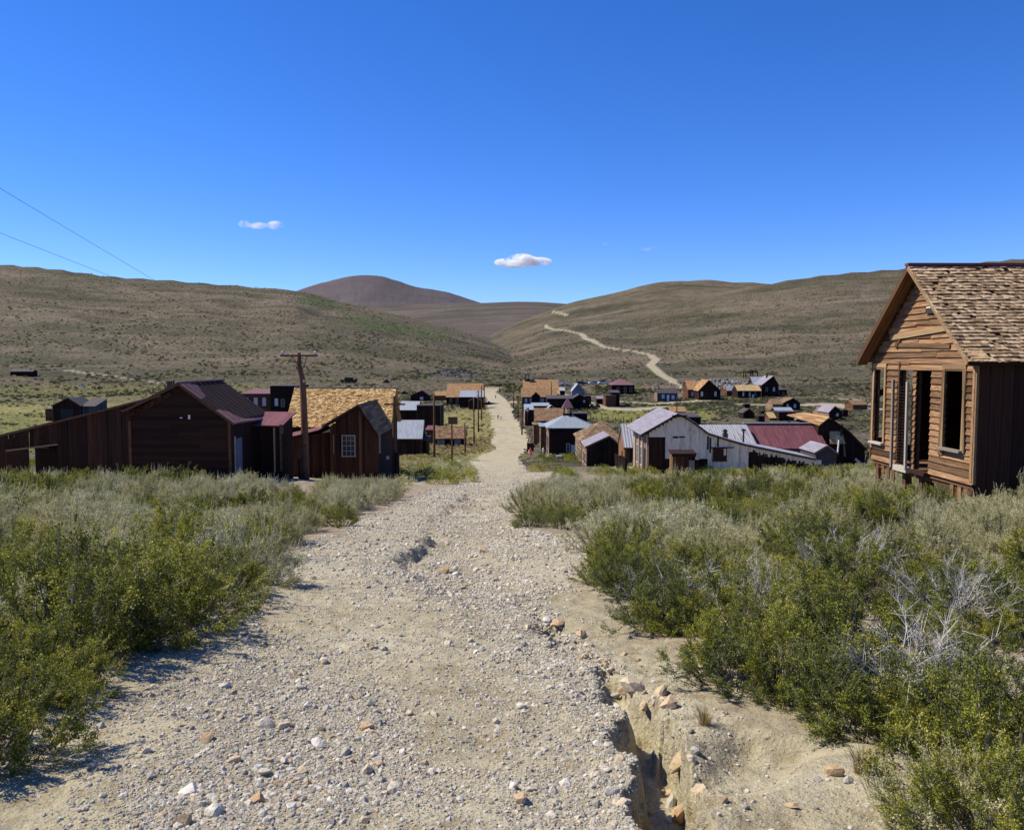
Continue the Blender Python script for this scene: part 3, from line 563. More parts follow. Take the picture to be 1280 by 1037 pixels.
# valley floor brush, too many to count
def valley():
    r_ = np.random.default_rng(14); n = 60000; th = r_.uniform(R(-37), R(37), n); r = np.sqrt(r_.uniform(55**2, 470**2, n)); X = r*np.sin(th); Y = r*np.cos(th)
    n2 = 26000; th2 = r_.uniform(R(-37), R(37), n2); r2 = np.exp(r_.uniform(math.log(430), math.log(1300), n2)); X = np.append(X, r2*np.sin(th2)); Y = np.append(Y, r2*np.cos(th2))
    Z = height(X, Y, fine=False); PX = px_np(X, Y, Z); RW = row_np(Y, Z)
    dens = fbm(X/22, Y/22, 3)+.35*fbm(X/5, Y/5, 2); keep = dens+r_.normal(size=len(X))*.15 > .10
    keep &= ~inside(PX+0, RW, ROADS)
    for p in ([(-200,500),(330,500),(340,565),(-200,565)], [(735,512),(800,511),(895,514),(890,526),(800,529),(725,524)], [(505,520),(620,508),(626,545),(610,575),(500,590),(440,596),(500,560)]):
        keep &= ~(inside(PX, RW, p) & (r_.random(len(X)) < .82))
    for L, w in ((FARROAD, 6), (HILLROAD, 6), ([(700,493),(745,509),(790,512),(835,508)], 6), ([(775,502),(820,505),(890,500)], 5), ([(930,505),(990,507),(1040,505),(1075,511),(1120,512)], 7)):
        d, _, _ = line_dist(X, Y, poly_w(L)); keep &= d > w
    i = np.nonzero(keep)[0]; rr = np.hypot(X[i], Y[i]); m = len(i); P = np.stack([X[i], Y[i], Z[i]-.05], 1)
    sc = r_.uniform(.6, 1.3, m)*np.where(rr > 450, 1.7, 1.0); rot = np.stack([np.zeros(m), np.zeros(m), r_.random(m)*6.28], 1)
    idx = r_.choice(4, m, p=[.40, .08, .34, .18]); print('valley shrubs', m)
    nearm = rr < 150
    scatter('valley_sagebrush', P[~nearm], sc[~nearm], rot[~nearm], idx[~nearm], TINY, 'low sagebrush dotted over the valley floor and slopes')
    scatter('sagebrush_flat', P[nearm], sc[nearm], rot[nearm], idx[nearm] % 4, LIGHT[:4], 'sagebrush on the flat around the nearest houses')
valley()
def grass_field():
    r_ = np.random.default_rng(15); n = 9000
    X = r_.uniform(-45, 14, n); Y = r_.uniform(60, 200, n); Z = height(X, Y, fine=False); PX = px_np(X, Y, Z); RW = row_np(Y, Z)
    k = inside(PX, RW, [(500,520),(612,510),(618,545),(604,565),(560,574),(500,590),(440,596),(500,560)]); m = int(k.sum())
    if m: scatter('dry_grass', np.stack([X[k], Y[k], Z[k]-.02], 1), r_.uniform(1.2, 2.6, m), np.stack([np.zeros(m), np.zeros(m), r_.random(m)*6], 1), r_.integers(0, 2, m), TUFTS, 'yellow dry grass on the left side of the street')
grass_field()
# ------------------------------------------------------------ stones
def stone_mat(name, cols):
    m, n, l, p = newmat(name); setin(p, Roughness=0.85); p.inputs['Specular IOR Level'].default_value = 0.3
    oi = n.new('ShaderNodeObjectInfo'); tc = n.new('ShaderNodeTexCoord')
    c = ramp(n, l, oi.outputs['Random'], cols)
    nz = noise(n, l, tc.outputs['Object'], 3.5, 5, 0.7)
    c = mixc(n, l, 0.6, c, ramp(n, l, nz, [(0.3, (.32, .30, .27)), (0.5, (.5, .5, .5)), (0.7, (.66, .64, .6))]), 'OVERLAY')
    l.new(c, p.inputs['Base Color']); l.new(bumpn(n, l, nz, 0.02, 0.6), p.inputs['Normal']); return m
M_STONE = stone_mat('gravel_stone', [(0.0, (.25, .23, .19)), (0.25, (.40, .37, .30)), (0.5, (.50, .455, .36)), (0.72, (.60, .555, .455)), (0.86, (.52, .44, .32)), (0.95, (.46, .32, .18)), (1.0, (.70, .67, .58))])
M_ORANGE = stone_mat('ochre_stone', [(0.0, (.48, .37, .22)), (0.5, (.42, .28, .15)), (1.0, (.56, .48, .34))])
M_WHITE = stone_mat('pale_stone', [(0.0, (.54, .50, .43)), (1.0, (.66, .62, .54))])
def stone_mesh(seed, mat, sub=1, flat=.65):
    g_ = np.random.default_rng(seed); bm = bmesh.new(); bmesh.ops.create_icosphere(bm, subdivisions=sub, radius=.5)
    for v in bm.verts:
        q = g_.random()*.32+.78; v.co = Vector((v.co.x*q, v.co.y*q*.8, v.co.z*q*flat))
    for _ in range(7 if sub > 1 else 4):       # knock planar facets off
        nrm = Vector(g_.normal(size=3)).normalized(); d = .24+.10*g_.random()
        for v in bm.verts:
            k = v.co.dot(nrm)-d*(.55+.45*abs(nrm.x))
            if k > 0: v.co -= nrm*k*.92
    me = bpy.data.meshes.new('stone'); bm.to_mesh(me); bm.free(); me.materials.append(mat); return me
PEB = [stone_mesh(100+i, M_STONE, 1, .5+.3*(i % 3)/2) for i in range(10)]
STN = [stone_mesh(200+i, M_STONE, 2, .55+.25*(i % 3)/2) for i in range(8)]
STO = [stone_mesh(300+i, M_ORANGE, 2, .7) for i in range(5)]
STW = [stone_mesh(400+i, M_WHITE, 2, .75) for i in range(4)]
def band_density(x, y):
    px = px_np(x, y, height(x, y, fine=False)); rw = row_np(y, height(x, y, fine=False))
    d = .26+.34*smooth((y-9)/6)+np.clip(fbm(x*.9, y*.9, 4, .6)*2.2+.12, 0, 1.3)
    L = [(250,1037),(300,980),(380,900),(420,850),(330,800),(430,740),(560,700)]
    def near_line(L, w): return np.exp(-(line_dist(px, rw, L)[0]/w)**2)
    d += near_line([(230,1010),(330,960),(450,930)], 60)*1.5+near_line([(280,880),(360,850),(420,900)], 50)*.9+near_line([(600,720),(700,800),(770,880),(790,1037)], 48)*1.6+near_line([(560,640),(590,680),(560,710),(470,720)], 22)*1.5+near_line([(650,672),(740,680),(810,676)], 12)*1.5+near_line([(640,850),(700,1037)], 60)*.5+near_line(GUL, 16)*1.4
    d *= np.where(px < 60+(1037-rw)*.55, .25, 1.0)
    ok = inside(px, rw, [(a-12*(i < len(ROAD_L)), b) for i, (a, b) in enumerate(ROADS)]) | (rw > 1037)
    gp = line_dist(x, y, GULW); ok &= ~((gp[0] < .10) & (gp[2] > .4))
    gx = np.interp(rw, [q[1] for q in GUL], [q[0] for q in GUL]); d = np.where((px > gx+18) & (rw > 740), d*.10, d)
    d = np.where(y > 40, d*.8, d); return np.where(ok, np.clip(d, 0, 2.2), 0), px, rw
def gravel():
    r_ = np.random.default_rng(31); n = 760000
    Y = np.exp(r_.uniform(math.log(2.3), math.log(95), n)); X = r_.uniform(-.62, .50, n)*Y*(1.0)
    d, px, rw = band_density(X, Y); keep = r_.random(n) < d/1.7; X, Y = X[keep], Y[keep]; m = len(X); Z = height(X, Y)
    s = np.exp(r_.normal(math.log(.0150), .56, m))*np.clip((Y/6)**.62, .75, 3.4); s = np.minimum(s, np.minimum(.075+.004*Y, .26))
    rot = np.stack([r_.normal(size=m)*.3, r_.normal(size=m)*.3, r_.random(m)*6.28], 1)
    print('pebbles', m)
    scatter('gravel', np.stack([X, Y, Z+s*.02], 1), s, rot, r_.integers(0, len(PEB), m), PEB, 'loose pebbles and gravel strewn over the track')
gravel()
def put_stone(me, x, y, s, label, group=None, rot=None, sink=.22):
    o = bpy.data.objects.new('stone', me); COL.objects.link(o); z = H(x, y); o.location = (x, y, z+s*(.3-sink)); o.scale = (s, s*_pr.uniform(.8, 1.1), s*_pr.uniform(.75, 1.05)); o.rotation_euler = rot or (_pr.gauss(0, .25), _pr.gauss(0, .25), _pr.random()*6.28)
    return thing_tags(o, label, 'stone', group)
# stones one can point to: pixel, row, width in pixels, kind, words
for px, rw, w, st, lb in [
    (281,858,17,STW,'white block of stone alone on the left of the track'), (397,932,21,STW,'off-white angular stone left of the middle of the track'),
    (238,990,26,STW,'grey-white rounded stone in the lower left gravel band'), (129,996,13,STN,'grey stone at the far lower left of the gravel'),
    (258,924,20,STO,'tan oval stone above the lower left gravel band'), (183,940,14,STN,'flat buff stone left of the tan oval one'),
    (229,908,11,STO,'small brown stone behind the tan oval one'), (375,863,17,STN,'light brown stone right of the white block'),
    (467,811,10,STO,'lone brown pebble high in the middle of the track'), (405,828,13,STN,'grey stone up the track from the white block'),
    (541,966,14,STN,'brownish stone in the middle bare patch'), (458,911,20,STO,'reddish flat stone in the centre of the track'),
    (333,908,24,STN,'long pale slab in the left gravel band'), (355,910,22,STO,'ochre slab touching the long pale slab'),
    (228,1030,30,STO,'rusty brown stone at the bottom left'), (268,1018,24,STN,'buff stone beside the rusty bottom stone'),
    (790,862,34,STO,'biggest ochre rock at the head of the gully'), (826,868,26,STO,'tan boulder right of the gully head'), (836,882,24,STO,'yellow-tan rock just below the gully head'),
    (782,866,20,STO,'orange rock wedged in the upper gully edge'), (806,890,16,STO,'small orange rock in the gully wall'), (849,950,30,STO,'pale ochre rock leaning in the gully'), (868,940,18,STN,'blue-grey rock beside the leaning ochre rock'),
    (872,985,11,STW,'white pebble on the gully floor lip'), (852,1018,30,STO,'cream and orange block at the bottom gully edge'), (989,1008,16,STO,'lone orange stone on the bare pale bank'),
    (697,780,20,STO,'rust and tan rock where the wash crosses the track'), (727,796,16,STO,'small rusty stones on the right track edge'), (684,776,14,STW,'pale stone in the upper wash'),
    (555,716,22,STO,'brown rock lying in the upper left wash'), (571,718,12,STW,'whitish stone beside the brown wash rock'), (605,690,16,STO,'reddish stone in the middle of the wash'), (584,733,11,STO,'dark brown stone low in the wash'), (569,712,9,STN,'small grey stone in the wash'),
    (1044,968,24,STO,'yellow rock under the grass clump on the bank'), (1061,978,16,STN,'grey stone right of the yellow bank rock'), (1022,975,14,STN,'dark stone left of the yellow bank rock'),
    (651,1000,22,STN,'pale blue-grey slab near the bottom centre'), (640,985,16,STW,'chalky flat stone near the bottom centre'), (690,1020,18,STN,'dark grey stone near the bottom right of the track')]:
    p = ground(px, rw); s = w/F*math.hypot(p.y, EYE-p.z)*1.15; put_stone(_pr.choice(st), p.x, p.y, s, lb)
def loose_stones():
    r_ = np.random.default_rng(77); n = 9000; Y = np.exp(r_.uniform(math.log(2.9), math.log(16), n)); X = r_.uniform(-.60, .42, n)*Y
    d, px, rw = band_density(X, Y); k = (r_.random(n) < (d/2.2)**2) & (rw < 1045) & (px > -10); X, Y, px, rw = X[k][:290], Y[k][:290], px[k][:290], rw[k][:290]
    for i in range(len(X)):
        zn = ('low in the left gravel band' if rw[i] > 930 else 'left of the white block' if px[i] < 281 else 'right of the white block') if px[i] < 380 else ('beside the lower gully' if rw[i] > 860 else 'where the gully begins') if px[i] > 640 and rw[i] > 740 else 'in the wash crossing the upper track' if rw[i] < 740 else 'high in the middle of the track' if rw[i] < 850 else 'low in the middle of the track'
        st, wd = (STN, 'grey or buff') if r_.random() < .72 else (STO, 'ochre') if r_.random() < .7 else (STW, 'whitish')
        s = float(np.clip(np.exp(r_.normal(math.log(.05), .33))*max(1, (Y[i]/6)**.5), .03, .13)); sw = 'small' if s < .042 else 'fist sized' if s > .065 else 'middling'; put_stone(_pr.choice(st), X[i], Y[i], s, '%s %s angular stone %s' % (sw, wd, zn), '%s %s stones %s' % (sw, wd, zn))
loose_stones()
def gully_stones():
    r_ = np.random.default_rng(91)
    for i in range(46):
        t = r_.uniform(.30, 1.0)*(len(GULW)-1); a = int(min(t, len(GULW)-2)); f = t-a; x = GULW[a][0]*(1-f)+GULW[a+1][0]*f+r_.normal()*.13; y = GULW[a][1]*(1-f)+GULW[a+1][1]*f+r_.normal()*.06
        if y < 2.9: continue
        s = float(np.clip(np.exp(r_.normal(math.log(.06), .4)), .03, .14)); up_ = 'upper' if t/(len(GULW)-1) < .62 else 'lower'; sw = 'small' if s < .06 else 'larger'
        st, wd = (STO, 'ochre') if r_.random() < .7 else (STN, 'buff')
        put_stone(_pr.choice(st), x, y, s, '%s %s stone crumbling from the %s gully edge' % (sw, wd, up_), '%s %s stones of the %s gully edge' % (sw, wd, up_))
gully_stones()
# ------------------------------------------------------------ building kit
def wood_board(name, dark, light, grey=0.0):
    """for single boards: unit cubes whose local x runs along the grain"""
    m, n, l, p = newmat(name); setin(p, Roughness=0.85); p.inputs['Specular IOR Level'].default_value = 0.2
    tc = n.new('ShaderNodeTexCoord'); oi = n.new('ShaderNodeObjectInfo'); mp = n.new('ShaderNodeMapping'); l.new(tc.outputs['Object'], mp.inputs['Vector'])
    mp.inputs['Scale'].default_value = (3.2, 9, 20)
    cb = n.new('ShaderNodeCombineXYZ'); l.new(mth(n, l, 'MULTIPLY', oi.outputs['Random'], 91.0), cb.inputs[0]); l.new(mth(n, l, 'MULTIPLY', oi.outputs['Random'], 37.0), cb.inputs[2]); l.new(cb.outputs[0], mp.inputs['Location'])
    a = noise(n, l, mp.outputs[0], 1.0, 6, 0.72, 0.5); b = noise(n, l, tc.outputs['Object'], 1.7, 3)
    c = ramp(n, l, a, [(0.36, dark), (0.5, tuple(x*.6+y*.4 for x, y in zip(dark, light))), (0.66, light)])
    v = mth(n, l, 'ADD', mth(n, l, 'MULTIPLY', oi.outputs['Random'], 0.8), 0.5)
    h = n.new('ShaderNodeHueSaturation'); l.new(c, h.inputs['Color']); l.new(v, h.inputs['Value']); l.new(mth(n, l, 'ADD', mth(n, l, 'MULTIPLY', b, 0.5), 0.75), h.inputs['Saturation'])
    l.new(h.outputs[0], p.inputs['Base Color']); l.new(bumpn(n, l, a, 0.006, 0.8), p.inputs['Normal']); return m
def planks(name, dark, light, axis='v', w=0.22, gap=0.9):
    """for whole far walls: boards counted in metres along the wall"""
    m, n, l, p = newmat(name); setin(p, Roughness=0.88); p.inputs['Specular IOR Level'].default_value = 0.15
    tc = n.new('ShaderNodeTexCoord'); s = n.new('ShaderNodeSeparateXYZ'); l.new(tc.outputs['Object'], s.inputs[0]); xy = mth(n, l, 'ADD', s.outputs[0], s.outputs[1])
    u = xy if axis == 'v' else s.outputs[2]; q = s.outputs[2] if axis == 'v' else xy
    k = mth(n, l, 'DIVIDE', u, w); fl = mth(n, l, 'FLOOR', k); fr = mth(n, l, 'FRACT', k)
    wn_ = n.new('ShaderNodeTexWhiteNoise'); wn_.noise_dimensions = '1D'; l.new(fl, wn_.inputs['W'])
    cb = n.new('ShaderNodeCombineXYZ'); l.new(mth(n, l, 'MULTIPLY', u, 14.0), cb.inputs[0]); l.new(mth(n, l, 'MULTIPLY', q, 0.9), cb.inputs[1]); l.new(mth(n, l, 'MULTIPLY', wn_.outputs[0], 50), cb.inputs[2])
    a = noise(n, l, cb.outputs[0], 1.0, 5, 0.7); big = noise(n, l, tc.outputs['Object'], 0.5, 3)
    c = ramp(n, l, a, [(0.3, dark), (0.72, light)])
    h = n.new('ShaderNodeHueSaturation'); l.new(c, h.inputs['Color']); l.new(mth(n, l, 'ADD', mth(n, l, 'MULTIPLY', wn_.outputs[0], 0.7), mth(n, l, 'MULTIPLY', big, 0.9)), h.inputs['Value'])
    e = mth(n, l, 'LESS_THAN', fr, 0.07); c2 = mixc(n, l, mth(n, l, 'MULTIPLY', e, gap), h.outputs[0], (.012, .008, .006))
    l.new(c2, p.inputs['Base Color']); l.new(bumpn(n, l, mth(n, l, 'SUBTRACT', 1.0, e), 0.02, 0.8), p.inputs['Normal']); return m
def rough_mat(name, a, b, scale=1.2, rough=0.8, metal=0.0, streak=False, bump=0.01, corr=0.0, spec=0.3, rust=None):
    m, n, l, p = newmat(name); setin(p, Roughness=rough, Metallic=metal); p.inputs['Specular IOR Level'].default_value = spec
    tc = n.new('ShaderNodeTexCoord'); vec = tc.outputs['Object']
    if streak:
        mp = n.new('ShaderNodeMapping'); l.new(vec, mp.inputs['Vector']); mp.inputs['Scale'].default_value = (3, .5, .5); vec = mp.outputs[0]
    a_ = noise(n, l, vec, scale, 6, 0.7); c = ramp(n, l, a_, [(0.32, a), (0.68, b)])
    if rust:
        c = mixc(n, l, ramp(n, l, noise(n, l, vec, scale*.6+.3, 6, 0.75), [(0.5, (0, 0, 0)), (0.66, (1, 1, 1))]), c, rust)
    l.new(c, p.inputs['Base Color']); b1 = bumpn(n, l, a_, bump, 0.6)
    if corr:
        s = n.new('ShaderNodeSeparateXYZ'); l.new(tc.outputs['Object'], s.inputs[0]); w_ = mth(n, l, 'SINE', mth(n, l, 'MULTIPLY', s.outputs[0], 6.283/corr)); b1 = bumpn(n, l, w_, corr*.05, 0.8, b1)
    l.new(b1, p.inputs['Normal']); return m
def shingle_mat(name, a, b, c_, attr=True):
    m, n, l, p = newmat(name); setin(p, Roughness=0.85); p.inputs['Specular IOR Level'].default_value = 0.2
    if attr:
        at = n.new('ShaderNodeAttribute'); at.attribute_name = 'tint'; f = at.outputs['Fac']
    else: f = n.new('ShaderNodeObjectInfo').outputs['Random']
    tc = n.new('ShaderNodeNewGeometry').outputs['Position']; nz = noise(n, l, tc, 1.1, 5, 0.7)
    f = mth(n, l, 'ADD', mth(n, l, 'MULTIPLY', f, 0.6), mth(n, l, 'MULTIPLY', nz, 0.45))
    c = ramp(n, l, f, [(0.12, a), (0.5, b), (0.85, c_)]); c = mixc(n, l, 0.35, c, ramp(n, l, noise(n, l, tc, 22, 3, 0.7), [(0.3, (.3, .3, .3)), (0.7, (.7, .7, .7))]), 'OVERLAY')
    l.new(c, p.inputs['Base Color']); return m
def shingle_far(name, a, b, c_, ex=.16, w=.24):
    m, n, l, p = newmat(name); setin(p, Roughness=0.88); p.inputs['Specular IOR Level'].default_value = 0.15
    tc = n.new('ShaderNodeTexCoord'); s = n.new('ShaderNodeSeparateXYZ'); l.new(tc.outputs['Object'], s.inputs[0]); zc = mth(n, l, 'DIVIDE', s.outputs[2], ex); row = mth(n, l, 'FLOOR', zc)
    xc = mth(n, l, 'FLOOR', mth(n, l, 'ADD', mth(n, l, 'DIVIDE', mth(n, l, 'ADD', s.outputs[0], mth(n, l, 'MULTIPLY', s.outputs[1], .13)), w), mth(n, l, 'MULTIPLY', row, 0.37)))
    cb = n.new('ShaderNodeCombineXYZ'); l.new(xc, cb.inputs[0]); l.new(row, cb.inputs[1]); wn_ = n.new('ShaderNodeTexWhiteNoise'); wn_.noise_dimensions = '2D'; l.new(cb.outputs[0], wn_.inputs['Vector'])
    nz = noise(n, l, tc.outputs['Object'], .7, 6, .72); f = mth(n, l, 'ADD', mth(n, l, 'MULTIPLY', wn_.outputs[0], .5), mth(n, l, 'MULTIPLY', nz, .55)); c = ramp(n, l, f, [(0.15, a), (0.5, b), (0.85, c_)])
    e = mth(n, l, 'LESS_THAN', mth(n, l, 'FRACT', zc), .18); l.new(mixc(n, l, mth(n, l, 'MULTIPLY', e, .6), c, (.03, .02, .012)), p.inputs['Base Color']); l.new(bumpn(n, l, mth(n, l, 'FRACT', zc), .03, .7), p.inputs['Normal']); return m
def glass_mat():
    m, n, l, p = newmat('old_glass'); setin(p, Roughness=0.12); p.inputs['Base Color'].default_value = (.03, .035, .04, 1); p.inputs['Specular IOR Level'].default_value = .6; return m
def flat_mat(name, c, rough=.7, metal=0):
    m, n, l, p = newmat(name); setin(p, Roughness=rough, Metallic=metal); tc = n.new('ShaderNodeTexCoord'); nz = noise(n, l, tc.outputs['Object'], 2.5, 4)
    l.new(mixc(n, l, .5, c, ramp(n, l, nz, [(0.3, (.35, .35, .35)), (0.7, (.65, .65, .65))]), 'OVERLAY'), p.inputs['Base Color']); return m
B_DARK = wood_board('shaded_weathered_board', (.014, .006, .004), (.055, .024, .012))  # dark wood deepened further so the colour itself carries the shade
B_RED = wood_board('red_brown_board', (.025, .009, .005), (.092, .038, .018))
B_LIT = wood_board('sunlit_honey_siding', (.07, .025, .009), (.50, .295, .145))  # paler wood for sun-facing sides, with the sunlight put into the colour
B_TAN = wood_board('sun_bleached_trim', (.22, .125, .055), (.50, .35, .19))
B_GREY = wood_board('silver_grey_wood', (.27, .235, .185), (.54, .48, .38))
B_BROWN = wood_board('plain_brown_board', (.07, .032, .015), (.22, .115, .055))
W_DARKV = planks('dark_plank_wall', (.014, .007, .005), (.052, .026, .015))  # plank colour darkened to imitate walls in shade
W_DARKH = planks('shaded_dark_clapboard', (.012, .006, .004), (.050, .024, .014), 'h', .2)  # level boards, likewise darkened to imitate shade
W_RED = planks('red_clapboard', (.09, .035, .02), (.22, .10, .055), 'h', .2)
W_TAN = planks('sunlit_tan_clapboard', (.20, .11, .06), (.42, .28, .17), 'h', .2)  # lit copy of the dark clapboard, for sun-facing walls
W_ORG = planks('sunlit_orange_planks', (.16, .07, .03), (.36, .19, .09), 'v', .25)  # orange of sunlit planks, the light being part of the colour
W_BLUE = planks('blue_grey_clapboard', (.10, .14, .18), (.18, .23, .28), 'h', .22, .5)
W_SLATE = planks('slate_painted_wall', (.05, .07, .08), (.10, .12, .13), 'v', .3, .5)
W_BRICK = planks('old_red_brick', (.12, .040, .028), (.19, .072, .052), 'h', .25, .3)
R_TIN = rough_mat('tin_roof', (.25, .27, .285), (.43, .45, .46), 1.5, .5, .25, True, .004, 0)
R_TINBLUE = rough_mat('pale_blue_tin', (.21, .25, .265), (.37, .41, .425), .7, .5, .2, True, .01, 0, rust=(.25, .24, .25))
R_TINR = rough_mat('rusted_tin', (.30, .305, .30), (.47, .47, .46), .9, .55, .2, True, .01, .3, rust=(.24, .15, .14))
R_MAROON = rough_mat('oxide_red_roof', (.10, .032, .038), (.20, .068, .075), 1.0, .75, .05, True, .006, 0)
R_PURPLE = rough_mat('dull_purple_roof', (.115, .055, .062), (.21, .105, .115), 1.3, .9, 0, True, .02, 0)
R_GREYP = rough_mat('grey_lilac_roof', (.19, .165, .18), (.31, .27, .29), 1.0, .6, .1, True, .006, 0)
R_DARK = rough_mat('dark_roof', (.04, .033, .033), (.085, .07, .07), 1.5, .8)
R_ORANGE = shingle_far('orange_brown_shingle', (.16, .08, .035), (.34, .19, .085), (.50, .32, .16))
R_GOLD = shingle_mat('golden_shingle', (.20, .095, .03), (.47, .28, .10), (.76, .54, .25))
R_BROWNF = shingle_far('brown_shingle_far', (.09, .055, .035), (.19, .12, .065), (.32, .22, .13)); R_GOLDF = shingle_far('golden_shingle_far', (.22, .13, .05), (.45, .31, .14), (.62, .48, .26))
R_BROWN = shingle_mat('brown_shingle', (.09, .05, .03), (.20, .115, .06), (.33, .21, .12))
R_AGED = shingle_mat('aged_tan_shingle', (.11, .065, .035), (.31, .205, .11), (.52, .38, .23))
R_AGED1 = shingle_mat('aged_tan_shingle_single', (.10, .06, .033), (.31, .205, .11), (.54, .40, .24), False)
M_TINW = rough_mat('whitewashed_tin', (.68, .58, .40), (.87, .76, .55), .8, .65, .1, True, .01, 0, rust=(.36, .30, .23))
M_GLASS = glass_mat(); M_DARK = flat_mat('interior_dark', (.012, .010, .009)); M_WHITEP = flat_mat('white_paint', (.72, .71, .68)); M_IRON = flat_mat('rusty_iron', (.07, .045, .035), .6, .4)  # interior_dark: near-black colour standing in for shade inside openings
M_POLE = wood_board('pole_wood', (.06, .028, .014), (.20, .105, .058)); M_PINK = flat_mat('faded_pink_paint', (.48, .27, .22)); M_INS = flat_mat('glass_insulator', (.35, .52, .50), .2); M_CANV = flat_mat('pale_boards', (.52, .47, .38)); M_LILAC = flat_mat('grey_blue_door', (.11, .125, .16))
M_PANEW = flat_mat('light_window', (.50, .52, .54), .3)

def _cube():
    bm = bmesh.new(); bmesh.ops.create_cube(bm, size=1.0); me = bpy.data.meshes.new('block'); bm.to_mesh(me); bm.free(); return me
_CUBE = {}
def cube_me(mat):
    if mat.name not in _CUBE: me = _cube(); me.materials.append(mat); _CUBE[mat.name] = me
    return _CUBE[mat.name]
def thing(name, label, cat, loc=(0, 0, 0), rz=0, group=None):
    o = bpy.data.objects.new(name, None); COL.objects.link(o); o.location = loc; o.rotation_euler = (0, 0, rz); o.empty_display_size = .3
    return thing_tags(o, label, cat, group)
def box(par, name, mat, c, s, rot=(0, 0, 0)):
    o = bpy.data.objects.new(name, cube_me(mat)); COL.objects.link(o); o.parent = par; o.location = c; o.scale = s; o.rotation_euler = rot; return o
def beam(par, name, mat, a, b, w, t, up=(0, 0, 1)):
    """board from a to b; width w measured along up, thickness t across"""
    a, b, up = Vector(a), Vector(b), Vector(up); x = (b-a); L = x.length; x.normalize(); y = up.cross(x)
    if y.length < 1e-5: y = Vector((0, 1, 0)).cross(x)
    y.normalize(); z = x.cross(y); M = Matrix((x, y, z)).transposed().to_4x4(); o = bpy.data.objects.new(name, cube_me(mat)); COL.objects.link(o); o.parent = par
    M.translation = (a+b)/2; o.matrix_basis = M @ Matrix.Diagonal((L, t, w, 1)); return o
def poly(par, name, mat, V, Fs, kind=None):
    me = bpy.data.meshes.new(name); me.from_pydata([tuple(v) for v in V], [], Fs); me.materials.append(mat); me.update()
    bm = bmesh.new(); bm.from_mesh(me); bmesh.ops.recalc_face_normals(bm, faces=bm.faces); bm.to_mesh(me); bm.free()
    o = bpy.data.objects.new(name, me); COL.objects.link(o); o.parent = par
    if kind: o['kind'] = kind
    return o
def slab(par, name, mat, q, t):
    """four corners (outer face) thickened inwards by t along the normal"""
    q = [Vector(v) for v in q]; nrm = (q[1]-q[0]).cross(q[-1]-q[0]).normalized(); k = len(q)
    V = q+[v-nrm*t for v in q]; Fs = [list(range(k)), list(range(2*k-1, k-1, -1))]+[[i, (i+1) % k, k+(i+1) % k, k+i] for i in range(k)]
    return poly(par, name, mat, V, Fs)
def shingles(par, name, mat, o_, u, v, lu, lv, ex, w, g_, clip=None, lift=.03, single=0, smat=None, miss=.01):
    """courses on a slope: o_ upper left corner, u along the eave, v down the slope"""
    o_, u, v = Vector(o_), Vector(u).normalized(), Vector(v).normalized(); n_ = u.cross(v).normalized()
    if n_.z < 0: n_ = -n_
    VV, FF, T = [], [], []; k = 0; rows = int(lv/ex)+1; made = 0; items = []
    for r_ in range(rows):
        x = -.02; wob = (g_.random()-.5)*ex*.25
        while x < lu:
            ww = w*(.6+.8*g_.random())*(1 if x > 0 else .3+.7*g_.random()); v1 = min(lv+.03, (r_+1)*ex+wob+(g_.random()-.5)*ex*.22); v0 = max(0, v1-ex*1.45)
            if g_.random() > miss and (clip is None or clip(x+ww/2, v1)): items.append((x, min(ww*.97, lu-x+.02), v0, v1, lift*(.6+.8*g_.random()), g_.random()))
            x += ww
    if single: items.sort(key=lambda q: q[0]+q[2]*.2)
    for i, (x, ww, v0, v1, h, t) in enumerate(items):
        C = [o_+u*x+v*v0+n_*.004, o_+u*(x+ww)+v*v0+n_*.004, o_+u*(x+ww)+v*v1+n_*(h+.3*lift*g_.random()), o_+u*x+v*v1+n_*h]; D = [c-n_*min(.012, lift*.5) for c in C[2:]]
        if i < single:
            me = bpy.data.meshes.new('shingle'); me.from_pydata([tuple(c) for c in C+[C[0]-n_*.01, C[1]-n_*.01]+D], [], [[0, 1, 2, 3], [3, 2, 6, 7], [1, 5, 6, 2], [4, 0, 3, 7], [4, 7, 6, 5]]); me.materials.append(smat); q = bpy.data.objects.new('shingle', me); COL.objects.link(q); q.parent = par; continue
        VV += C+D; FF += [[k, k+1, k+2, k+3], [k+3, k+2, k+4, k+5]]; T += [t, t]; k += 6
    if VV:
        q = mesh_np(name, [tuple(c) for c in VV], FF, mat, parent=par, tint=T); q['kind'] = 'stuff'; return q
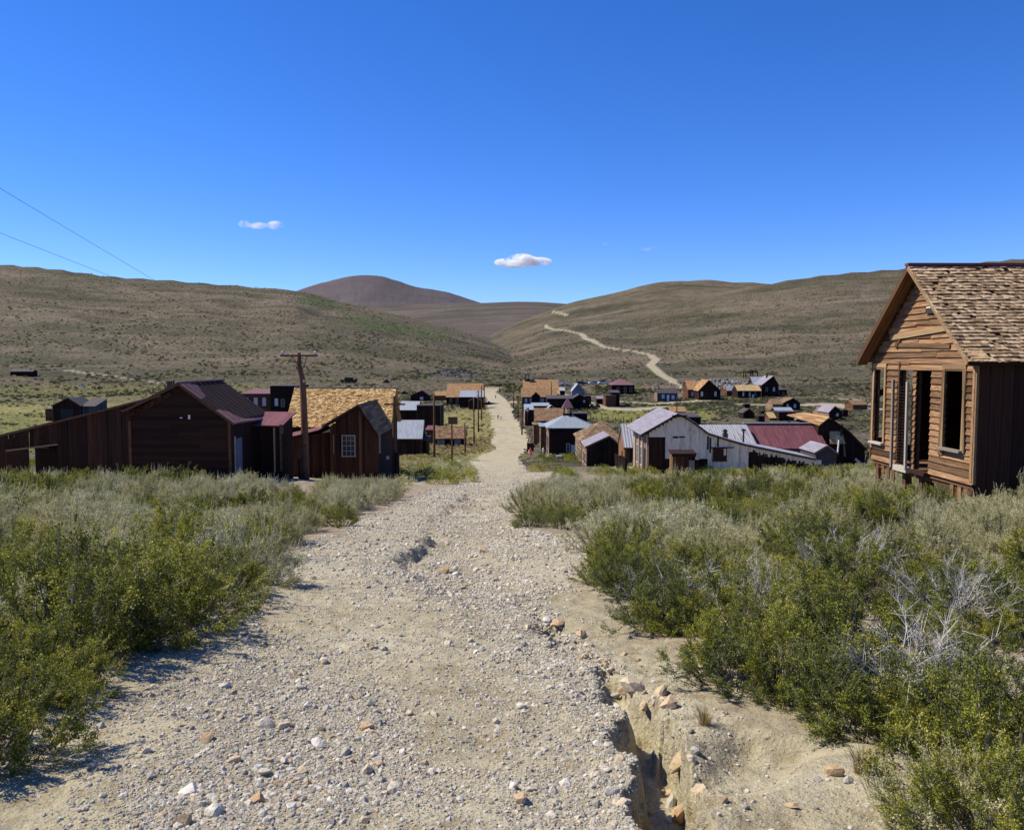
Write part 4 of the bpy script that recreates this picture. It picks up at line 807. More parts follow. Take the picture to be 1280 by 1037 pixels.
def window(par, x, z, w, h, y=0, side='f', pane=M_GLASS, frame=M_CANV, mull=(1, 1), name='window'):
    """frame with a pane and glazing bars, on the front (side f, facing -y) or on the left wall (side l, facing -x)"""
    t = .07
    def P(a, b, c): return (x+a, y-c, z+b) if side == 'f' else (x-c, y+a, z+b)
    def S_(a, b, c): return (a, c, b) if side == 'f' else (c, a, b)
    V, Fs = [], []
    def bx(cx, cz, sx, sz, dy, th):
        k = len(V)
        for i in (-.5, .5):
            for j in (-.5, .5):
                for q in (-.5, .5): V.append(P(cx+i*sx, cz+j*sz, dy+q*th))
        Fs.extend([[k, k+1, k+3, k+2], [k+4, k+6, k+7, k+5], [k, k+4, k+5, k+1], [k+2, k+3, k+7, k+6], [k, k+2, k+6, k+4], [k+1, k+5, k+7, k+3]])
    bx(-w/2, 0, t, h+t, .02, .06); bx(w/2, 0, t, h+t, .02, .06); bx(0, h/2, w+t, t, .023, .06); bx(0, -h/2, w+t*2, t, .03, .09)
    for i in range(1, mull[0]): bx(-w/2+w*i/mull[0], 0, .03, h, .017, .03)
    for j in range(1, mull[1]): bx(0, -h/2+h*j/mull[1], w, .03, .015, .03)
    f = poly(par, name, frame, V, Fs)
    me = bpy.data.meshes.new('pane'); V2 = [P(-w/2, -h/2, .004), P(w/2, -h/2, .004), P(w/2, h/2, .004), P(-w/2, h/2, .004), P(-w/2, -h/2, .012), P(w/2, -h/2, .012), P(w/2, h/2, .012), P(-w/2, h/2, .012)]
    me.from_pydata(V2, [], [[0, 1, 2, 3], [7, 6, 5, 4], [0, 4, 5, 1], [1, 5, 6, 2], [2, 6, 7, 3], [3, 7, 4, 0]]); me.materials.append(pane); q = bpy.data.objects.new('pane', me); COL.objects.link(q); q.parent = f
    return f
def house(name, label, x0, x1, rb, re, rr, dep, kind='side', d=None, wall=None, roof=None, left=None, win=(), lwin=(), door=None, cat='house', over=.25, rz=0.0, chim=(), px_pk=None, rth=.09, group=None, sh=None, ldoor=None):
    """front bottom edge between pixel columns x0..x1 on row rb; eave on row re, ridge on row rr; dep metres deep.
    kind: side (ridge parallel to the front), front (gable to the front), hip, flat, mono (high at the back)"""
    wall = wall or W_DARKV; roof = roof or R_DARK
    if d is None: d = ground((x0+x1)/2, rb).y
    A = pt(x0, rb, d); B = pt(x1, rb, d); w = (B-A).length; base = A.z; mid = (A+B)/2
    zr = lambda row, dd: EYE-drop_of(row, dd)
    he = zr(re, d)-base; hr = zr(rr, d+(dep/2 if kind in ('side', 'hip') else dep if kind == 'mono' else 0))-base
    t = thing(name, label, cat, (mid.x, d, base), rz, group); g0 = min(H(mid.x, d), H(mid.x, d+dep))-base-.6; g0 = min(g0, -.3); hw = w/2
    V = [(-hw, 0, g0), (hw, 0, g0), (hw, dep, g0), (-hw, dep, g0)]
    pk = 0 if px_pk is None else (px_pk-(x0+x1)/2)/(x1-x0)*w
    if kind == 'front':
        V += [(-hw, 0, he), (hw, 0, he), (hw, dep, he), (-hw, dep, he), (pk, 0, hr), (pk, dep, hr)]
        Fs = [[0, 1, 5, 8, 4], [2, 3, 7, 9, 6], [1, 2, 6, 5], [3, 0, 4, 7], [4, 8, 9, 7], [8, 5, 6, 9], [3, 2, 1, 0]]
    elif kind == 'side':
        V += [(-hw, 0, he), (hw, 0, he), (hw, dep, he), (-hw, dep, he), (-hw, dep/2, hr), (hw, dep/2, hr)]
        Fs = [[0, 1, 5, 4], [2, 3, 7, 6], [1, 2, 6, 9, 5], [3, 0, 4, 8, 7], [4, 5, 9, 8], [8, 9, 6, 7], [3, 2, 1, 0]]
    elif kind == 'mono':
        V += [(-hw, 0, he), (hw, 0, he), (hw, dep, hr), (-hw, dep, hr)]; Fs = [[0, 1, 5, 4], [2, 3, 7, 6], [1, 2, 6, 5], [3, 0, 4, 7], [4, 5, 6, 7], [3, 2, 1, 0]]
    else:
        V += [(-hw, 0, he), (hw, 0, he), (hw, dep, he), (-hw, dep, he)]; Fs = [[0, 1, 5, 4], [2, 3, 7, 6], [1, 2, 6, 5], [3, 0, 4, 7], [4, 5, 6, 7], [3, 2, 1, 0]]
    wo = poly(t, 'wall', wall, V, Fs)
    if left is not None: slab(t, 'side_wall', left, [(-hw-.012, dep, g0), (-hw-.012, 0, g0), (-hw-.012, 0, he), (-hw-.012, dep, he)], .01)  # left skin, often paler than the front to paint sunlight on it
    if kind == 'front':
        sL = (hr-he)/(hw+pk); sR = (hr-he)/(hw-pk); up = .04
        slab(t, 'roof', roof, [(-hw-over, -over, he-over*sL+up), (pk, -over, hr+up), (pk, dep+over, hr+up), (-hw-over, dep+over, he-over*sL+up)][::-1], rth)
        slab(t, 'roof', roof, [(pk, -over, hr+up+.004), (hw+over, -over, he-over*sR+up), (hw+over, dep+over, he-over*sR+up), (pk, dep+over, hr+up+.004)][::-1], rth)
    elif kind == 'side':
        s_ = (hr-he)/(dep/2); up = .04
        slab(t, 'roof', roof, [(-hw-over, -over, he-over*s_+up), (hw+over, -over, he-over*s_+up), (hw+over, dep/2, hr+up), (-hw-over, dep/2, hr+up)], rth)
        slab(t, 'roof', roof, [(-hw-over, dep/2, hr+up+.004), (hw+over, dep/2, hr+up+.004), (hw+over, dep+over, he-over*s_+up), (-hw-over, dep+over, he-over*s_+up)], rth)
        if sh: shingles(t, 'shingles', sh, (-hw-over, dep/2, hr+up+.01), (1, 0, 0), (0, -1, -s_), w+2*over, math.hypot(dep/2+over, (dep/2+over)*s_), .28, .35, g)
    elif kind == 'hip':
        rl = max(0, hw-dep/2)*.8; o2 = over
        V = [(-hw-o2, -o2, he), (hw+o2, -o2, he), (hw+o2, dep+o2, he), (-hw-o2, dep+o2, he), (pk-rl, dep/2, hr), (pk+rl+.02, dep/2, hr)]; V = V+[(a, b, c-rth) for a, b, c in V[:4]]
        poly(t, 'roof', roof, V, [[0, 1, 5, 4], [1, 2, 5], [2, 3, 4, 5], [3, 0, 4], [0, 6, 7, 1], [1, 7, 8, 2], [2, 8, 9, 3], [3, 9, 6, 0], [9, 8, 7, 6]])
    elif kind == 'mono':
        s_ = (hr-he)/dep; slab(t, 'roof', roof, [(-hw-over, -over, he-over*s_+.05), (hw+over, -over, he-over*s_+.05), (hw+over, dep+over, hr+over*s_+.05), (-hw-over, dep+over, hr+over*s_+.05)], rth)
    else:
        box(t, 'roof', roof, (0, dep/2, he+.05), (w+over, dep+over, .12))
    k = w/(x1-x0)
    if d < 330 and wall is not R_MAROON:
        for xx in (-hw+.08, hw-.08): box(t, 'corner_board', B_BROWN, (xx, -.03, (he+g0)/2), (.17, .05, he-g0-.05)).rotation_euler = (0, 0, 0)
        if kind == 'front':
            for q0, q1 in (((-hw-over, he-over*(hr-he)/(hw+pk)), (pk, hr)), ((hw+over, he-over*(hr-he)/(hw-pk)), (pk, hr))): beam(t, 'rake_board', B_BROWN, (q0[0], -over-.03, q0[1]-.06), (q1[0], -over-.03, q1[1]-.06), .16, .04)
        elif kind in ('side', 'mono'): beam(t, 'fascia', B_BROWN, (-hw-over, -over-.03, he-over*(hr-he)/(dep/2 if kind == 'side' else dep)-.07), (hw+over, -over-.03, he-over*(hr-he)/(dep/2 if kind == 'side' else dep)-.07), .15, .04)
    for q in win:
        a0, a1, r0, r1 = q[:4]; z0, z1 = zr(r1, d)-base, zr(r0, d)-base
        window(t, ((a0+a1)/2-(x0+x1)/2)*k, (z0+z1)/2, (a1-a0)*k, z1-z0, 0, 'f', q[4] if len(q) > 4 else M_GLASS, mull=(1, 2))
    if door:
        a0, a1, r0 = door[:3]; z1 = zr(r0, d)-base; box(t, 'door', door[3] if len(door) > 3 else B_BROWN, (((a0+a1)/2-(x0+x1)/2)*k, -.02, z1/2), ((a1-a0)*k, .08, z1))
    for yy, zz, ww, hh in lwin: window(t, -hw-.015, zz, ww, hh, yy, 'l', mull=(1, 2))
    if ldoor: box(t, 'door', B_BROWN, (-hw-.03, ldoor[0], ldoor[2]/2), (.08, ldoor[1], ldoor[2]))
    for cx, rt, wd in chim:
        X = (cx-(x0+x1)/2)*k; yc = dep*.45; zt = zr(rt, d+yc)-base; zb = he; box(t, 'chimney', M_IRON, (X, yc, (zt+zb)/2), (wd, wd, zt-zb))
    return t, w, he, hr, base, d
# ------------------------------------------------------------ cabin on the right, board by board
gr = np.random.default_rng(42); pr = random.Random(42)
def cabin():
    X0 = 9.6; Y0 = 16.5; fl = EYE-2.5; t = thing('wooden_cabin', 'weathered honey-brown gabled cabin on posts at the right with empty tall windows', 'cabin', (X0, Y0, fl)); LEN = 6.5; Wd = 4.7; he = 2.62; hp = 4.62; yc = Wd/2
    zeta = lambda y: he+(hp-he)*(1-abs(y-yc)/yc)
    # openings on the front: y0, y1, z0, z1
    ops = [(20.52-Y0, 21.22-Y0-.0, .42, 2.34), (19.14-Y0, 19.72-Y0, 0, 2.36), (18.28-Y0, 18.95-Y0, -.02, 2.36), (16.94-Y0, 17.66-Y0, .62, 2.33)]
    ops[0] = (20.52-Y0, 21.08-Y0, .42, 2.34)
    z = .0; zz = -.0; k = 0; ex = .148
    z = -.06
    while z < hp-.1:
        zc = z+ex/2; 
        if zc < he: a, b = 0.0, Wd
        else: q = (zc-he)/(hp-he)*yc; a, b = q+.03, Wd-q-.03
        segs = [(a, b)]
        for o in ops:
            if o[2]-.05 < zc < o[3]+.02:
                new = []
                for s in segs:
                    if o[1] <= s[0] or o[0] >= s[1]: new.append(s); continue
                    if o[0] > s[0]: new.append((s[0], o[0])) 
                    if o[1] < s[1]: new.append((o[1], s[1]))
                segs = new
        for s in segs:
            L = s[1]-s[0]
            if L < .04: continue
            cuts = [s[0]]
            if L > 2.0 and pr.random() < .75: cuts.append(s[0]+L*pr.uniform(.3, .7))
            cuts.append(s[1])
            for c0, c1 in zip(cuts[:-1], cuts[1:]):
                j = pr.uniform(-.018, .018); rag = pr.uniform(-.012, .012); til = pr.gauss(0, .006)+(pr.gauss(0, .03) if 2.9 < z < 3.6 and pr.random() < .5 else 0)
                mat = B_LIT if pr.random() < .86 else B_BROWN
                o = box(t, 'siding_board', mat, (-.016-.006*pr.random(), (c0+c1)/2+rag*.3, zc+j*.3), (c1-c0-.006+rag*.5, .020, ex*1.12), (0, 0, 0)); o.rotation_euler = Euler((R(-7), 0, R(90)), 'XYZ')
                o.rotation_euler = (Matrix.Rotation(R(90), 3, 'Z') @ Matrix.Rotation(til, 3, 'Y') @ Matrix.Rotation(R(pr.uniform(9, 15)), 3, 'X')).to_euler()
        z += ex
    # studs, and a dark inner lining added behind the siding against light leaks
    for y in (.0, .9, 1.60, 1.78, 2.45, 2.64, 3.22, 4.02, 4.60):
        if any(o[0] < y < o[1] for o in ops): continue
        box(t, 'stud', B_BROWN, (.065, y+.03, 1.3), (.09, .05, 2.7))
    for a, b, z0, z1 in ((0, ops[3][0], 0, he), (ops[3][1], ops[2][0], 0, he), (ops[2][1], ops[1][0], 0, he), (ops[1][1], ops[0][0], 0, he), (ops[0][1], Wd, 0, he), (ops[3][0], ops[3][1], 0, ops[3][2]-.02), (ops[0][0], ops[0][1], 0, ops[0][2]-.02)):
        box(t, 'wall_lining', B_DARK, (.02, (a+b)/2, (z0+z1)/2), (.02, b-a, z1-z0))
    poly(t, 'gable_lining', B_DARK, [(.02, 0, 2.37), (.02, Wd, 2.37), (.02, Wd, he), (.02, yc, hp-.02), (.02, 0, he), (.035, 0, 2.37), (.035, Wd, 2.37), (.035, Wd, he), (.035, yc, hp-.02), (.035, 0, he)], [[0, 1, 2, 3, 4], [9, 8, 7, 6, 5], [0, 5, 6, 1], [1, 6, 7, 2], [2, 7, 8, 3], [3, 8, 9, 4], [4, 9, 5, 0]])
    # trims of the openings; the casings lean
    def casing(o, lean0=0, lean1=0, ext=.18, mat=B_TAN, s='casing'):
        beam(t, s, mat, (-.05, o[0]-.04, o[2]-.05), (-.05, o[0]-.04+lean0, o[3]+.05), .035, .085, (1, 0, 0)); beam(t, s, mat, (-.05, o[1]+.04+lean1, o[2]-ext), (-.05, o[1]+.04, o[3]+.05), .035, .085, (1, 0, 0))
        box(t, s, mat, (-.052, (o[0]+o[1])/2, o[3]+.06), (.03, o[1]-o[0]+.2, .10))
    casing(ops[3], -.02, -.0); casing(ops[0], .0, .03)
    beam(t, 'casing', B_TAN, (-.06, ops[3][0]-.12, ops[3][2]-.05), (-.06, ops[3][0]-.03, ops[3][3]+.03), .03, .07, (1, 0, 0)); beam(t, 'casing', B_LIT, (-.055, ops[3][1]+.13, ops[3][2]-.2), (-.055, ops[3][1]+.05, ops[3][3]), .03, .07, (1, 0, 0))
    for o in (ops[3], ops[0]): box(t, 'window_sill', B_GREY, (-.08, (o[0]+o[1])/2, o[2]-.03), (.13, o[1]-o[0]+.16, .055))
    box(t, 'casing', B_BROWN, (-.045, ops[1][1]+.03, 1.25), (.03, .06, 2.5)); box(t, 'threshold', B_GREY, (-.07, (ops[1][0]+ops[1][1])/2-.02, -.10), (.16, .66, .13)); box(t, 'threshold', B_DARK, (-.05, (ops[2][0]+ops[2][1])/2, -.09), (.2, .74, .08))
    # loose grey screen door standing in front of the opening
    for y, a, b in ((ops[1][0]-.02, -.08, 2.02), (ops[1][1]+.12, -.12, 2.06)): beam(t, 'door_post', B_GREY, (-.14, y, a), (-.14, y+.02, b), .05, .075, (1, 0, 0))
    for i in range(26): box(t, 'screen_wire', M_IRON, (-.12, (ops[1][0]+ops[1][1])/2+.05, .02+i*.075), (.006, .66, .006))
    for i in range(0): box(t, 'screen_wire', M_IRON, (-.01, (ops[2][0]+ops[2][1])/2, .05+i*.11), (.006, .66, .005))
    for i in range(0): box(t, 'screen_wire', M_IRON, (-.01, (ops[3][0]+ops[3][1])/2, .75+i*.15), (.006, .70, .005))
    box(t, 'crossbar', B_DARK, (.30, 4.55, 1.70), (.5, .05, .16)); 
    # corner boards
    box(t, 'corner_board', B_TAN, (-.03, -.035, 1.33), (.05, .05, 2.75)); box(t, 'corner_board', B_BROWN, (-.03, Wd+.03, 1.33), (.05, .05, 2.75)); box(t, 'corner_board', B_LIT, (-.045, .05, 1.3), (.022, .08, 2.6))
    # south wall of upright boards
    x = .03
    while x < LEN:
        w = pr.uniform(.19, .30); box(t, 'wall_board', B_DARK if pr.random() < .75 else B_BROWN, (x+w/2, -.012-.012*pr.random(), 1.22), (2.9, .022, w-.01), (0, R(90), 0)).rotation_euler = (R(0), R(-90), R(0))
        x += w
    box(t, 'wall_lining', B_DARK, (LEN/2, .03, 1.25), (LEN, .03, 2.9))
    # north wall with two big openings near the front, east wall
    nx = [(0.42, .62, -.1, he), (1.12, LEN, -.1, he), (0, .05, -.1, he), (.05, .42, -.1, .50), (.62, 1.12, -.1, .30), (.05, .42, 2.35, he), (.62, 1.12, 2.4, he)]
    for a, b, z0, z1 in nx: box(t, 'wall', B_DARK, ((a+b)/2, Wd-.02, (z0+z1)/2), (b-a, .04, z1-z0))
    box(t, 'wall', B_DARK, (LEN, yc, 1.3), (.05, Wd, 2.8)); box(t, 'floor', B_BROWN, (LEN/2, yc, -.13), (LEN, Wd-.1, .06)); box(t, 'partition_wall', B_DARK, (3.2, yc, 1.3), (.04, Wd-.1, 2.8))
    poly(t, 'gable_lining', B_DARK, [(LEN, 0, he), (LEN, Wd, he), (LEN, yc, hp), (LEN+.02, 0, he), (LEN+.02, Wd, he), (LEN+.02, yc, hp)], [[0, 1, 2], [5, 4, 3], [0, 3, 4, 1], [1, 4, 5, 2], [2, 5, 3, 0]])
    # roof
    s_ = (hp-he)/yc; ov = .30; f = -.34; e = .24
    ze = he-e*s_+.10; zr_ = hp+.10
    slab(t, 'roof_deck', B_BROWN, [(f, -e, ze), (LEN+.2, -e, ze), (LEN+.2, yc, zr_), (f, yc, zr_)], .035)
    slab(t, 'roof_deck', B_BROWN, [(f, yc, zr_), (LEN+.2, yc, zr_), (LEN+.2, Wd+e, ze), (f, Wd+e, ze)], .035)
    lv = math.hypot(yc+e, zr_-ze)
    shingles(t, 'shingles', R_AGED, (f-.03, yc, zr_+.012), (1, 0, 0), (0, -1, -s_), LEN+.2, lv+.05, .115, .105, gr, lift=.034, single=290, smat=R_AGED1, miss=.025)
    shingles(t, 'shingles', R_AGED, (LEN+.2, yc, zr_+.012), (-1, 0, 0), (0, 1, -s_), LEN+.5, lv+.05, .16, .2, gr, lift=.02)
    beam(t, 'ridge_cap', R_MAROON, (f-.06, yc, zr_+.04), (LEN+.2, yc, zr_+.03), .06, .17)
    # rake boards and soffit
    beam(t, 'rake_board', B_TAN, (f-.02, yc, zr_-.03), (f-.02, -e-.02, ze-.03), .11, .03); beam(t, 'rake_board', B_BROWN, (f-.02, yc, zr_-.03), (f-.02, Wd+e+.02, ze-.03), .13, .03)
    beam(t, 'soffit_board', B_BROWN, (f+.10, yc, zr_-.09), (f+.10, Wd+e, ze-.09), .02, .26, (0, 0, 1)); beam(t, 'fascia', B_DARK, (f, -e, ze-.05), (LEN, -e, ze-.05), .09, .03)
    slab(t, 'loose_board', B_TAN, [(f+.05, -e-.03, ze+.05), (f+.42, -e-.02, ze+.06), (f+.36, .25, ze+.42), (f+.02, .2, ze+.40)], .02)
    # loose boards on the gable and a little metal plate
    beam(t, 'loose_board', B_TAN, (-.06, 3.75, 3.10), (-.06, 1.2, 3.24), .13, .02, (0, 0, 1)); beam(t, 'loose_board', B_LIT, (-.055, 3.5, 2.92), (-.055, 1.0, 2.84), .10, .02); beam(t, 'loose_board', B_BROWN, (-.07, 3.45, 2.86), (-.07, 3.25, 3.04), .09, .02)
    box(t, 'metal_plate', M_IRON, (-.06, 1.85, 3.66), (.02, .42, .12)); box(t, 'metal_plate', M_WHITEP, (-.07, 1.9, 3.74), (.02, .22, .03))
    # posts and skirt
    for y in (.25, 2.2, 3.0, 4.45): box(t, 'pier', B_BROWN, (.1, y, -.75), (.16, .16, 1.3))
    for y in (.3, .55, .85, 3.55, 3.8, 4.1): box(t, 'skirt_board', B_BROWN if y > 1 else B_LIT, (.02, y, -.30), (.02, .14, .42))
    for x_ in (1.5, 3, 4.5, 6): box(t, 'pier', B_BROWN, (x_, .1, -.8), (.16, .16, 1.3)); box(t, 'pier', B_BROWN, (x_, Wd-.1, -.8), (.16, .16, 1.3))
    box(t, 'beam', B_BROWN, (LEN/2, .1, -.2), (LEN, .12, .12)); box(t, 'beam', B_BROWN, (.1, yc, -.2), (.12, Wd, .12)); box(t, 'beam', B_BROWN, (LEN/2, Wd-.12, -.2), (LEN, .12, .12))
cabin()

# ------------------------------------------------------------ long dark barn with a lean-to on the left
def barn():
    d = 41; A = pt(163, 597, d); w = (pt(290, 597, d)-A).length; L = 6.3; t = thing('long_barn', 'long dark brown barn with purple-brown roof and sloping lean-to at far left', 'barn', (A.x, d, A.z)); zr = lambda row, dd=d: EYE-drop_of(row, dd)-A.z
    sx = lambda px: x_of(px, d, -6)-A.x
    he = zr(526); hp = zr(480); pk = sx(228); el = zr(512)
    # gable of level planks
    z = -.3; ex = .205
    while z < hp-.12:
        a, b = 0, w; zc = z+ex
        if zc > he: b = w-(zc-he)/(hp-he)*(w-pk)
        if zc > el: a = (zc-el)/(hp-el)*pk
        c = [a, b] if pr.random() < .4 or b-a < 3 else [a, a+(b-a)*pr.uniform(.3, .7), b]
        for c0, c1 in zip(c[:-1], c[1:]): box(t, 'siding_board', B_DARK, ((c0+c1)/2, -.02-.01*pr.random(), zc-ex/2), (c1-c0-.01, .03, ex*.97), (pr.gauss(0, .004), pr.gauss(0, .004), 0))
        z += ex
    V = [(0, 0, -.8), (w, 0, -.8), (w, L, -.8), (0, L, -.8), (0, 0, el), (w, 0, he), (w, L, he), (0, L, el), (pk, 0, hp-.02), (pk, L, hp-.02)]
    poly(t, 'wall', W_DARKV, V, [[0, 1, 5, 8, 4], [2, 3, 7, 9, 6], [1, 2, 6, 5], [3, 0, 4, 7], [4, 8, 9, 7], [8, 5, 6, 9], [3, 2, 1, 0]])
    sR = (hp-he)/(w-pk); ov = .2
    def sag(x0, x1, nm):
        n_ = 10; V, Fs = [], []
        for i in range(n_+1):
            y = -ov+(L+2*ov)*i/n_; s = -.22*math.sin(max(0, (y-1)/(L))*math.pi*.6)
            for x, zz in ((pk, hp+.05), ((pk+w)/2, (hp+he)/2-.03), (w+ov, he-ov*sR+.04)):
                V.append((x, y, zz+s*(1 if x != w+ov else .5)))
        m_ = len(V); V += [(a, b, c-.08) for a, b, c in V]
        for i in range(n_):
            for j in range(2): q = i*3+j; Fs += [[q, q+1, q+4, q+3], [m_+q+3, m_+q+4, m_+q+1, m_+q]]
            q = i*3; Fs += [[q, q+3, m_+q+3, m_+q], [q+2, m_+q+2, m_+q+5, q+5]]
        Fs += [[0, m_, m_+1, 1], [1, m_+1, m_+2, 2]]; q = n_*3; Fs += [[q, q+1, m_+q+1, m_+q], [q+1, q+2, m_+q+2, m_+q+1]]
        return poly(t, nm, R_PURPLE, V, Fs)
    sag(0, 1, 'roof')
    slab(t, 'roof', R_PURPLE, [(-ov, -ov, el-.1), (pk, -ov, hp+.045), (pk, L+ov, hp+.045), (-ov, L+ov, el-.1)][::-1], .07)
    for i in range(9):   # battens showing on the sheet roof
        y = .3+i*L/9; beam(t, 'roof_seam', R_PURPLE, (pk+.05, y, hp+.07-.03*i*.5), (w+ov-.05, y, he+.03-.012*i), .03, .03)
    beam(t, 'rake_board', B_BROWN, (pk, -ov-.02, hp), (w+ov, -ov-.02, he-ov*sR), .13, .03); beam(t, 'rake_board', B_BROWN, (pk, -ov-.02, hp), (0, -ov-.02, el), .13, .03)
    box(t, 'corner_board', B_BROWN, (w-.06, -.05, he/2-.3), (.14, .03, he+.6)); box(t, 'corner_board', B_BROWN, (.07, -.06, he/2-.4), (.14, .03, he+.8))
    box(t, 'door', M_LILAC, (w+.03, 1.05, .95), (.06, .85, 2.05)); box(t, 'door_frame', B_GREY, (w+.02, .5, 1.0), (.05, .1, 2.2)); box(t, 'chimney', M_IRON, (pk-.95, 1.0, hp-.25), (.2, .2, .75)); box(t, 'chimney', M_IRON, (pk-.78, 1.1, hp-.1), (.08, .08, .55))
    box(t, 'white_scrap', M_WHITEP, (sx(239), -.05, zr(521)), (.1, .03, .22)); box(t, 'white_scrap', M_WHITEP, (sx(229), -.05, zr(522)), (.12, .03, .05))
    # lean-to: boards hang from the long sloping plate
    xl = sx(1.5); zt = lambda x: zr(545)+(zr(494)-zr(545))*(x-xl)/(sx(205)-xl); x = xl; mid_ = zr(562)
    opx = (sx(10), sx(75))
    while x < -.02:
        bw = pr.uniform(.2, .3); xc = x+bw/2; top = zt(xc)-.03; inop = opx[0] < xc < opx[1]
        lo = (zr(563)+(zr(556)-zr(563))*(xc-opx[0])/(opx[1]-opx[0])) if inop else -.5-pr.random()*.3
        beam(t, 'wall_board', B_RED if pr.random() < .55 else B_DARK, (xc, -.03-.03*pr.random(), lo), (xc+pr.gauss(0, .01), -.03, top), .025, bw-.015, (0, 1, 0))
        x += bw
    x = 0.0
    for i in range(6):
        xc = pk*i/6*.8; beam(t, 'gable_fascia', B_RED, (xc, -.10, el+(hp-el)*xc/pk-.35), (xc+.45, -.10, el+(hp-el)*(xc+.45)/pk-.25), .20, .02)
    beam(t, 'top_plate', B_BROWN, (xl-.1, -.10, zt(xl)-.02), (sx(205), -.10, zt(sx(205))-.02), .10, .08); beam(t, 'lintel', B_TAN, (opx[0], -.09, zr(563)), (opx[1], -.09, zr(555)), .09, .05)
    box(t, 'post', B_BROWN, (xl+.15, .05, zr(575)), (.2, .16, 2.6)); box(t, 'post', B_DARK, (opx[1], .1, zr(578)), (.15, .15, 2.2)); box(t, 'post', B_DARK, (sx(46), 3.3, .1), (.14, .14, 2.2)); box(t, 'post', B_DARK, (sx(31), 3.2, .1), (1.0, .1, 2.2)); box(t, 'post', B_DARK, (sx(15), 3.25, .1), (.9, .1, 2.2))
    slab(t, 'lean_to_roof', R_DARK, [(xl-.15, -.15, zt(xl)+.03), (0, -.15, zt(0)+.03), (0, 3.6, zt(0)+.03), (xl-.15, 3.6, zt(xl)+.03)], .06)
    slab(t, 'lean_to_roof', R_DARK, [(0, -.15, zt(0)+.028), (sx(205), -.15, zt(sx(205))+.028), (sx(205), 2.2, zt(sx(205))+.028), (0, 2.2, zt(0)+.028)], .05)
    xb = lambda q: x_of(q, d+3.45, -6)-A.x
    for a_, b_ in ((-8, 36.5), (44.5, 78)): slab(t, 'back_wall', B_DARK, [(xb(a_), 3.45, -.7), (xb(b_), 3.45, -.7), (xb(b_), 3.45, zt(xb(b_))-.05), (xb(a_), 3.45, zt(xb(a_))-.05)], .05)
    slab(t, 'back_wall', B_DARK, [(sx(75), 3.55, -.6), (0, 3.55, -.6), (0, 3.55, zt(0)-.05), (sx(75), 3.55, zt(sx(75))-.05)], .05); slab(t, 'back_wall', B_DARK, [(sx(44.5), 3.5, zr(563)), (sx(75), 3.5, zr(563)), (sx(75), 3.5, zt(sx(75))-.05), (sx(44.5), 3.5, zt(sx(44))-.05)], .05); slab(t, 'back_wall', B_DARK, [(sx(44.5), 3.51, -.6), (sx(75), 3.51, -.6), (sx(75), 3.51, zr(563)), (sx(44.5), 3.51, zr(563))], .04)
    slab(t, 'partition_wall', B_DARK, [(opx[1]+.1, .1, -.6), (opx[1]+.1, 3.5, -.6), (opx[1]+.1, 3.5, zt(opx[1])), (opx[1]+.1, .1, zt(opx[1]))], .04)
    p = pt(66, 608, 36); q = thing('white_plank', 'short white plank lying in the brush before the barn opening', 'plank', (p.x, p.y, H(p.x, p.y)+.35)); box(q, 'plank', M_WHITEP, (0, 0, 0), (.5, .16, .05), (0, R(12), R(-10)))
    # red-roofed side shed
    d2 = 44.6; A2 = pt(308, 588, d2); w2 = (pt(352, 588, d2)-A2).length; s = thing('side_shed', 'low dark shed with faded pink roof joined to the right end of the barn', 'shed', (A2.x, d2, A2.z)); z2 = lambda row, dd=d2: EYE-drop_of(row, dd)-A2.z
    x = .0
    while x < w2:
        bw = pr.uniform(.17, .26); beam(s, 'wall_board', B_DARK, (x+bw/2, 0, -.6), (x+bw/2, 0, z2(533)), .025, bw-.012, (0, 1, 0)); x += bw
    poly(s, 'wall', W_DARKV, [(0, .02, -.8), (w2, .02, -.8), (w2, 2.4, -.8), (0, 2.4, -.8), (0, .02, z2(533)), (w2, .02, z2(533)), (w2, 2.4, z2(516, d2+2.4)), (0, 2.4, z2(516, d2+2.4))], [[0, 1, 5, 4], [1, 2, 6, 5], [2, 3, 7, 6], [3, 0, 4, 7], [4, 5, 6, 7], [3, 2, 1, 0]])
    slab(s, 'roof', R_MAROON, [(-.55, -.1, z2(532)+.08), (w2+.1, -.1, z2(533)+.05), (w2+.2, 2.5, z2(516, d2+2.4)+.05), (-1.0, 2.5, z2(515, d2+2.4)+.06)], .07); box(s, 'post', B_TAN, (w2-.35, -.08, z2(562)), (.09, .05, 2.5)); box(s, 'corner_board', B_BROWN, (w2, -.05, z2(560)), (.12, .05, 2.6)); box(s, 'lamp_plate', M_GLASS, (w2+.08, -.1, z2(536)), (.22, .05, .5))
barn()

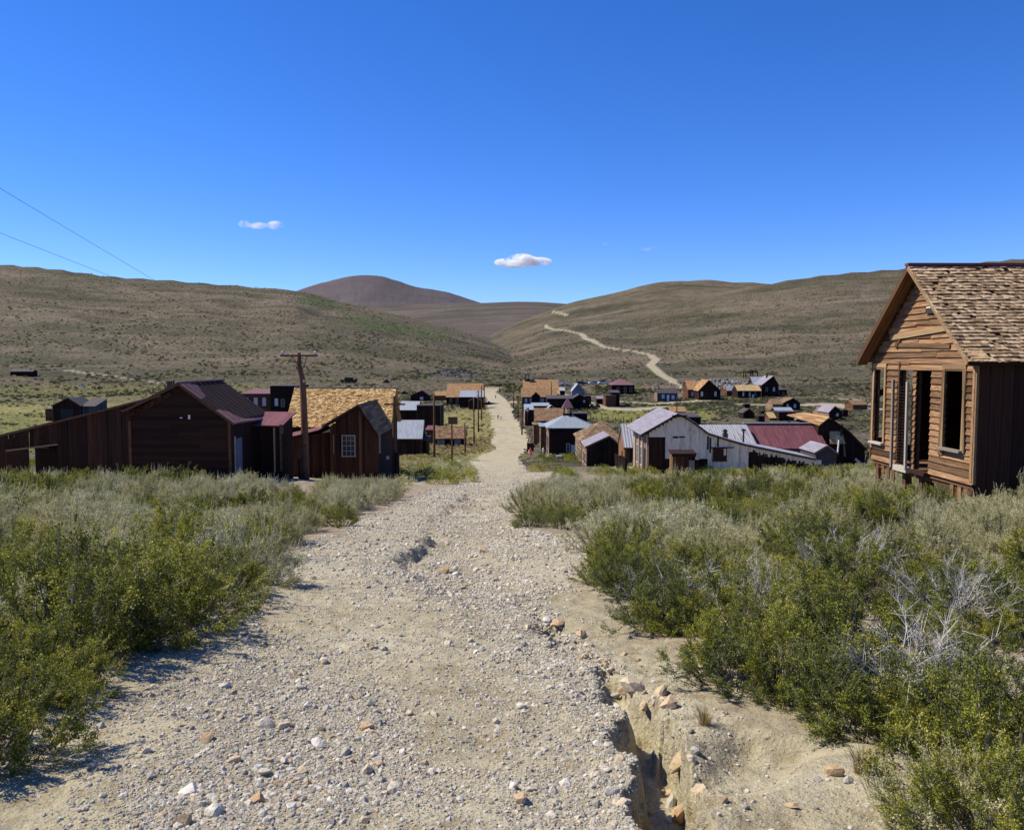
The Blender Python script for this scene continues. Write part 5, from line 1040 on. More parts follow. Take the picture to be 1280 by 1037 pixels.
# ------------------------------------------------------------ golden shingled house
def golden_house():
    d = 56; A = pt(362, 592, d); zr = lambda row, dd=d: EYE-drop_of(row, dd)-A.z; sx = lambda px, dd=d: x_of(px, dd, -6)-A.x
    t = thing('shingled_house', 'house with bright golden shingle roof behind the big utility pole', 'house', (A.x, d, A.z)); xr = sx(484); dep = 5; hd = 2.5; he = zr(530); hp = zr(486, d+2.5)
    V = [(0, 0, -1), (xr, 0, -1), (xr, dep, -1), (0, dep, -1), (0, 0, he), (xr, 0, he), (xr, dep, he), (0, dep, he), (0, hd, hp), (xr, hd, hp)]
    poly(t, 'wall', W_DARKV, V, [[0, 1, 5, 4], [2, 3, 7, 6], [1, 2, 6, 9, 5], [3, 0, 4, 8, 7], [4, 5, 9, 8], [8, 9, 6, 7], [3, 2, 1, 0]])
    s_ = (hp-he)/hd; o_ = .22
    slab(t, 'roof', B_TAN, [(-.15, -o_, he-o_*s_+.05), (xr+.25, -o_, he-o_*s_+.05), (xr+.25, hd, hp+.05), (-.15, hd, hp+.05)], .08); slab(t, 'roof', B_TAN, [(-.15, hd, hp+.05), (xr+.25, hd, hp+.05), (xr+.25, dep+o_, he-o_*s_+.05), (-.15, dep+o_, he-o_*s_+.05)], .08)
    shingles(t, 'shingles', R_GOLD, (-.2, hd, hp+.075), (1, 0, 0), (0, -1, -s_), xr+.5, math.hypot(hd+o_, (hd+o_)*s_)+.05, .13, .16, gr, lift=.03, miss=.03); shingles(t, 'shingles', R_GOLD, (xr+.3, hd, hp+.075), (-1, 0, 0), (0, 1, -s_), xr+.5, math.hypot(hd+o_, (hd+o_)*s_), .3, .3, gr)
    beam(t, 'ridge_board', B_GREY, (-.2, hd, hp+.10), (xr+.3, hd, hp+.10), .05, .14); beam(t, 'rake_board', B_TAN, (xr+.28, hd, hp), (xr+.28, -o_, he-o_*s_), .14, .04); window(t, xr-.9, 1.6, .5, 1.1, 0)
    # gabled wing toward the street side
    wd = 51; ww0, ww1 = sx(413, wd), sx(470, wd); y0 = wd-d; ze = zr(541, wd); zp = zr(508, wd); xp = sx(449, wd); b0 = -.7; zl = zr(533, wd)
    x = ww0
    while x < ww1:
        bw = pr.uniform(.16, .26); xc = x+bw/2; top = zl+(zp-zl)*(xc-ww0)/(xp-ww0) if xc < xp else ze+(zp-ze)*(ww1-xc)/(ww1-xp)
        if sx(428, wd)-.1 < xc < sx(444, wd)+.1:
            beam(t, 'wall_board', B_RED, (xc, y0, b0), (xc, y0, zr(571, wd)), .025, bw-.012, (0, 1, 0)); beam(t, 'wall_board', B_RED, (xc, y0, zr(543, wd)), (xc, y0, top), .025, bw-.012, (0, 1, 0))
        else: beam(t, 'wall_board', B_RED if pr.random() < .8 else B_BROWN, (xc, y0-.01*pr.random(), b0), (xc, y0, top), .025, bw-.012, (0, 1, 0))
        x += bw
    V = [(ww0, y0+.03, -1), (ww1, y0+.03, -1), (ww1, 1, -1), (ww0, 1, -1), (ww0, y0+.03, zl), (ww1, y0+.03, ze), (ww1, 1, ze), (ww0, 1, zl), (xp, y0+.03, zp), (xp, 1.4, zp)]
    poly(t, 'wing_wall', W_DARKV, V, [[0, 1, 5, 8, 4], [1, 2, 6, 5], [3, 0, 4, 7], [4, 8, 9, 7], [8, 5, 6, 9]])
    slab(t, 'wing_roof', R_BROWNF, [(xp, y0-.25, zp+.07), (sx(474, wd), y0-.25, zr(544, wd)), (sx(474, wd), 1.0, zr(544, wd)), (xp, 1.6, zp+.07)][::-1], .08)
    slopeR = Vector((sx(474, wd)-xp, 0, zr(544, wd)-zp-.07)); shingles(t, 'wing_shingles', R_BROWN, (xp, y0-.28, zp+.085), (0, 1, 0), slopeR, 4.4, slopeR.length, .2, .2, gr)
    slab(t, 'wing_roof', R_BROWNF, [(sx(404, wd), y0-.25, zr(533, wd)), (xp, y0-.25, zp+.066), (xp, 1.6, zp+.066), (sx(404, wd), .4, zr(533, wd))][::-1], .08)
    beam(t, 'rake_board', B_DARK, (xp, y0-.28, zp+.02), (sx(474, wd), y0-.28, zr(546, wd)), .12, .03); beam(t, 'rake_board', B_DARK, (xp, y0-.28, zp+.02), (sx(404, wd), y0-.28, zr(535, wd)), .12, .03)
    window(t, sx(436, wd), (zr(544, wd)+zr(570, wd))/2, sx(444, wd)-sx(428, wd), zr(544, wd)-zr(570, wd), y0-.01, 'f', M_GLASS, B_GREY, (3, 4)); box(t, 'drain_pipe', B_TAN, (sx(417.5, wd), y0-.05, zr(555, wd)), (.06, .05, 1.2))
    # side wall of the wing with narrow window, low lean-to with pink roof on its left
    for y_ in (y0+1.4,): 
        f = window(t, ww1+.02, zr(556, wd), .5, 1.3, y_, 'l', M_GLASS, B_GREY); f.scale = (1, 1, 1)
    l0, l1 = sx(355, 53), ww0; yl = 53-d
    x = l0
    while x < l1-.1: bw = pr.uniform(.18, .26); beam(t, 'wall_board', B_RED, (x+bw/2, yl, -1), (x+bw/2, yl, zr(548, 53)+(x-l0)*.15), .025, bw-.012, (0, 1, 0)); x += bw
    poly(t, 'lean_to_wall', W_DARKV, [(l0, yl+.03, -1), (l1, yl+.03, -1), (l1, 0, -1), (l0, 0, -1), (l0, yl+.03, zr(549, 53)), (l1, yl+.03, zr(538, 53)), (l1, 0, zr(536, 53)), (l0, 0, zr(546, 53))], [[0, 1, 5, 4], [3, 0, 4, 7], [4, 5, 6, 7]])
    slab(t, 'lean_to_roof', R_MAROON, [(l0-.1, yl-.15, zr(548, 53)), (sx(399, 53), yl-.15, zr(537, 53)), (sx(399, 53), .0, zr(534.5, 53)), (l0-.1, .0, zr(544, 53))], .06)
    box(t, 'gutter_box', B_GREY, (-.1, -.3, he-.05), (.3, .12, .12)); p = pt(483, 574, 54); box(t, 'white_trash_item', M_WHITEP, (sx(483, 54), -1.5, zr(573, 54)), (.18, .12, .22))  # the small white block is a piece of trash
golden_house()

# ------------------------------------------------------------ white tin shed and its neighbours on the right
def white_shed():
    d = 70; A = pt(811, 598, d); zr = lambda row, dd=d: EYE-drop_of(row, dd)-A.z; sx = lambda px, dd=d: x_of(px, dd, -8)-A.x
    t = thing('whitewashed_shed', 'large whitewashed tin building with lilac-grey roof and long sloping side', 'workshop', (A.x, d, A.z)); w = sx(882); he = zr(543); hp = zr(518); xp = sx(846); dep = 9
    top = [(sx(798), 545), (sx(805), 543), (sx(846), 518), (sx(856), 522), (sx(867), 529), (sx(884), 542), (sx(911), 550.5), (sx(931), 556), (sx(1019), 574)]
    tz = lambda x: np.interp(x, [a for a, b in top], [zr(b) for a, b in top])
    # sheets of whitewashed tin
    x = sx(811); rows = [(560, 600), (545, 572), (500, 556)]
    while x < sx(1019)-.1:
        bw = pr.uniform(.62, .82); xc = x+bw/2; T0 = float(tz(x))-.06; T1 = float(tz(x+bw))-.06; pxc = 640+(xc+A.x)*F/(d+.4)
        cut = 573 if pxc < 882 else 588; lo = zr(cut)+pr.uniform(-.1, .1)
        if pxc < 830: lo = zr(546+pr.random()*3)
        if 829 <= pxc < 834: lo = zr(566)
        if pxc > 936: lo = float(tz(xc))-pr.uniform(.45, .7)
        if 890 < pxc < 908: segs = [(zr(560), None), (zr(590), zr(577))]
        else: segs = [(lo, None)]
        for a, b in segs:
            for zc0, zc1 in ([(a, b)] if b is not None else [(a, a+(min(T0, T1)-a)*.55), (a+(min(T0, T1)-a)*.53, None)]):
                y = -.03-.02*pr.random()-(0 if zc1 is not None else .02)
                if zc1 is None: q = [(x, y, zc0), (x+bw+.02, y, zc0), (x+bw+.02, y, T1), (x, y, T0)]
                else: q = [(x, y, zc0), (x+bw+.02, y, zc0), (x+bw+.02, y, zc1), (x, y, zc1)]
                slab(t, 'tin_panel', M_TINW, q, .012)
        x += bw
    for px, r0, r1 in ((884.5, 545, 562), (887.5, 547, 566), (897, 547, 558), (852, 545, 547), (844, 545, 547.5)): box(t, 'hole_shade_plate', M_DARK, (sx(px), -.075, zr((r0+r1)/2)), (.16 if px > 860 else .5, .01, zr(r0)-zr(r1)))  # thin near-black plates paint the shade inside holes
    # dark wooden frame and wall under the tin
    n_ = [(sx(811), .0), ]; V = [(sx(811), .02, -.8)]+[(sx(1019), .02, -.8)]; V2 = [(a, .02, zr(b)-.05) for a, b in top if a >= sx(811)-.01][::-1]; V2 = V2+[(sx(811), .02, float(tz(sx(811)))-.05)]
    F_ = V+V2; k = len(F_); Bk = [(a, b+.06, c) for a, b, c in F_]; poly(t, 'board_wall', W_DARKV, F_+Bk, [list(range(k)), list(range(2*k-1, k-1, -1))]+[[i, (i+1) % k, k+(i+1) % k, k+i] for i in range(k)])
    x = sx(811)
    while x < sx(832): bw = pr.uniform(.22, .3); beam(t, 'wall_board', B_DARK, (x+bw/2, -.02, zr(588)), (x+bw/2+pr.gauss(0, .02), -.02, zr(546.5)), .025, bw-.015, (0, 1, 0)); x += bw
    x = sx(809); i = 0
    while x < sx(829): bw = .28; beam(t, 'skirt_board', B_DARK, (x+bw/2-.2+i*.02, -.12, zr(602)), (x+bw/2, -.05, zr(588)), .025, bw-.02, (0, 1, 0)); x += bw; i += 1
    beam(t, 'sill_beam', B_BROWN, (sx(809), -.12, zr(588)), (sx(831), -.12, zr(586.5)), .1, .1)
    x = sx(938)
    while x < sx(1015): bw = pr.uniform(.13, .24); beam(t, 'wall_board', B_DARK, (x+bw/2, -.02-.03*pr.random(), zr(592)), (x+bw/2+pr.gauss(0, .02), -.04, float(tz(x))-pr.uniform(.25, .75)), .025, bw-.02, (0, 1, 0)); x += bw
    window(t, sx(899.5), zr(568), sx(908)-sx(891), zr(560)-zr(576), -.05, 'f', B_RED, B_BROWN)
    beam(t, 'door_track', B_DARK, (sx(888), -.12, zr(559.5)), (sx(917), -.12, zr(559)), .09, .07)
    # street side wall, its sunlight put into paler boards, with tall openings
    Lw = 8.5; hs_ = zr(543); 
    y = 0
    while y < Lw: bw = pr.uniform(.2, .3); beam(t, 'wall_board', B_LIT if pr.random() < .6 else B_GREY, (sx(811)-.03, y+bw/2, -.6), (sx(811)-.03, y+bw/2, hs_+.05), .025, bw-.015, (1, 0, 0)); y += bw
    for yy, nm in ((1.5, 'door'), (3.6, 'window'), (5.8, 'window')):
        if nm == 'door': box(t, 'door', B_DARK, (sx(811)-.09, yy, 1.25), (.06, .9, 2.5))
        else: window(t, sx(811)-.07, 1.6, .7, 1.7, yy, 'l', M_GLASS, M_CANV, (2, 2))
    for yy in (.3, 2.6, 4.7, 7.0): box(t, 'pilaster', M_CANV, (sx(811)-.12, yy, hs_/2), (.12, .18, hs_))
    box(t, 'boardwalk', M_CANV, (sx(811)-.6, 4.0, -.12), (1.0, 9, .12)); box(t, 'boardwalk_edge', B_GREY, (sx(811)-1.12, 4.0, -.25), (.06, 9, .3))
    # roofs
    e0 = (sx(800), zr(544)); 
    slab(t, 'roof', R_GREYP, [(e0[0], -.3, e0[1]+.03), (xp, -.3, hp+.06), (xp, dep, hp+.06), (e0[0], dep, e0[1]+.03)][::-1], .08)
    pts = [(xp, 518)]+[(a, b) for a, b in top[3:]]
    for (a0, b0), (a1, b1) in zip(pts[:-1], pts[1:]): slab(t, 'roof', R_TINR, [(a0, -.25, zr(b0)+.06), (a1+.01, -.25, zr(b1)+.06), (a1+.01, dep if a0 < sx(880) else 4.5, zr(b1)+.06), (a0, dep if a0 < sx(880) else 4.5, zr(b0)+.06)][::-1], .07); beam(t, 'rake_board', B_RED, (a0, -.28, zr(b0)-.0), (a1, -.28, zr(b1)-.0), .12, .04)
    beam(t, 'rake_board', B_DARK, (xp, -.32, hp), (e0[0], -.32, e0[1]-.03), .12, .04)
    for i in range(9): f_ = (i+.5)/9; X = e0[0]+(xp-e0[0])*f_; Z = e0[1]+(hp-e0[1])*f_; box(t, 'rafter_tail', B_DARK, (X, -.2, Z-.16), (.07, .22, .12))
    poly(t, 'body', W_DARKV, [(sx(811), .1, -.8), (w, .1, -.8), (w, dep-.2, -.8), (sx(811), dep-.2, -.8), (sx(811), .1, he-.12), (w, .1, zr(545)), (w, dep-.2, zr(545)), (sx(811), dep-.2, he-.12), (xp, .1, hp-.08), (xp, dep-.2, hp-.08)], [[2, 3, 7, 9, 6], [1, 2, 6, 5], [3, 0, 4, 7], [4, 8, 9, 7], [8, 5, 6, 9]])
    box(t, 'vent_pipe', M_IRON, (sx(847), .6, zr(510.5)), (.07, .07, 2.0)); box(t, 'ridge_board', B_DARK, (sx(848), -.3, zr(519.5)), (1.3, .12, .14))
    # two black stove pipes
    for px, r0, r1 in ((906, 536.5, 549), (929, 535.5, 554)):
        dd = d+2; s = sx(px, dd); box(t, 'chimney', M_IRON, (s, 2, (zr(r0, dd)+zr(r1+3, dd))/2), (.26 if px < 910 else .13, .26 if px < 910 else .13, zr(r0, dd)-zr(r1+3, dd))); box(t, 'chimney_cap', M_IRON, (s, 2, zr(r0+2, dd)), (.36, .36, .12))
        if px < 910: box(t, 'chimney_base', M_IRON, (s, 2, zr(545, dd)), (.42, .42, .5))
    # plank privy in front
    d2 = 63; B = pt(841, 598, d2); w2 = (pt(868, 598, d2)-B).length; p = thing('plank_privy', 'small upright privy of brown planks standing in the brush before the white shed', 'outhouse', (B.x, d2, B.z)); q = lambda row: EYE-drop_of(row, d2)-B.z
    n2 = 8
    for i in range(n2):
        bw = w2/n2; hgt = q(567.5) if i < 6 else q(575); beam(p, 'plank', B_RED if i % 3 else B_BROWN, (bw*(i+.5), 0, -.5), (bw*(i+.5)+pr.gauss(0, .01), 0, hgt), .025, bw-.012, (0, 1, 0))
    box(p, 'plank', B_GREY, (w2*.86, -.03, q(583)), (w2*.26, .025, q(574)-q(590)))
    for i in range(5): beam(p, 'plank', B_LIT, (-.02, .1+i*.25, -.5), (-.02, .1+i*.25, q(569)), .025, .24, (1, 0, 0)); beam(p, 'plank', B_DARK, (w2+.02, .1+i*.25, -.5), (w2+.02, .1+i*.25, q(569)), .025, .24, (1, 0, 0))  # left side in the sunlit wood colour, right side in the shaded one
    box(p, 'back_wall', B_DARK, (w2/2, 1.25, q(585)), (w2, .03, 2.2)); slab(p, 'roof', B_DARK, [(-.15, -.12, q(566.5)), (w2+.15, -.12, q(566.5)), (w2+.15, 1.4, q(564)), (-.15, 1.4, q(564))], .06); box(p, 'lintel', B_DARK, (w2/2, -.04, q(569)), (w2+.2, .04, .2))
white_shed()

# ------------------------------------------------------------ utility poles
def lathe(par, name, mat, P, rad, k=8):
    V, Fs = [], []
    for p, r in zip(P, rad):
        for i in range(k): a = i*6.2832/k; V.append((p[0]+math.cos(a)*r, p[1]+math.sin(a)*r, p[2]))
    for j in range(len(P)-1):
        for i in range(k): Fs.append([j*k+i, j*k+(i+1) % k, (j+1)*k+(i+1) % k, (j+1)*k+i])
    Fs += [list(range(k))[::-1], [(len(P)-1)*k+i for i in range(k)]]
    o = poly(par, name, mat, V, Fs)
    for f in o.data.polygons: f.use_smooth = len(f.vertices) == 4
    return o
def pole(label, px, rt, rb, rad=.14, arms=(), d=None, bend=None, ins=True, stub=None, arm_w=None, boxtop=None, ptop=None):
    d = d or ground(px, rb).y; p = pt(px, rb, d); z0 = H(p.x, p.y); t = thing('utility_pole', label, 'utility pole', (p.x, d, z0)); zr = lambda row: EYE-drop_of(row, d)-z0; top = zr(rt); sx = lambda q: x_of(q, d, -5)-p.x
    tx = sx(ptop) if ptop else 0
    P = [(0, 0, -.6), (0, 0, top*.3), (tx*.2, 0, top*.55), (tx*.4, 0, top*.75), (tx, 0, top)] if not bend else bend(sx, zr, top)
    lathe(t, 'shaft', M_POLE, P, [rad*1.15, rad*1.02, rad*.92, rad*.85, rad*.72, rad*.65, rad*.6][:len(P)])
    for r_, a, b in arms:
        z = zr(r_); box(t, 'crossarm', M_POLE, ((sx(a)+sx(b))/2, -rad, z), (sx(b)-sx(a), .1, .11))
        if ins:
            for q in (a+(b-a)*.06, b-(b-a)*.06): lathe(t, 'insulator', M_INS, [(sx(q), -rad, z+.05), (sx(q), -rad, z+.12), (sx(q), -rad, z+.2), (sx(q), -rad, z+.27)], [.03, .06, .075, .02])
            beam(t, 'brace', M_IRON, (sx(a+(b-a)*.28), -rad, z-.04), (tx*.8, -rad*.8, z-.75), .04, .02); beam(t, 'brace', M_IRON, (sx(b-(b-a)*.28), -rad, z-.04), (tx*.8, -rad*.8, z-.75), .04, .02)
    if stub: lathe(t, 'stub', B_RED, [(sx(stub[0]), -.2, -.5), (sx(stub[0]), -.2, zr(stub[1]))], [stub[2], stub[2]*.95])
    if boxtop: box(t, 'box', M_POLE, (sx(boxtop[0]), 0, zr((boxtop[2]+boxtop[3])/2)), (sx(boxtop[1])-sx(boxtop[0])+.001 if False else .0+(boxtop[4]), boxtop[4]*.5, zr(boxtop[2])-zr(boxtop[3])))
    return t, (p.x, d, z0), sx, zr
big, bp, bsx, bzr = pole('big leaning wooden utility pole with crossarm left of the track', 382, 440.5, 608, .21, [(444.5, 354, 400)], d=46, stub=(376.5, 573, .15),
    bend=lambda sx, zr, top: [(0, 0, -.5), (sx(381.5), 0, zr(560)), (sx(380.5), 0, zr(500)), (sx(379.5), 0, zr(475)), (sx(375.5), 0, zr(456)), (sx(375), 0, zr(440.5))])
lathe(big, 'cut_branch', M_POLE, [(bsx(374), 0, bzr(461)), (bsx(372.3), 0, bzr(457.5))], [.12, .08]); box(big, 'insulator', M_WHITEP, (bsx(382), -.14, bzr(476)), (.07, .07, .16))
pole('slim wooden utility pole at the corner of the golden shingled house', 493.5, 495, 598, .13, [(505, 481, 507)], d=53, stub=(496.5, 565, .17), ins=False)
pole('tall bare pole right of the silver roofed shed', 543, 492, 575, .17)
pole('pole carrying a dark square box on top', 565, 527, 576, .13, boxtop=(566, 571, 521, 530, 1.35))
pole('short leaning post at the right end of the small shingled shed', 581.5, 528, 569, .15, ptop=580.5)
pole('first of the row of street poles left of the road', 592.5, 496, 555, .17)
pole('street pole with double crossarm left of the road', 598, 488, 540, .2, [(490, 594, 603), (494, 595, 602)], ins=False)
pole('third street pole left of the road', 602, 481, 525, .2, [(484, 598, 606)], ins=False)
pole('farthest of the street poles left of the road', 605.5, 480, 511, .2, [(482, 602, 609)], ins=False)
pole('dark street pole on the right kerb opposite the walkers', 652.5, 496, 543, .2, d=None)
pole('crossarmed pole behind the right kerb bushes', 642, 481, 511, .2, [(486, 636, 648), (489, 638, 646)], ins=False)
pole('short pole beside the pink fronted store', 647.5, 498, 522, .2)
pole('tall thin mast in front of the orange roofed hotel', 689, 477, 510, .22, d=330)
pole('thin white mast beside the blue-grey house', 713, 470, 500, .1, d=330)
off = thing('utility_pole', 'wooden utility pole up the slope behind the viewer', 'utility pole', (-13.5, -4.0, H(-13.5, -4))); lathe(off, 'shaft', M_POLE, [(0, 0, -.6), (0, 0, 8.6)], [.17, .12]); box(off, 'crossarm', M_POLE, (0, 0, 8.3), (2.2, .1, .11))
def wire(label, A, B, sag_):
    A, B = Vector(A), Vector(B); n_ = 40; P = [A.lerp(B, i/n_)-Vector((0, 0, sag_*4*(i/n_)*(1-i/n_))) for i in range(n_+1)]; P = np.array([tuple(p) for p in P]); V, Fc = tubes(P[:-1], P[1:], np.full(n_, .0045), np.full(n_, .0045), 4); o = mesh_np('overhead_wire', V, Fc, M_IRON); thing_tags(o, label, 'wire'); return o
bx_, by_, bz_ = bp
# the wires run from the crossarm up to the pole behind the viewer
def wire_pt(px, row, y): return pt(px, row, y)
for a, (p1, r1), (p2, r2), lb in ((355.5, (0, 228), (220, 349), 'upper power line crossing the sky at left'), (398, (0, 285), (115, 338), 'lower power line crossing the sky at left')):
    end = Vector((bx_+bsx(a), by_-.165, bz_+bzr(441.5)))
    # direction through the left edge of the frame, prolonged to the off-frame pole
    edge = pt(p1, r1, 14.0 if a < 370 else 17.0); st = end+(edge-end)*1.45
    wire(lb, st, end, .12)
# ------------------------------------------------------------ the town beyond, left of the street
PW = M_PANEW
house('meadow_barn', 'dark gabled shed standing alone in the green meadow at left', 66, 101, 522, 507, 497.5, 9, 'front', px_pk=86, wall=W_DARKV, roof=R_DARK, cat='shed', door=(76, 92, 511, M_DARK), d=262)  # near-black door panel paints the shade of its opening
house('meadow_barn_annex', 'low lean-to joined to the left of the meadow shed', 57, 66.5, 521.5, 511, 508, 7, 'mono', wall=W_RED, roof=R_DARK, cat='shed', d=263)
house('meadow_barn_wing', 'paler side room on the right of the meadow shed with sloping dark roof', 101.5, 119, 521, 507.5, 498, 8, 'mono', wall=W_SLATE, roof=R_DARK, cat='shed', d=263)
def sign_post(name, label, px, r0, r1, w, h, mat, d=None):
    d = d or ground(px, r1).y; p = pt(px, r1, d); z0 = p.z; t = thing(name, label, 'sign', (p.x, d, z0)); top = EYE-drop_of(r0, d)-z0
    lathe(t, 'post', M_POLE, [(0, 0, -.5), (0, 0, top)], [.08, .07]); box(t, 'panel', mat, (-w*.1, -.1, top-h*.4), (w, .06, h), (0, R(12), 0)); box(t, 'cap', M_IRON, (w*.25, -.1, top-h*.2), (w*.3, .08, h*.8)); return t
sign_post('white_marker', 'small white marker on a thin pole behind the meadow shed', 103, 480.5, 497, 1.6, .7, M_WHITEP, 285)
house('hillside_shack', 'low grey roofed shack alone at the foot of the left hill', 13, 34, 470, 464, 460.5, 7, 'side', wall=W_DARKV, roof=R_DARK, cat='shack')
house('hillside_shack_annex', 'dark stub room on the right end of the hillside shack', 34.5, 41, 471, 464, 462, 5, 'side', wall=W_DARKV, roof=R_DARK, cat='shack')
house('brick_hotel', 'faded red brick two storey building with a row of pale windows behind the barn', 301, 338, 528, 492, 486, 12, 'mono', d=232, wall=W_BRICK, roof=R_PURPLE, over=.1, win=[(307, 311, 497, 506, PW), (318, 322.5, 497, 507, PW), (328.5, 333, 497, 507, PW)], cat='building')
t_ = house('lodge_hall', 'tall dark wooden hall with false front beside the red brick building', 338.5, 371, 530, 482.5, 480, 14, 'flat', d=226, wall=W_DARKH, roof=R_DARK, win=[(344, 348, 498, 507, PW), (352, 356, 499, 508)], cat='building')[0]
house('silver_roof_shed', 'dark shed with bright silver corrugated roof beyond the golden house', 495.5, 527, 571, 547, 525, 5.5, 'side', wall=W_DARKV, roof=R_TIN, cat='shed', over=.18, door=(503, 509, 553, B_DARK))
house('silver_roof_annex', 'narrow dark annex on the right end of the silver roofed shed', 527.5, 534, 570, 549, 545, 4, 'mono', d=133, wall=W_DARKV, roof=R_DARK, cat='shed')
house('row_building', 'dark building with blue-grey tin roof in front of the meadow', 500, 522, 532, 512, 501.5, 9, 'side', d=225, wall=W_DARKV, roof=R_TIN, cat='building')
house('black_gabled_store', 'tall black board building with stepped parapet left of the street poles', 521, 551, 533, 507, 503, 10, 'flat', d=222, wall=W_DARKV, roof=R_DARK, cat='building', lwin=[(4, 2.5, 1, 2)])
house('small_dark_house', 'small dark house with dull purple roof near the valley edge', 513, 536, 501, 494, 488, 8, 'front', px_pk=528, wall=W_DARKV, roof=R_PURPLE, win=[(525, 529, 496, 499.5, PW)])
house('orange_roof_cottage', 'little cottage with orange shingle roof beside the long tin and shingle building', 543, 558, 500.5, 494, 489, 8, 'side', wall=W_RED, roof=R_ORANGE, cat='cottage')
house('long_store', 'long low building with orange shingle roof above a strip of silver tin', 558, 603, 506, 496, 479.3, 18, 'side', wall=W_DARKH, roof=R_ORANGE, cat='building', win=[(562, 565, 498, 503), (570, 573, 498, 503)])
house('long_store_porch', 'silver tin porch roof along the street end of the long store', 575, 604, 506.5, 495.8, 488.5, 5, 'mono', d=330, wall=W_DARKH, roof=R_TIN, cat='porch')
house('street_gable_shed', 'small dark gabled shed before the long store', 586, 602, 506.8, 501, 497, 4, 'front', d=322, wall=W_DARKV, roof=R_DARK, cat='shed')
house('shingled_shed', 'low shed with mottled brown shingle roof and two grey doors', 543, 581, 558, 547, 532.5, 6, 'side', wall=W_DARKV, roof=B_DARK, sh=R_BROWN, cat='shed', win=[(547, 555, 549, 556.5, M_LILAC)], door=(568, 576, 549, M_LILAC))
house('shingled_shed_annex', 'dark lean-to on the left of the mottled shingle shed', 533, 543, 552, 537, 532, 5, 'mono', d=176, wall=W_RED, roof=R_MAROON, cat='shed')

# ------------------------------------------------------------ right of the street
ch = house('shingled_hotel', 'large orange-brown shingled building with small belfry right of the street', 655, 698, 506, 497, 474.5, 22, 'side', wall=W_SLATE, roof=R_ORANGE, cat='building', chim=[(663, 484, .9), (678, 483.5, .6)], over=.5)
t_, w_, he_, hr_, b0_, d_ = ch
def belfry(par, x, y, z, s, m, rm):
    for a in (-.5, .5):
        for b in (-.5, .5): box(par, 'post', m, (x+a*s, y+b*s, z+s*.7), (.18*s, .18*s, 1.4*s))
    box(par, 'belfry_base', m, (x, y, z), (1.25*s, 1.25*s, .5*s)); box(par, 'roof', rm, (x, y, z+1.5*s), (1.5*s, 1.5*s, .2*s))
belfry(t_, (659.5-676.5)/43*w_, 11, hr_-.2, 1.6, W_DARKV, R_DARK)
house('hotel_front', 'lower shingled front block of the large hotel with dark dormer gable', 652, 696, 507, 495.5, 485, 8, 'side', d=338, wall=W_SLATE, roof=R_ORANGE, cat='building', win=[(656, 659, 498, 503, PW), (662, 665, 498, 503, PW), (675, 680, 498, 504, PW), (684, 688, 498, 504)])
house('dormer_gable', 'small dark gabled porch in the middle of the hotel front', 664.5, 675, 507, 495, 490, 2, 'front', d=335, wall=W_DARKV, roof=R_ORANGE, cat='porch')
house('gold_end_block', 'small block with golden shingle roof at the right end of the hotel', 691, 699.5, 504, 496, 487, 9, 'side', d=342, wall=W_DARKV, roof=R_GOLDF, cat='building')
house('dark_tall_shed', 'dark upright shed with pale tin slope right of the hotel', 698, 706, 501, 488, 484, 6, 'mono', d=372, wall=W_DARKV, roof=R_TIN, cat='shed')
house('long_dark_shed', 'long low almost black shed behind the firehouse spire', 684, 716, 509, 498, 494, 10, 'mono', d=318, wall=W_DARKV, roof=R_DARK, cat='shed')
house('blue_grey_house', 'blue-grey gabled house with bright white roof edge', 715, 731, 498.5, 489, 479.5, 12, 'front', wall=W_BLUE, roof=R_TIN, left=W_BLUE, px_pk=722.5, chim=[(722.5, 477, .7)])
house('black_barn', 'black gabled barn below the blue-grey house', 713, 737, 507, 500, 493, 9, 'front', px_pk=724, d=325, wall=W_DARKV, roof=R_DARK, cat='barn', win=[(729, 731.5, 500, 503, PW)])
house('black_barn_annex', 'low dark shed on the right of the black barn', 731, 739, 501, 495, 493.5, 6, 'flat', d=350, wall=W_DARKV, roof=R_DARK, cat='shed')
house('hipped_house', 'dark house with dull purple hipped roof below the parked cars', 764.5, 793, 493, 481, 473.5, 16, 'hip', wall=W_DARKH, roof=R_PURPLE, win=[(771, 774, 484, 490), (780, 783, 484, 490), (787, 790, 484, 490)])
house('stepped_brown_shed', 'reddish brown shed with stepped dark front beside the sandy lane', 757, 770, 508, 494.5, 492.5, 9, 'flat', wall=W_RED, roof=R_DARK, cat='shed')
house('stepped_shed_annex', 'taller part behind the stepped brown shed', 764, 774.5, 506, 490.5, 487.5, 8, 'mono', d=345, wall=W_DARKV, roof=R_DARK, cat='shed')
house('tin_lean_shed', 'tiny pale roofed shed left of the stepped brown shed', 746, 753.5, 505, 498, 495, 5, 'side', wall=W_DARKV, roof=R_GREYP, cat='shed')
house('pink_store', 'narrow store with faded pink side and pale tin roof on the street', 656, 667, 532, 512, 505, 13, 'mono', wall=W_DARKV, roof=R_TIN, left=M_PINK, cat='store', over=.15, lwin=[(2, 2.2, 1.0, 1.8), (5, 2.2, 1.0, 1.8)])
house('flat_tin_store', 'dark flat store with pale tin roof behind the pink store', 665, 686, 515, 507, 503.3, 8, 'side', d=262, wall=W_DARKV, roof=R_TIN, cat='store')
house('white_peak_shed', 'small shed with white gable peak behind the brown shingled hall', 684, 694, 516, 511, 507, 4, 'front', d=245, wall=W_DARKV, roof=R_TIN, cat='shed')
house('shingled_hall', 'long hall with brown shingle roof behind the cupola building', 669.5, 709, 549, 525.5, 510, 13, 'side', d=196, wall=W_DARKV, roof=B_DARK, sh=R_BROWN, left=W_ORG, cat='hall', lwin=[(3, 2, 1.1, 2.0), (7, 2, 1.1, 2.0)])
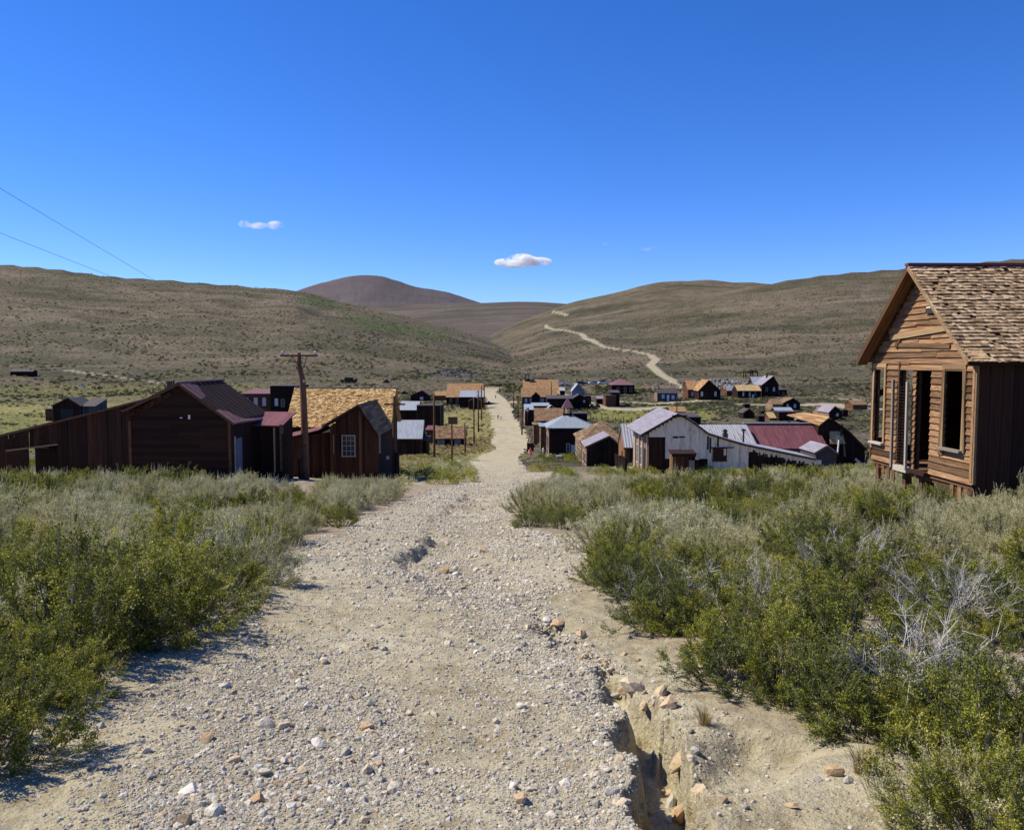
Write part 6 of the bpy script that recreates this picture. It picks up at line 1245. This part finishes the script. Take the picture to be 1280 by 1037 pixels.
house('hall_porch', 'orange lit boarded entry of the brown shingled hall', 667, 676, 556, 531, 528, 6, 'mono', d=176, wall=W_ORG, roof=R_BROWNF, left=W_ORG, cat='porch')
house('dark_back_shed', 'small square dark shed behind the cupola building', 717, 734, 540, 517, 516, 6, 'flat', d=205, wall=W_DARKV, roof=R_DARK, cat='shed')
fh = house('cupola_building', 'square dark building with blue-grey tin hipped roof and open cupola', 686, 741, 570.5, 534.5, 516.5, 9, 'hip', px_pk=712, wall=W_DARKH, roof=R_TINBLUE, left=W_TAN, over=.45, cat='building', win=[(708, 712, 554, 564), (714, 719, 556, 566, PW)], lwin=[(2, 2.2, 1.1, 2.2), (6.5, 2.2, 1.1, 2.2)], ldoor=(4.2, 1.2, 3))
t_, w_, he_, hr_, b0_, d_ = fh
cx = (711.5-713.5)/55*w_; cy = 4.5; s = 1.15; zt_ = lambda r_: EYE-drop_of(r_, d_+4.5)-b0_
for a in (-.5, .5):
    for b in (-.5, .5): box(t_, 'cupola_post', W_RED, (cx+a*s, cy+b*s, (zt_(518)+zt_(509))/2), (.16, .16, zt_(509)-zt_(518)))
box(t_, 'cupola_base', W_DARKV, (cx, cy, zt_(518.5)), (s*1.3, s*1.3, .5)); box(t_, 'bell', M_GREYB if 'M_GREYB' in globals() else M_WHITEP, (cx+.3, cy-.3, zt_(515)), (.1, .1, .9))
z0_, z1_ = zt_(509.5), zt_(496.5); a_ = s*.85; poly(t_, 'spire', R_PURPLE, [(cx-a_, cy-a_, z0_), (cx+a_, cy-a_, z0_), (cx+a_, cy+a_, z0_), (cx-a_, cy+a_, z0_), (cx, cy, z1_)], [[0, 1, 4], [1, 2, 4], [2, 3, 4], [3, 0, 4], [3, 2, 1, 0]])
house('spire_side_wing', 'low tin roofed corner wing at the street side of the cupola building', 676, 686, 562, 533, 529, 7, 'mono', d=150, wall=W_ORG, roof=R_TINBLUE, left=W_ORG, cat='building', over=.3, lwin=[(2, 2, 1, 1.8)])
house('long_shingled_house', 'brown shingled house with hipped street end left of the white shed', 727, 779, 582, 551, 525.5, 11, 'hip', px_pk=757, d=110, wall=W_DARKV, roof=R_BROWNF, left=W_TAN, over=.35, lwin=[(1.5, 1.4, .9, 1.5), (4, 1.4, .9, 1.5), (6.5, 1.4, .9, 1.5)])
house('tin_gable_wing', 'dark board wing with lilac-grey tin roof in front of the brown shingled house', 733, 777, 588, 558, 545, 6, 'front', px_pk=761, d=98, wall=W_DARKV, roof=R_GREYP, left=W_TAN, over=.2, rth=.07, lwin=[(1.5, 1.3, .8, 1.4), (4, 1.3, .8, 1.4)], ldoor=(2.8, .8, 2))
house('striped_roof_building', 'tall narrow building with rust striped corrugated roof', 781, 796, 592, 558, 530, 5, 'side', d=84, wall=W_ORG, roof=R_TINR, left=W_ORG, over=.15, cat='building', door=(787, 794, 561, B_RED), ldoor=(2.0, .9, 2.2))
house('brown_back_gable', 'brown gable roof showing behind the white shed ridge', 838, 857, 524, 514, 508, 7, 'side', d=300, wall=W_DARKV, roof=R_ORANGE, cat='shed')
house('grey_roof_box', 'dark box shed with grey sloping roof behind the white shed', 857, 876, 532, 521, 516, 9, 'mono', d=235, wall=W_DARKV, roof=R_DARK, cat='shed')
house('rusted_tin_shop', 'long shop with streaked rusty silver roof behind the white shed', 872, 945, 580, 557, 531, 9, 'side', d=92, wall=W_DARKV, roof=R_TINR, cat='shop', over=.15)
mr = house('maroon_roof_shop', 'long building with oxide red sheet roof and silver ridge strip', 944, 1031, 578, 558.5, 530, 8, 'side', d=94, wall=R_MAROON, roof=R_MAROON, cat='shop', over=.3)
t_, w_, he_, hr_, b0_, d_ = mr; box(t_, 'ridge_strip', R_TIN, (0, 4, hr_+.12), (w_+.8, .5, .1)); box(t_, 'gable_patch', R_TIN, (-w_/2-.35, 2.2, (he_+hr_)/2+.15), (.1, .1, .1))
for i in range(7): beam(t_, 'roof_seam', R_MAROON, (-w_/2+w_*(i+.5)/7, -.28, he_-.08), (-w_/2+w_*(i+.5)/7, 3.95, hr_+.06), .03, .03)
house('lilac_lean_shed', 'small box shed with grey-lilac sheet roof at the end of the red roof', 1019, 1045, 578, 566, 557.5, 4, 'front', px_pk=1033, d=76, wall=R_DARK, roof=R_GREYP, cat='shed', over=.12)
def wreck():
    d = 96; A = pt(1008, 585, d); t = thing('collapsed_barn', 'collapsed black barn with orange shingle patch and long slumping right side', 'barn', (A.x, d, A.z)); zr = lambda r_, dd=d: EYE-drop_of(r_, dd)-A.z; sx = lambda p: x_of(p, d, -8)-A.x
    V = [(sx(1020), 0, -.8), (sx(1083), 0, -.8), (sx(1082), 0, zr(562)), (sx(1062), 0, zr(541)), (sx(1049), 0, zr(532)), (sx(1036), 0, zr(523)), (sx(1023), 0, zr(533))]; k = len(V)
    Bk = [(a-.3, 6, c) for a, b, c in V]; poly(t, 'wall', W_DARKV, V+Bk, [list(range(k)), list(range(2*k-1, k-1, -1))]+[[i, (i+1) % k, k+(i+1) % k, k+i] for i in range(k)])
    slab(t, 'roof', R_ORANGE, [(sx(1023.5), -.15, zr(532)), (sx(1036), -.15, zr(522)), (sx(1032), 7, zr(520.3)), (sx(1008), 7, zr(524))][::-1], .1)
    for a, b, c, e in ((1037, 523, 1062, 541), (1062, 541, 1083, 562)): beam(t, 'fallen_rafter', B_DARK, (sx(a), -.2, zr(b)), (sx(c), -.2, zr(e)), .22, .2)
    beam(t, 'fallen_rafter', B_RED, (sx(1052), -.2, zr(530)), (sx(1051), -.2, zr(546)), .2, .1)
    s = slab(t, 'leaning_panel', R_GOLDF, [(sx(1036), -.6, zr(554)), (sx(1055), -.6, zr(554)), (sx(1052), .1, zr(536.5)), (sx(1037), .1, zr(536.5))], .1); slab(t, 'leaning_panel', B_TAN, [(sx(1054), -.5, zr(570)), (sx(1056), -.5, zr(570)), (sx(1056), 0, zr(553)), (sx(1054.5), 0, zr(553))], .08)
    beam(t, 'prop', M_WHITEP, (sx(1044), -.9, zr(566)), (sx(1046), -.7, zr(549)), .2, .12); beam(t, 'prop', B_GREY, (sx(1066), -.9, zr(572)), (sx(1076), -.8, zr(580)), .3, .12); beam(t, 'prop', B_LIT, (sx(1079), -.6, zr(583)), (sx(1086), -.5, zr(560)), .2, .2)
wreck()
# houses across the flat on the right
house('white_window_house', 'small slate coloured house with two white windows on the far flat', 821.5, 847, 501.5, 491, 485, 8, 'side', wall=W_SLATE, roof=R_DARK, win=[(827, 830.5, 493, 498, PW), (839.5, 843, 494, 499, PW)], door=(833.5, 836.5, 493.5, M_WHITEP), left=W_TAN, chim=[(825, 482.5, .5)])
house('orange_gable_house', 'brown house with orange shingle roof and dark porch gable on the far flat', 873.5, 900, 500, 487.5, 475, 14, 'front', px_pk=885.5, wall=W_DARKH, roof=R_ORANGE, win=[(876, 878.5, 489.5, 495, PW), (893, 895.5, 489.5, 495, PW)], over=.5)
house('orange_gable_wing', 'left wing of the orange shingled house with sunlit side', 860, 873, 500, 486.5, 475.5, 13, 'side', d=395, wall=W_RED, roof=R_ORANGE, left=W_RED, win=[(864, 867, 489.5, 495, PW)])
house('orange_house_porch', 'pale roofed porch across the front of the orange shingled house', 874, 900.5, 500.5, 488.5, 486.5, 2, 'mono', d=386, wall=W_DARKH, roof=R_GREYP, cat='porch')
house('yellow_roof_house', 'long low house with straw yellow roof on the far flat', 922, 951, 498, 488, 481, 10, 'side', wall=W_DARKH, roof=R_GOLDF, win=[(928, 930, 490, 495, PW), (936, 938, 490, 495, PW), (943, 945, 490, 495)], door=(940, 942, 493, M_WHITEP))
house('red_side_block', 'reddish brown block left of the straw yellow roof', 907, 922, 498, 488.5, 483, 10, 'side', d=415, wall=W_RED, roof=R_ORANGE, cat='shed')
house('pale_tin_lean', 'tilted pale tin roof on the red block', 908.5, 918, 492, 487.5, 482, 4, 'side', d=408, wall=W_RED, roof=R_TIN, cat='shed')
house('tall_grey_roof_house', 'tall dark house with grey-lilac gable roof among the far houses', 952, 973, 496, 481, 470, 14, 'front', px_pk=966, wall=W_DARKH, roof=R_GREYP, chim=[(963, 467.5, .8)], win=[(957, 959.5, 484, 489), (966, 968.5, 484, 489, PW)])
house('tin_back_roof', 'pale tin roofed wing behind the tall grey roofed house', 941, 957, 488, 479, 471, 10, 'side', d=470, wall=W_DARKH, roof=R_TIN)
house('orange_porch_house', 'small orange roofed front below the tall grey roofed house', 953, 966, 498, 487, 481, 8, 'side', d=418, wall=W_DARKV, roof=R_ORANGE, win=[(956, 958, 490, 495, PW)])
house('dark_right_block', 'dark block stepping down right of the tall grey roofed house', 966, 983.5, 498, 487, 484, 10, 'mono', d=416, wall=W_DARKV, roof=R_DARK, win=[(971, 974, 489, 494), (978, 980, 490, 495)])
def head_frame():
    d = 560; A = pt(931, 470, d); t = thing('timber_trestle', 'small dark timber trestle on the rubble above the far houses', 'trestle', (A.x, d, A.z-1)); w = 10
    for i in range(5): box(t, 'post', B_DARK, (w*i/4-1, (i % 2)*3, 1.6), (.5, .5, 5))
    box(t, 'deck', B_DARK, (w/2-1, 1.5, 3.6), (w+1.5, 4, .6)); box(t, 'deck', B_DARK, (w*.65, 1.5, 4.5), (w*.5, 3, .8))
head_frame()
house('brown_window_house', 'brown roofed house with sunlit left wall and two windows on the sandy lane', 978, 1000, 512.5, 504, 497.5, 9, 'front', px_pk=991, wall=W_DARKH, roof=R_BROWNF, left=W_TAN, win=[(983, 986, 505, 509.5, PW), (992, 995, 505, 509.5, PW)])
house('tan_side_wing', 'tan boarded wing left of the brown roofed house', 966, 978, 512, 505, 498.5, 9, 'side', d=305, wall=W_TAN, roof=R_BROWNF, win=[(970, 972.5, 506, 510)])
house('small_gabled_shack', 'tiny black gabled shack in the sagebrush flat', 928.5, 943, 523, 516, 511, 6, 'front', wall=W_DARKV, roof=R_DARK, cat='shack')
house('lone_privy', 'square dark privy behind the tiny black shack', 930.5, 937.5, 511, 505, 504, 2.5, 'flat', wall=W_DARKV, roof=R_DARK, cat='outhouse')
house('short_privy', 'squat dark privy right of the black shack', 948, 956, 527, 520, 518.8, 3, 'flat', wall=W_DARKV, roof=R_DARK, cat='outhouse')
house('far_privy', 'small black privy behind the squat one', 951.5, 956, 518.5, 513.5, 512.5, 2.5, 'flat', wall=W_DARKV, roof=R_DARK, cat='outhouse')
house('orange_corner_shed', 'bright orange roofed shed crowding the blue tin roofed block', 962, 975, 530, 522, 515, 7, 'side', d=262, wall=W_RED, roof=R_GOLDF, cat='shed')
house('blue_tin_block', 'dark block with pale blue tin roof above the red sheet roof', 973, 996, 531, 515, 510, 7, 'flat', d=260, wall=W_DARKV, roof=R_DARK, cat='shed')
house('blue_tin_roof_shed', 'shed with pale blue tin roof behind the dark block', 970, 991, 526, 513.8, 509, 6, 'side', d=270, wall=W_DARKV, roof=R_TIN, cat='shed')
house('lilac_gable_shed', 'little dark gable with grey roof right of the dark block', 995, 1008, 530, 524.5, 520, 6, 'front', d=258, px_pk=1003, wall=W_DARKV, roof=R_GREYP, cat='shed')
house('lilac_roof_house', 'dark house with grey-lilac roof and white window near the cabin edge', 1036, 1053, 525, 515, 507.5, 10, 'front', px_pk=1043, wall=W_DARKH, roof=R_GREYP, left=W_TAN, win=[(1045, 1048, 516.5, 520, PW)])
house('lilac_house_wing', 'sunlit left wing of the grey-lilac roofed house', 1025.5, 1036, 522.5, 514, 508.5, 8, 'side', d=292, wall=W_TAN, roof=R_GREYP)
house('black_end_shed', 'black flat shed right of the grey-lilac roofed house', 1053, 1060, 522, 512.5, 511.5, 5, 'flat', d=285, wall=W_DARKV, roof=R_DARK, cat='shed')
house('red_lane_shed', 'low reddish shed at the sandy lane beside the cabin', 1066, 1084, 512, 505.5, 500, 8, 'side', wall=W_RED, roof=R_BROWNF, cat='shed')

# ------------------------------------------------------------ wagons, old machinery, cars
def wreck_truck(label, px0, px1, rb, rt, name='derelict_wagon'):
    d = ground((px0+px1)/2, rb).y; A = pt(px0, rb, d); w = (pt(px1, rb, d)-A).length; h = EYE-drop_of(rt, d)-A.z; t = thing(name, label, 'wagon', (A.x, d, A.z))
    box(t, 'bed', B_DARK, (w/2, 1, h*.42), (w, 2.4, h*.32)); box(t, 'hood', R_DARK, (w*.5, 1, h*.75), (w*.5, 2, h*.5)); box(t, 'step', B_DARK, (w*.93, 1, h*.5), (w*.14, 2, h*.35))
    for x in (.15, .5, .85): 
        for y in (-.3, 2.3): lathe(t, 'wheel', M_IRON, [(0, 0, 0), (0, 0, .15)], [h*.28, h*.28], 10).matrix_basis = Matrix.Translation((w*x, y, h*.25)) @ Matrix.Rotation(R(90), 4, 'X')
    return t
wreck_truck('black abandoned machine with boxy cab out on the valley floor', 425.5, 446, 478.5, 471.5, 'derelict_machine')
wreck_truck('small dark abandoned cart with pale left end on the valley floor', 479, 486, 478.5, 474.5, 'derelict_cart')
wreck_truck('low rust coloured cart just above the golden roof ridge', 432, 438, 484.5, 481.8, 'derelict_cart')
wreck_truck('dark wagon by the kerb beyond the long store', 609, 613, 505, 501.5)
wreck_truck('old wagons beside the sandy lane, left one', 737, 743, 510, 505.5)
wreck_truck('old wagon frame nearest the stepped brown shed', 744, 750, 509.5, 504.5)
wreck_truck('dark broken machinery left of the small dark house', 502.5, 508, 493, 488.5, 'derelict_machine')
def car(col_, label, px, rb, long_=True, rz=0.0):
    d = ground(px, rb).y; p = pt(px, rb, d); t = thing('parked_car', label, 'car', (p.x, d, H(p.x, d)), rz, 'cars parked in the lot beyond the town')
    prof = [(-2.2, .35), (-2.25, .75), (-1.5, .95), (-.9, 1.42), (.9, 1.45), (1.6, 1.0), (2.2, .85), (2.25, .35)] if long_ else [(-2.4, .4), (-2.4, 1.9), (-2.1, 2.1), (1.2, 2.1), (1.7, 1.3), (2.3, 1.1), (2.35, .4)]
    n_ = len(prof); V = [(x, -.85 if z < 1 else -.7, z) for x, z in prof]+[(x, .85 if z < 1 else .7, z) for x, z in prof]
    b = poly(t, 'body', flat_mat('car_paint_'+str(col_[0]), col_, .3), V, [list(range(n_)), list(range(2*n_-1, n_-1, -1))]+[[i, (i+1) % n_, n_+(i+1) % n_, n_+i] for i in range(n_)])
    box(t, 'side_window', M_GLASS, (0, -.78, 1.2 if long_ else 1.6), (1.9 if long_ else 3.0, .08, .32 if long_ else .5))
    for x in (-1.4, 1.4):
        for y in (-.8, .8): lathe(t, 'wheel', M_IRON, [(0, 0, -.1), (0, 0, .1)], [.34, .34], 12).matrix_basis = Matrix.Translation((x, y, .34)) @ Matrix.Rotation(R(90), 4, 'X')
for c_, lb, px, rb, lg in (((.75, .76, .78), 'white car at the left end of the distant parking row', 699.5, 481, True), ((.7, .7, .7), 'second pale car from the left in the distant row', 705, 481.5, True), ((.78, .78, .78), 'white car just left of the blue-grey house roof', 714.5, 482, True), ((.03, .03, .035), 'black car behind the blue-grey house roof', 726, 481, False), ((.04, .04, .05), 'dark car right of the blue-grey roof', 731.5, 480.5, True), ((.75, .75, .76), 'white car in the middle of the distant row', 738, 480.5, True), ((.4, .43, .45), 'silver-grey van in the distant row', 743, 480, False), ((.78, .78, .77), 'white car right of the silver-grey van', 750, 480, True), ((.05, .05, .06), 'black high vehicle near the right end of the row', 753.5, 479, False), ((.7, .7, .72), 'white car last in the distant row', 757, 480, True)):
    car(c_, lb, px, rb, lg, pr.uniform(-.5, .5))

# ------------------------------------------------------------ people
def human_mesh(name, shirt, pants, hairc, pose='stand', phase=.22):
    J = {'pel': (0, 0, .95), 'chest': (0, 0, 1.25), 'neck': (0, 0, 1.47), 'head': (0, -.02, 1.58), 'top': (0, 0, 1.70)}
    if pose == 'crouch': J = {'pel': (0, .18, .38), 'chest': (0, .05, .66), 'neck': (0, -.06, .84), 'head': (0, -.10, .93), 'top': (0, -.10, 1.05)}
    V = [J['pel'], J['chest'], J['neck'], J['head'], J['top']]; E = [(0, 1), (1, 2), (2, 3), (3, 4)]; r_ = [.15, .16, .055, .095, .07]
    def ch(a, L, R_):
        for p, q in zip(L, R_): V.append(p); r_.append(q); E.append((a, len(V)-1)); a = len(V)-1
    for s, f in ((-1, phase), (1, -phase)):
        if pose == 'crouch': ch(0, [(s*.10, .1, .36), (s*.16, -.26, .46), (s*.13, -.10, .08), (s*.13, -.24, .04)], [.11, .075, .05, .04]); ch(1, [(s*.19, .02, .74), (s*.24, -.14, .55), (s*.14, -.34, .42), (s*.12, -.40, .38)], [.06, .045, .035, .03])
        else: ch(0, [(s*.10, 0, .88), (s*.11, -f*.5, .50), (s*.11, -f*.3+abs(f)*.4, .09), (s*.12, -f*.3+abs(f)*.4-.13, .04)], [.10, .065, .042, .035]); ch(1, [(s*.20, 0, 1.40), (s*.25, f*.35, 1.13), (s*.24, f*.5-.1, .88), (s*.24, f*.5-.14, .80)], [.062, .045, .034, .028])
    me = bpy.data.meshes.new(name); me.from_pydata(V, E, []); o = bpy.data.objects.new(name, me); COL.objects.link(o); m = o.modifiers.new('s', 'SKIN'); m.use_smooth_shade = True
    for i, q in enumerate(r_): me.skin_vertices[0].data[i].radius = (q, q*.8 if i < 2 else q); me.skin_vertices[0].data[i].use_root = i == 0
    o.modifiers.new('d', 'SUBSURF').levels = 1; o.modifiers['d'].render_levels = 1
    dg = bpy.context.evaluated_depsgraph_get(); out = bpy.data.meshes.new_from_object(o.evaluated_get(dg)); bpy.data.objects.remove(o); out.name = name; out.materials.clear()
    skin = flat_mat('skin', (.45, .27, .19), .6)
    for mm in (skin, flat_mat('shirt_'+name, shirt, .8), flat_mat('trousers_'+name, pants, .85), flat_mat('hair_'+name, hairc, .7)): out.materials.append(mm)
    hz = J['head'][2]; pz = J['pel'][2]
    for p in out.polygons:
        c = p.center; p.use_smooth = True; arm = abs(c.x) > .215 and c.z < (1.12 if pose == 'stand' else .5)
        p.material_index = 3 if (c.z > hz+.05 or (c.z > hz-.06 and c.y > J['head'][1]+.03)) else 0 if c.z > J['neck'][2]-.03 else 0 if arm else 1 if c.z > pz-.04 and not (pose == 'crouch' and c.y < -.2) else 2
    return out
def person(label, px, rb, me, rz=0.0, s=1.0, d=None):
    p = ground(px, rb); o = bpy.data.objects.new('person', me); COL.objects.link(o); o.location = (p.x, p.y, p.z); o.rotation_euler[2] = rz; o.scale = (s,)*3; thing_tags(o, label, 'person'); return o
person('walker in dark clothes on the left of the pair far down the street', 622.5, 524.5, human_mesh('dark_walker', (.03, .03, .04), (.03, .035, .05), (.03, .02, .015)), .1, 1.05)
person('walker in white shirt on the right of the pair far down the street', 626, 525, human_mesh('white_walker', (.75, .75, .75), (.25, .24, .22), (.05, .03, .02), phase=-.2), -.1)
person('person in white top and dark trousers at the right kerb beside the dark red one', 661, 552.5, human_mesh('kerb_walker', (.5, .5, .52), (.04, .04, .05), (.03, .02, .01)), 1.2, 1.1)
person('person in dark red top standing at the right kerb', 665.5, 552.5, human_mesh('red_walker', (.28, .03, .04), (.10, .03, .05), (.03, .02, .01), phase=.1), .4, 1.1)
person('crouching figure in salmon pink at the kerb by the red-brown box', 662.5, 569.5, human_mesh('pink_croucher', (.80, .22, .22), (.72, .25, .24), (.25, .12, .06), 'crouch'), .6, 1.35)
person('seated figure in white and black on the bench by the cupola building', 679, 567.5, human_mesh('bench_sitter', (.7, .7, .7), (.02, .02, .03), (.03, .02, .02), 'crouch'), 1.4, 1.35)
hiker = human_mesh('hiker', (.05, .05, .06), (.06, .05, .05), (.03, .02, .02))
person('lone dark figure on the far bend of the road', 619.5, 498.5, hiker, 0, 1.15); person('dark figure right of the far road near the trees', 634.5, 498, hiker, .5, 1.15)
person('left one of two hikers on the pale trail of the left hill', 176, 475.5, hiker, .3, 1.1); person('right one of two hikers on the pale trail of the left hill', 178.6, 475.7, hiker, .8, 1.1)
# kerbside things
p = ground(663, 564); q = thing('wooden_barrier', 'red-brown board box at the kerb between the standing and crouching people', 'box', (p.x, p.y, p.z))
for i in range(4): box(q, 'plank', B_RED, (0, 0, .2+i*.4), (1.25, .25, .38))
box(q, 'post', B_DARK, (-.6, .15, .8), (.12, .12, 1.7)); box(q, 'post', B_DARK, (.6, .15, .8), (.12, .12, 1.7))
p = ground(696, 576); q = thing('picnic_bench', 'low dark bench with a white box on it before the cupola building', 'bench', (p.x, p.y, p.z)); box(q, 'seat', B_DARK, (-.2, 0, .5), (2.6, .5, .08)); box(q, 'leg', B_DARK, (-1.3, 0, .25), (.1, .4, .5)); box(q, 'leg', B_DARK, (.9, 0, .25), (.1, .4, .5))
b_ = thing('white_box', 'small white box lying on the bench at the cupola building', 'box', (p.x+.35, p.y-.05, p.z+.54)); box(b_, 'body', M_WHITEP, (0, 0, .12), (.8, .35, .24)); box(b_, 'lid', M_GREYB if 'M_GREYB' in globals() else M_WHITEP, (0, 0, .26), (.84, .38, .04))
sign_post('street_sign', 'white street sign on a post before the pink store', 659.5, 510, 533, .9, 1.1, M_WHITEP)
# fence along the bright meadow
def fence(label, pts, gap=3.2, h=1.3):
    P = [ground(*p) for p in pts]; t = thing('pole_fence', label, 'fence', tuple(P[0]))
    for a, b in zip(P[:-1], P[1:]):
        n_ = max(2, int((b-a).length/gap)); prev = None
        for i in range(n_+1):
            c = a.lerp(b, i/n_); c.z = H(c.x, c.y); l_ = c-P[0]; box(t, 'post', B_DARK, (l_.x, l_.y, l_.z+h/2-.1), (.2, .2, h+.4), (pr.gauss(0, .06), pr.gauss(0, .06), 0))
            if prev is not None:
                for zz in (.5, 1.0): beam(t, 'rail', B_DARK, (prev.x, prev.y, prev.z+zz), (l_.x, l_.y, l_.z+zz), .1, .06)
            prev = l_
fence('dark rail fence behind the brown shingled house', [(738, 524), (760, 527), (800, 529)], 4, 1.6)
fence('low rail fence along the lower edge of the far flat', [(870, 508), (905, 506), (935, 503)], 6, 1.2)
fence('weathered fence beside the boardwalk steps', [(770, 584), (782, 596)], 1.5, 1.4)
fence('rail fence at the sandy lane right of the cars', [(800, 500), (820, 501)], 5, 1.3)

# rubble on the two mounds
def rubble(label, px, rb, rx, ry, n_, y0, seed):
    r_ = np.random.default_rng(seed); c = pt(px, rb, y0); X = c.x+r_.normal(size=n_)*rx; Y = y0+r_.normal(size=n_)*ry; Z = height(X, Y, fine=False); s = np.clip(np.exp(r_.normal(.35, .5, n_)), .3, 2.6)
    scatter('rock_rubble', np.stack([X, Y, Z+s*.1], 1), s, r_.random((n_, 3))*3, r_.integers(0, 8, n_), [stone_mesh(500+seed*10+i, flat_mat('rubble_rock', (.055, .052, .058) if seed == 1 else (.27, .255, .235), .9), 1, .8) for i in range(8)], label)
rubble('dark rock outcrop at the foot of the left hill', 572, 466, 11, 11, 330, 556, 1)
rubble('pale rubble heap above the far houses', 905, 474, 14, 13, 380, 470, 2)

# ------------------------------------------------------------ clouds: thin vapour with real depth
def cloud_mat(dens):
    m = bpy.data.materials.new('cloud_vapour'); m.use_nodes = True; n = m.node_tree.nodes; l = m.node_tree.links; n.remove(n['Principled BSDF'])
    v = n.new('ShaderNodeVolumePrincipled'); v.inputs['Color'].default_value = (1, 1, 1, 1); v.inputs['Anisotropy'].default_value = .1; l.new(v.outputs[0], n['Material Output'].inputs['Volume'])
    tc = n.new('ShaderNodeTexCoord'); nz = noise(n, l, tc.outputs['Object'], .012, 5, .62)
    ln = n.new('ShaderNodeAttribute')
    l.new(mth(n, l, 'MULTIPLY', mth(n, l, 'SUBTRACT', nz, .43, None, True), dens*9), v.inputs['Density']); return m
def cloud(label, blobs, y, dens):
    bm = bmesh.new(); c = pt(sum(b[0] for b in blobs)/len(blobs), sum(b[1] for b in blobs)/len(blobs), y)
    for px, row, rx, rz in blobs:
        p = pt(px, row, y)-c; k = y/F; bmesh.ops.create_icosphere(bm, subdivisions=3, radius=1, matrix=Matrix.Translation(p) @ Matrix.Diagonal((rx*k, rx*k*.6, rz*k, 1)))
    me = bpy.data.meshes.new('cloud'); bm.to_mesh(me); bm.free(); me.materials.append(cloud_mat(dens)); o = bpy.data.objects.new('cloud', me); COL.objects.link(o); o.location = c
    rm = o.modifiers.new('join', 'REMESH'); rm.mode = 'VOXEL'; rm.voxel_size = y*.0016
    thing_tags(o, label, 'cloud')
cloud('small white flat-bottomed cloud above the right of the distant mountain', [(632, 328, 15, 5), (652, 325, 19, 8), (674, 327, 17, 5.5), (645, 330, 26, 4)], 7000, .03)
cloud('small pale cloud high above the left hill', [(305, 280, 8, 5), (322, 282, 14, 4), (344, 281.5, 11, 5.5)], 7200, .012)
cloud('faint wisp of cloud above the right hill', [(808, 311, 8, 3), (816, 310, 6, 2.5)], 7400, .003)
cloud('faintest tiny wisp of cloud left of the other wisp', [(757, 304, 5, 3)], 7400, .0025)
# ------------------------------------------------------------ wings and porches are parts of their house
for main_, subs in {'meadow_barn': [('meadow_barn_annex', 'lean_to'), ('meadow_barn_wing', 'wing')], 'hillside_shack': [('hillside_shack_annex', 'annex')], 'silver_roof_shed': [('silver_roof_annex', 'annex')],
                    'long_store': [('long_store_porch', 'porch')], 'shingled_shed': [('shingled_shed_annex', 'lean_to')], 'shingled_hotel': [('hotel_front', 'front'), ('dormer_gable', 'gabled_porch'), ('gold_end_block', 'end_block')],
                    'shingled_hall': [('hall_porch', 'porch')], 'cupola_building': [('spire_side_wing', 'wing')], 'long_shingled_house': [('tin_gable_wing', 'wing')], 'orange_gable_house': [('orange_gable_wing', 'wing'), ('orange_house_porch', 'porch')],
                    'red_side_block': [('pale_tin_lean', 'upper')], 'brown_window_house': [('tan_side_wing', 'wing')], 'lilac_roof_house': [('lilac_house_wing', 'wing')], 'black_barn': [('black_barn_annex', 'annex')],
                    'stepped_brown_shed': [('stepped_shed_annex', 'rear')], 'long_barn': [('side_shed', 'shed')], 'tall_grey_roof_house': [('tin_back_roof', 'rear'), ('orange_porch_house', 'porch'), ('dark_right_block', 'side_block')]}.items():
    A_ = bpy.data.objects[main_]; MA = Matrix.Translation(A_.location) @ A_.rotation_euler.to_matrix().to_4x4()
    for nm, pre in subs:
        B_ = bpy.data.objects[nm]; MB = Matrix.Translation(B_.location) @ B_.rotation_euler.to_matrix().to_4x4(); K = MA.inverted() @ MB
        for c in [o for o in COL.objects if o.parent == B_]:
            mb = c.matrix_basis.copy(); c.parent = A_; c.matrix_basis = K @ mb
            base = c.name.split('.')[0]; c.name = base if base in ('window', 'door', 'chimney', 'wall_board') else pre+'_'+base
        bpy.data.objects.remove(B_)
bpy.data.objects['long_barn']['label'] = 'long dark barn with purple-brown roof, sloping lean-to at left and pink roofed shed at right'
bpy.data.objects['lilac_roof_house']['label'] = 'dark house with grey-lilac roof and sunlit left wing near the cabin edge'
bpy.data.objects['orange_gable_house']['label'] = 'brown house with orange shingle gable, left wing and pale porch roof on the far flat'
bpy.data.objects['long_shingled_house']['label'] = 'brown shingled house with lilac tin roofed wing left of the white shed'
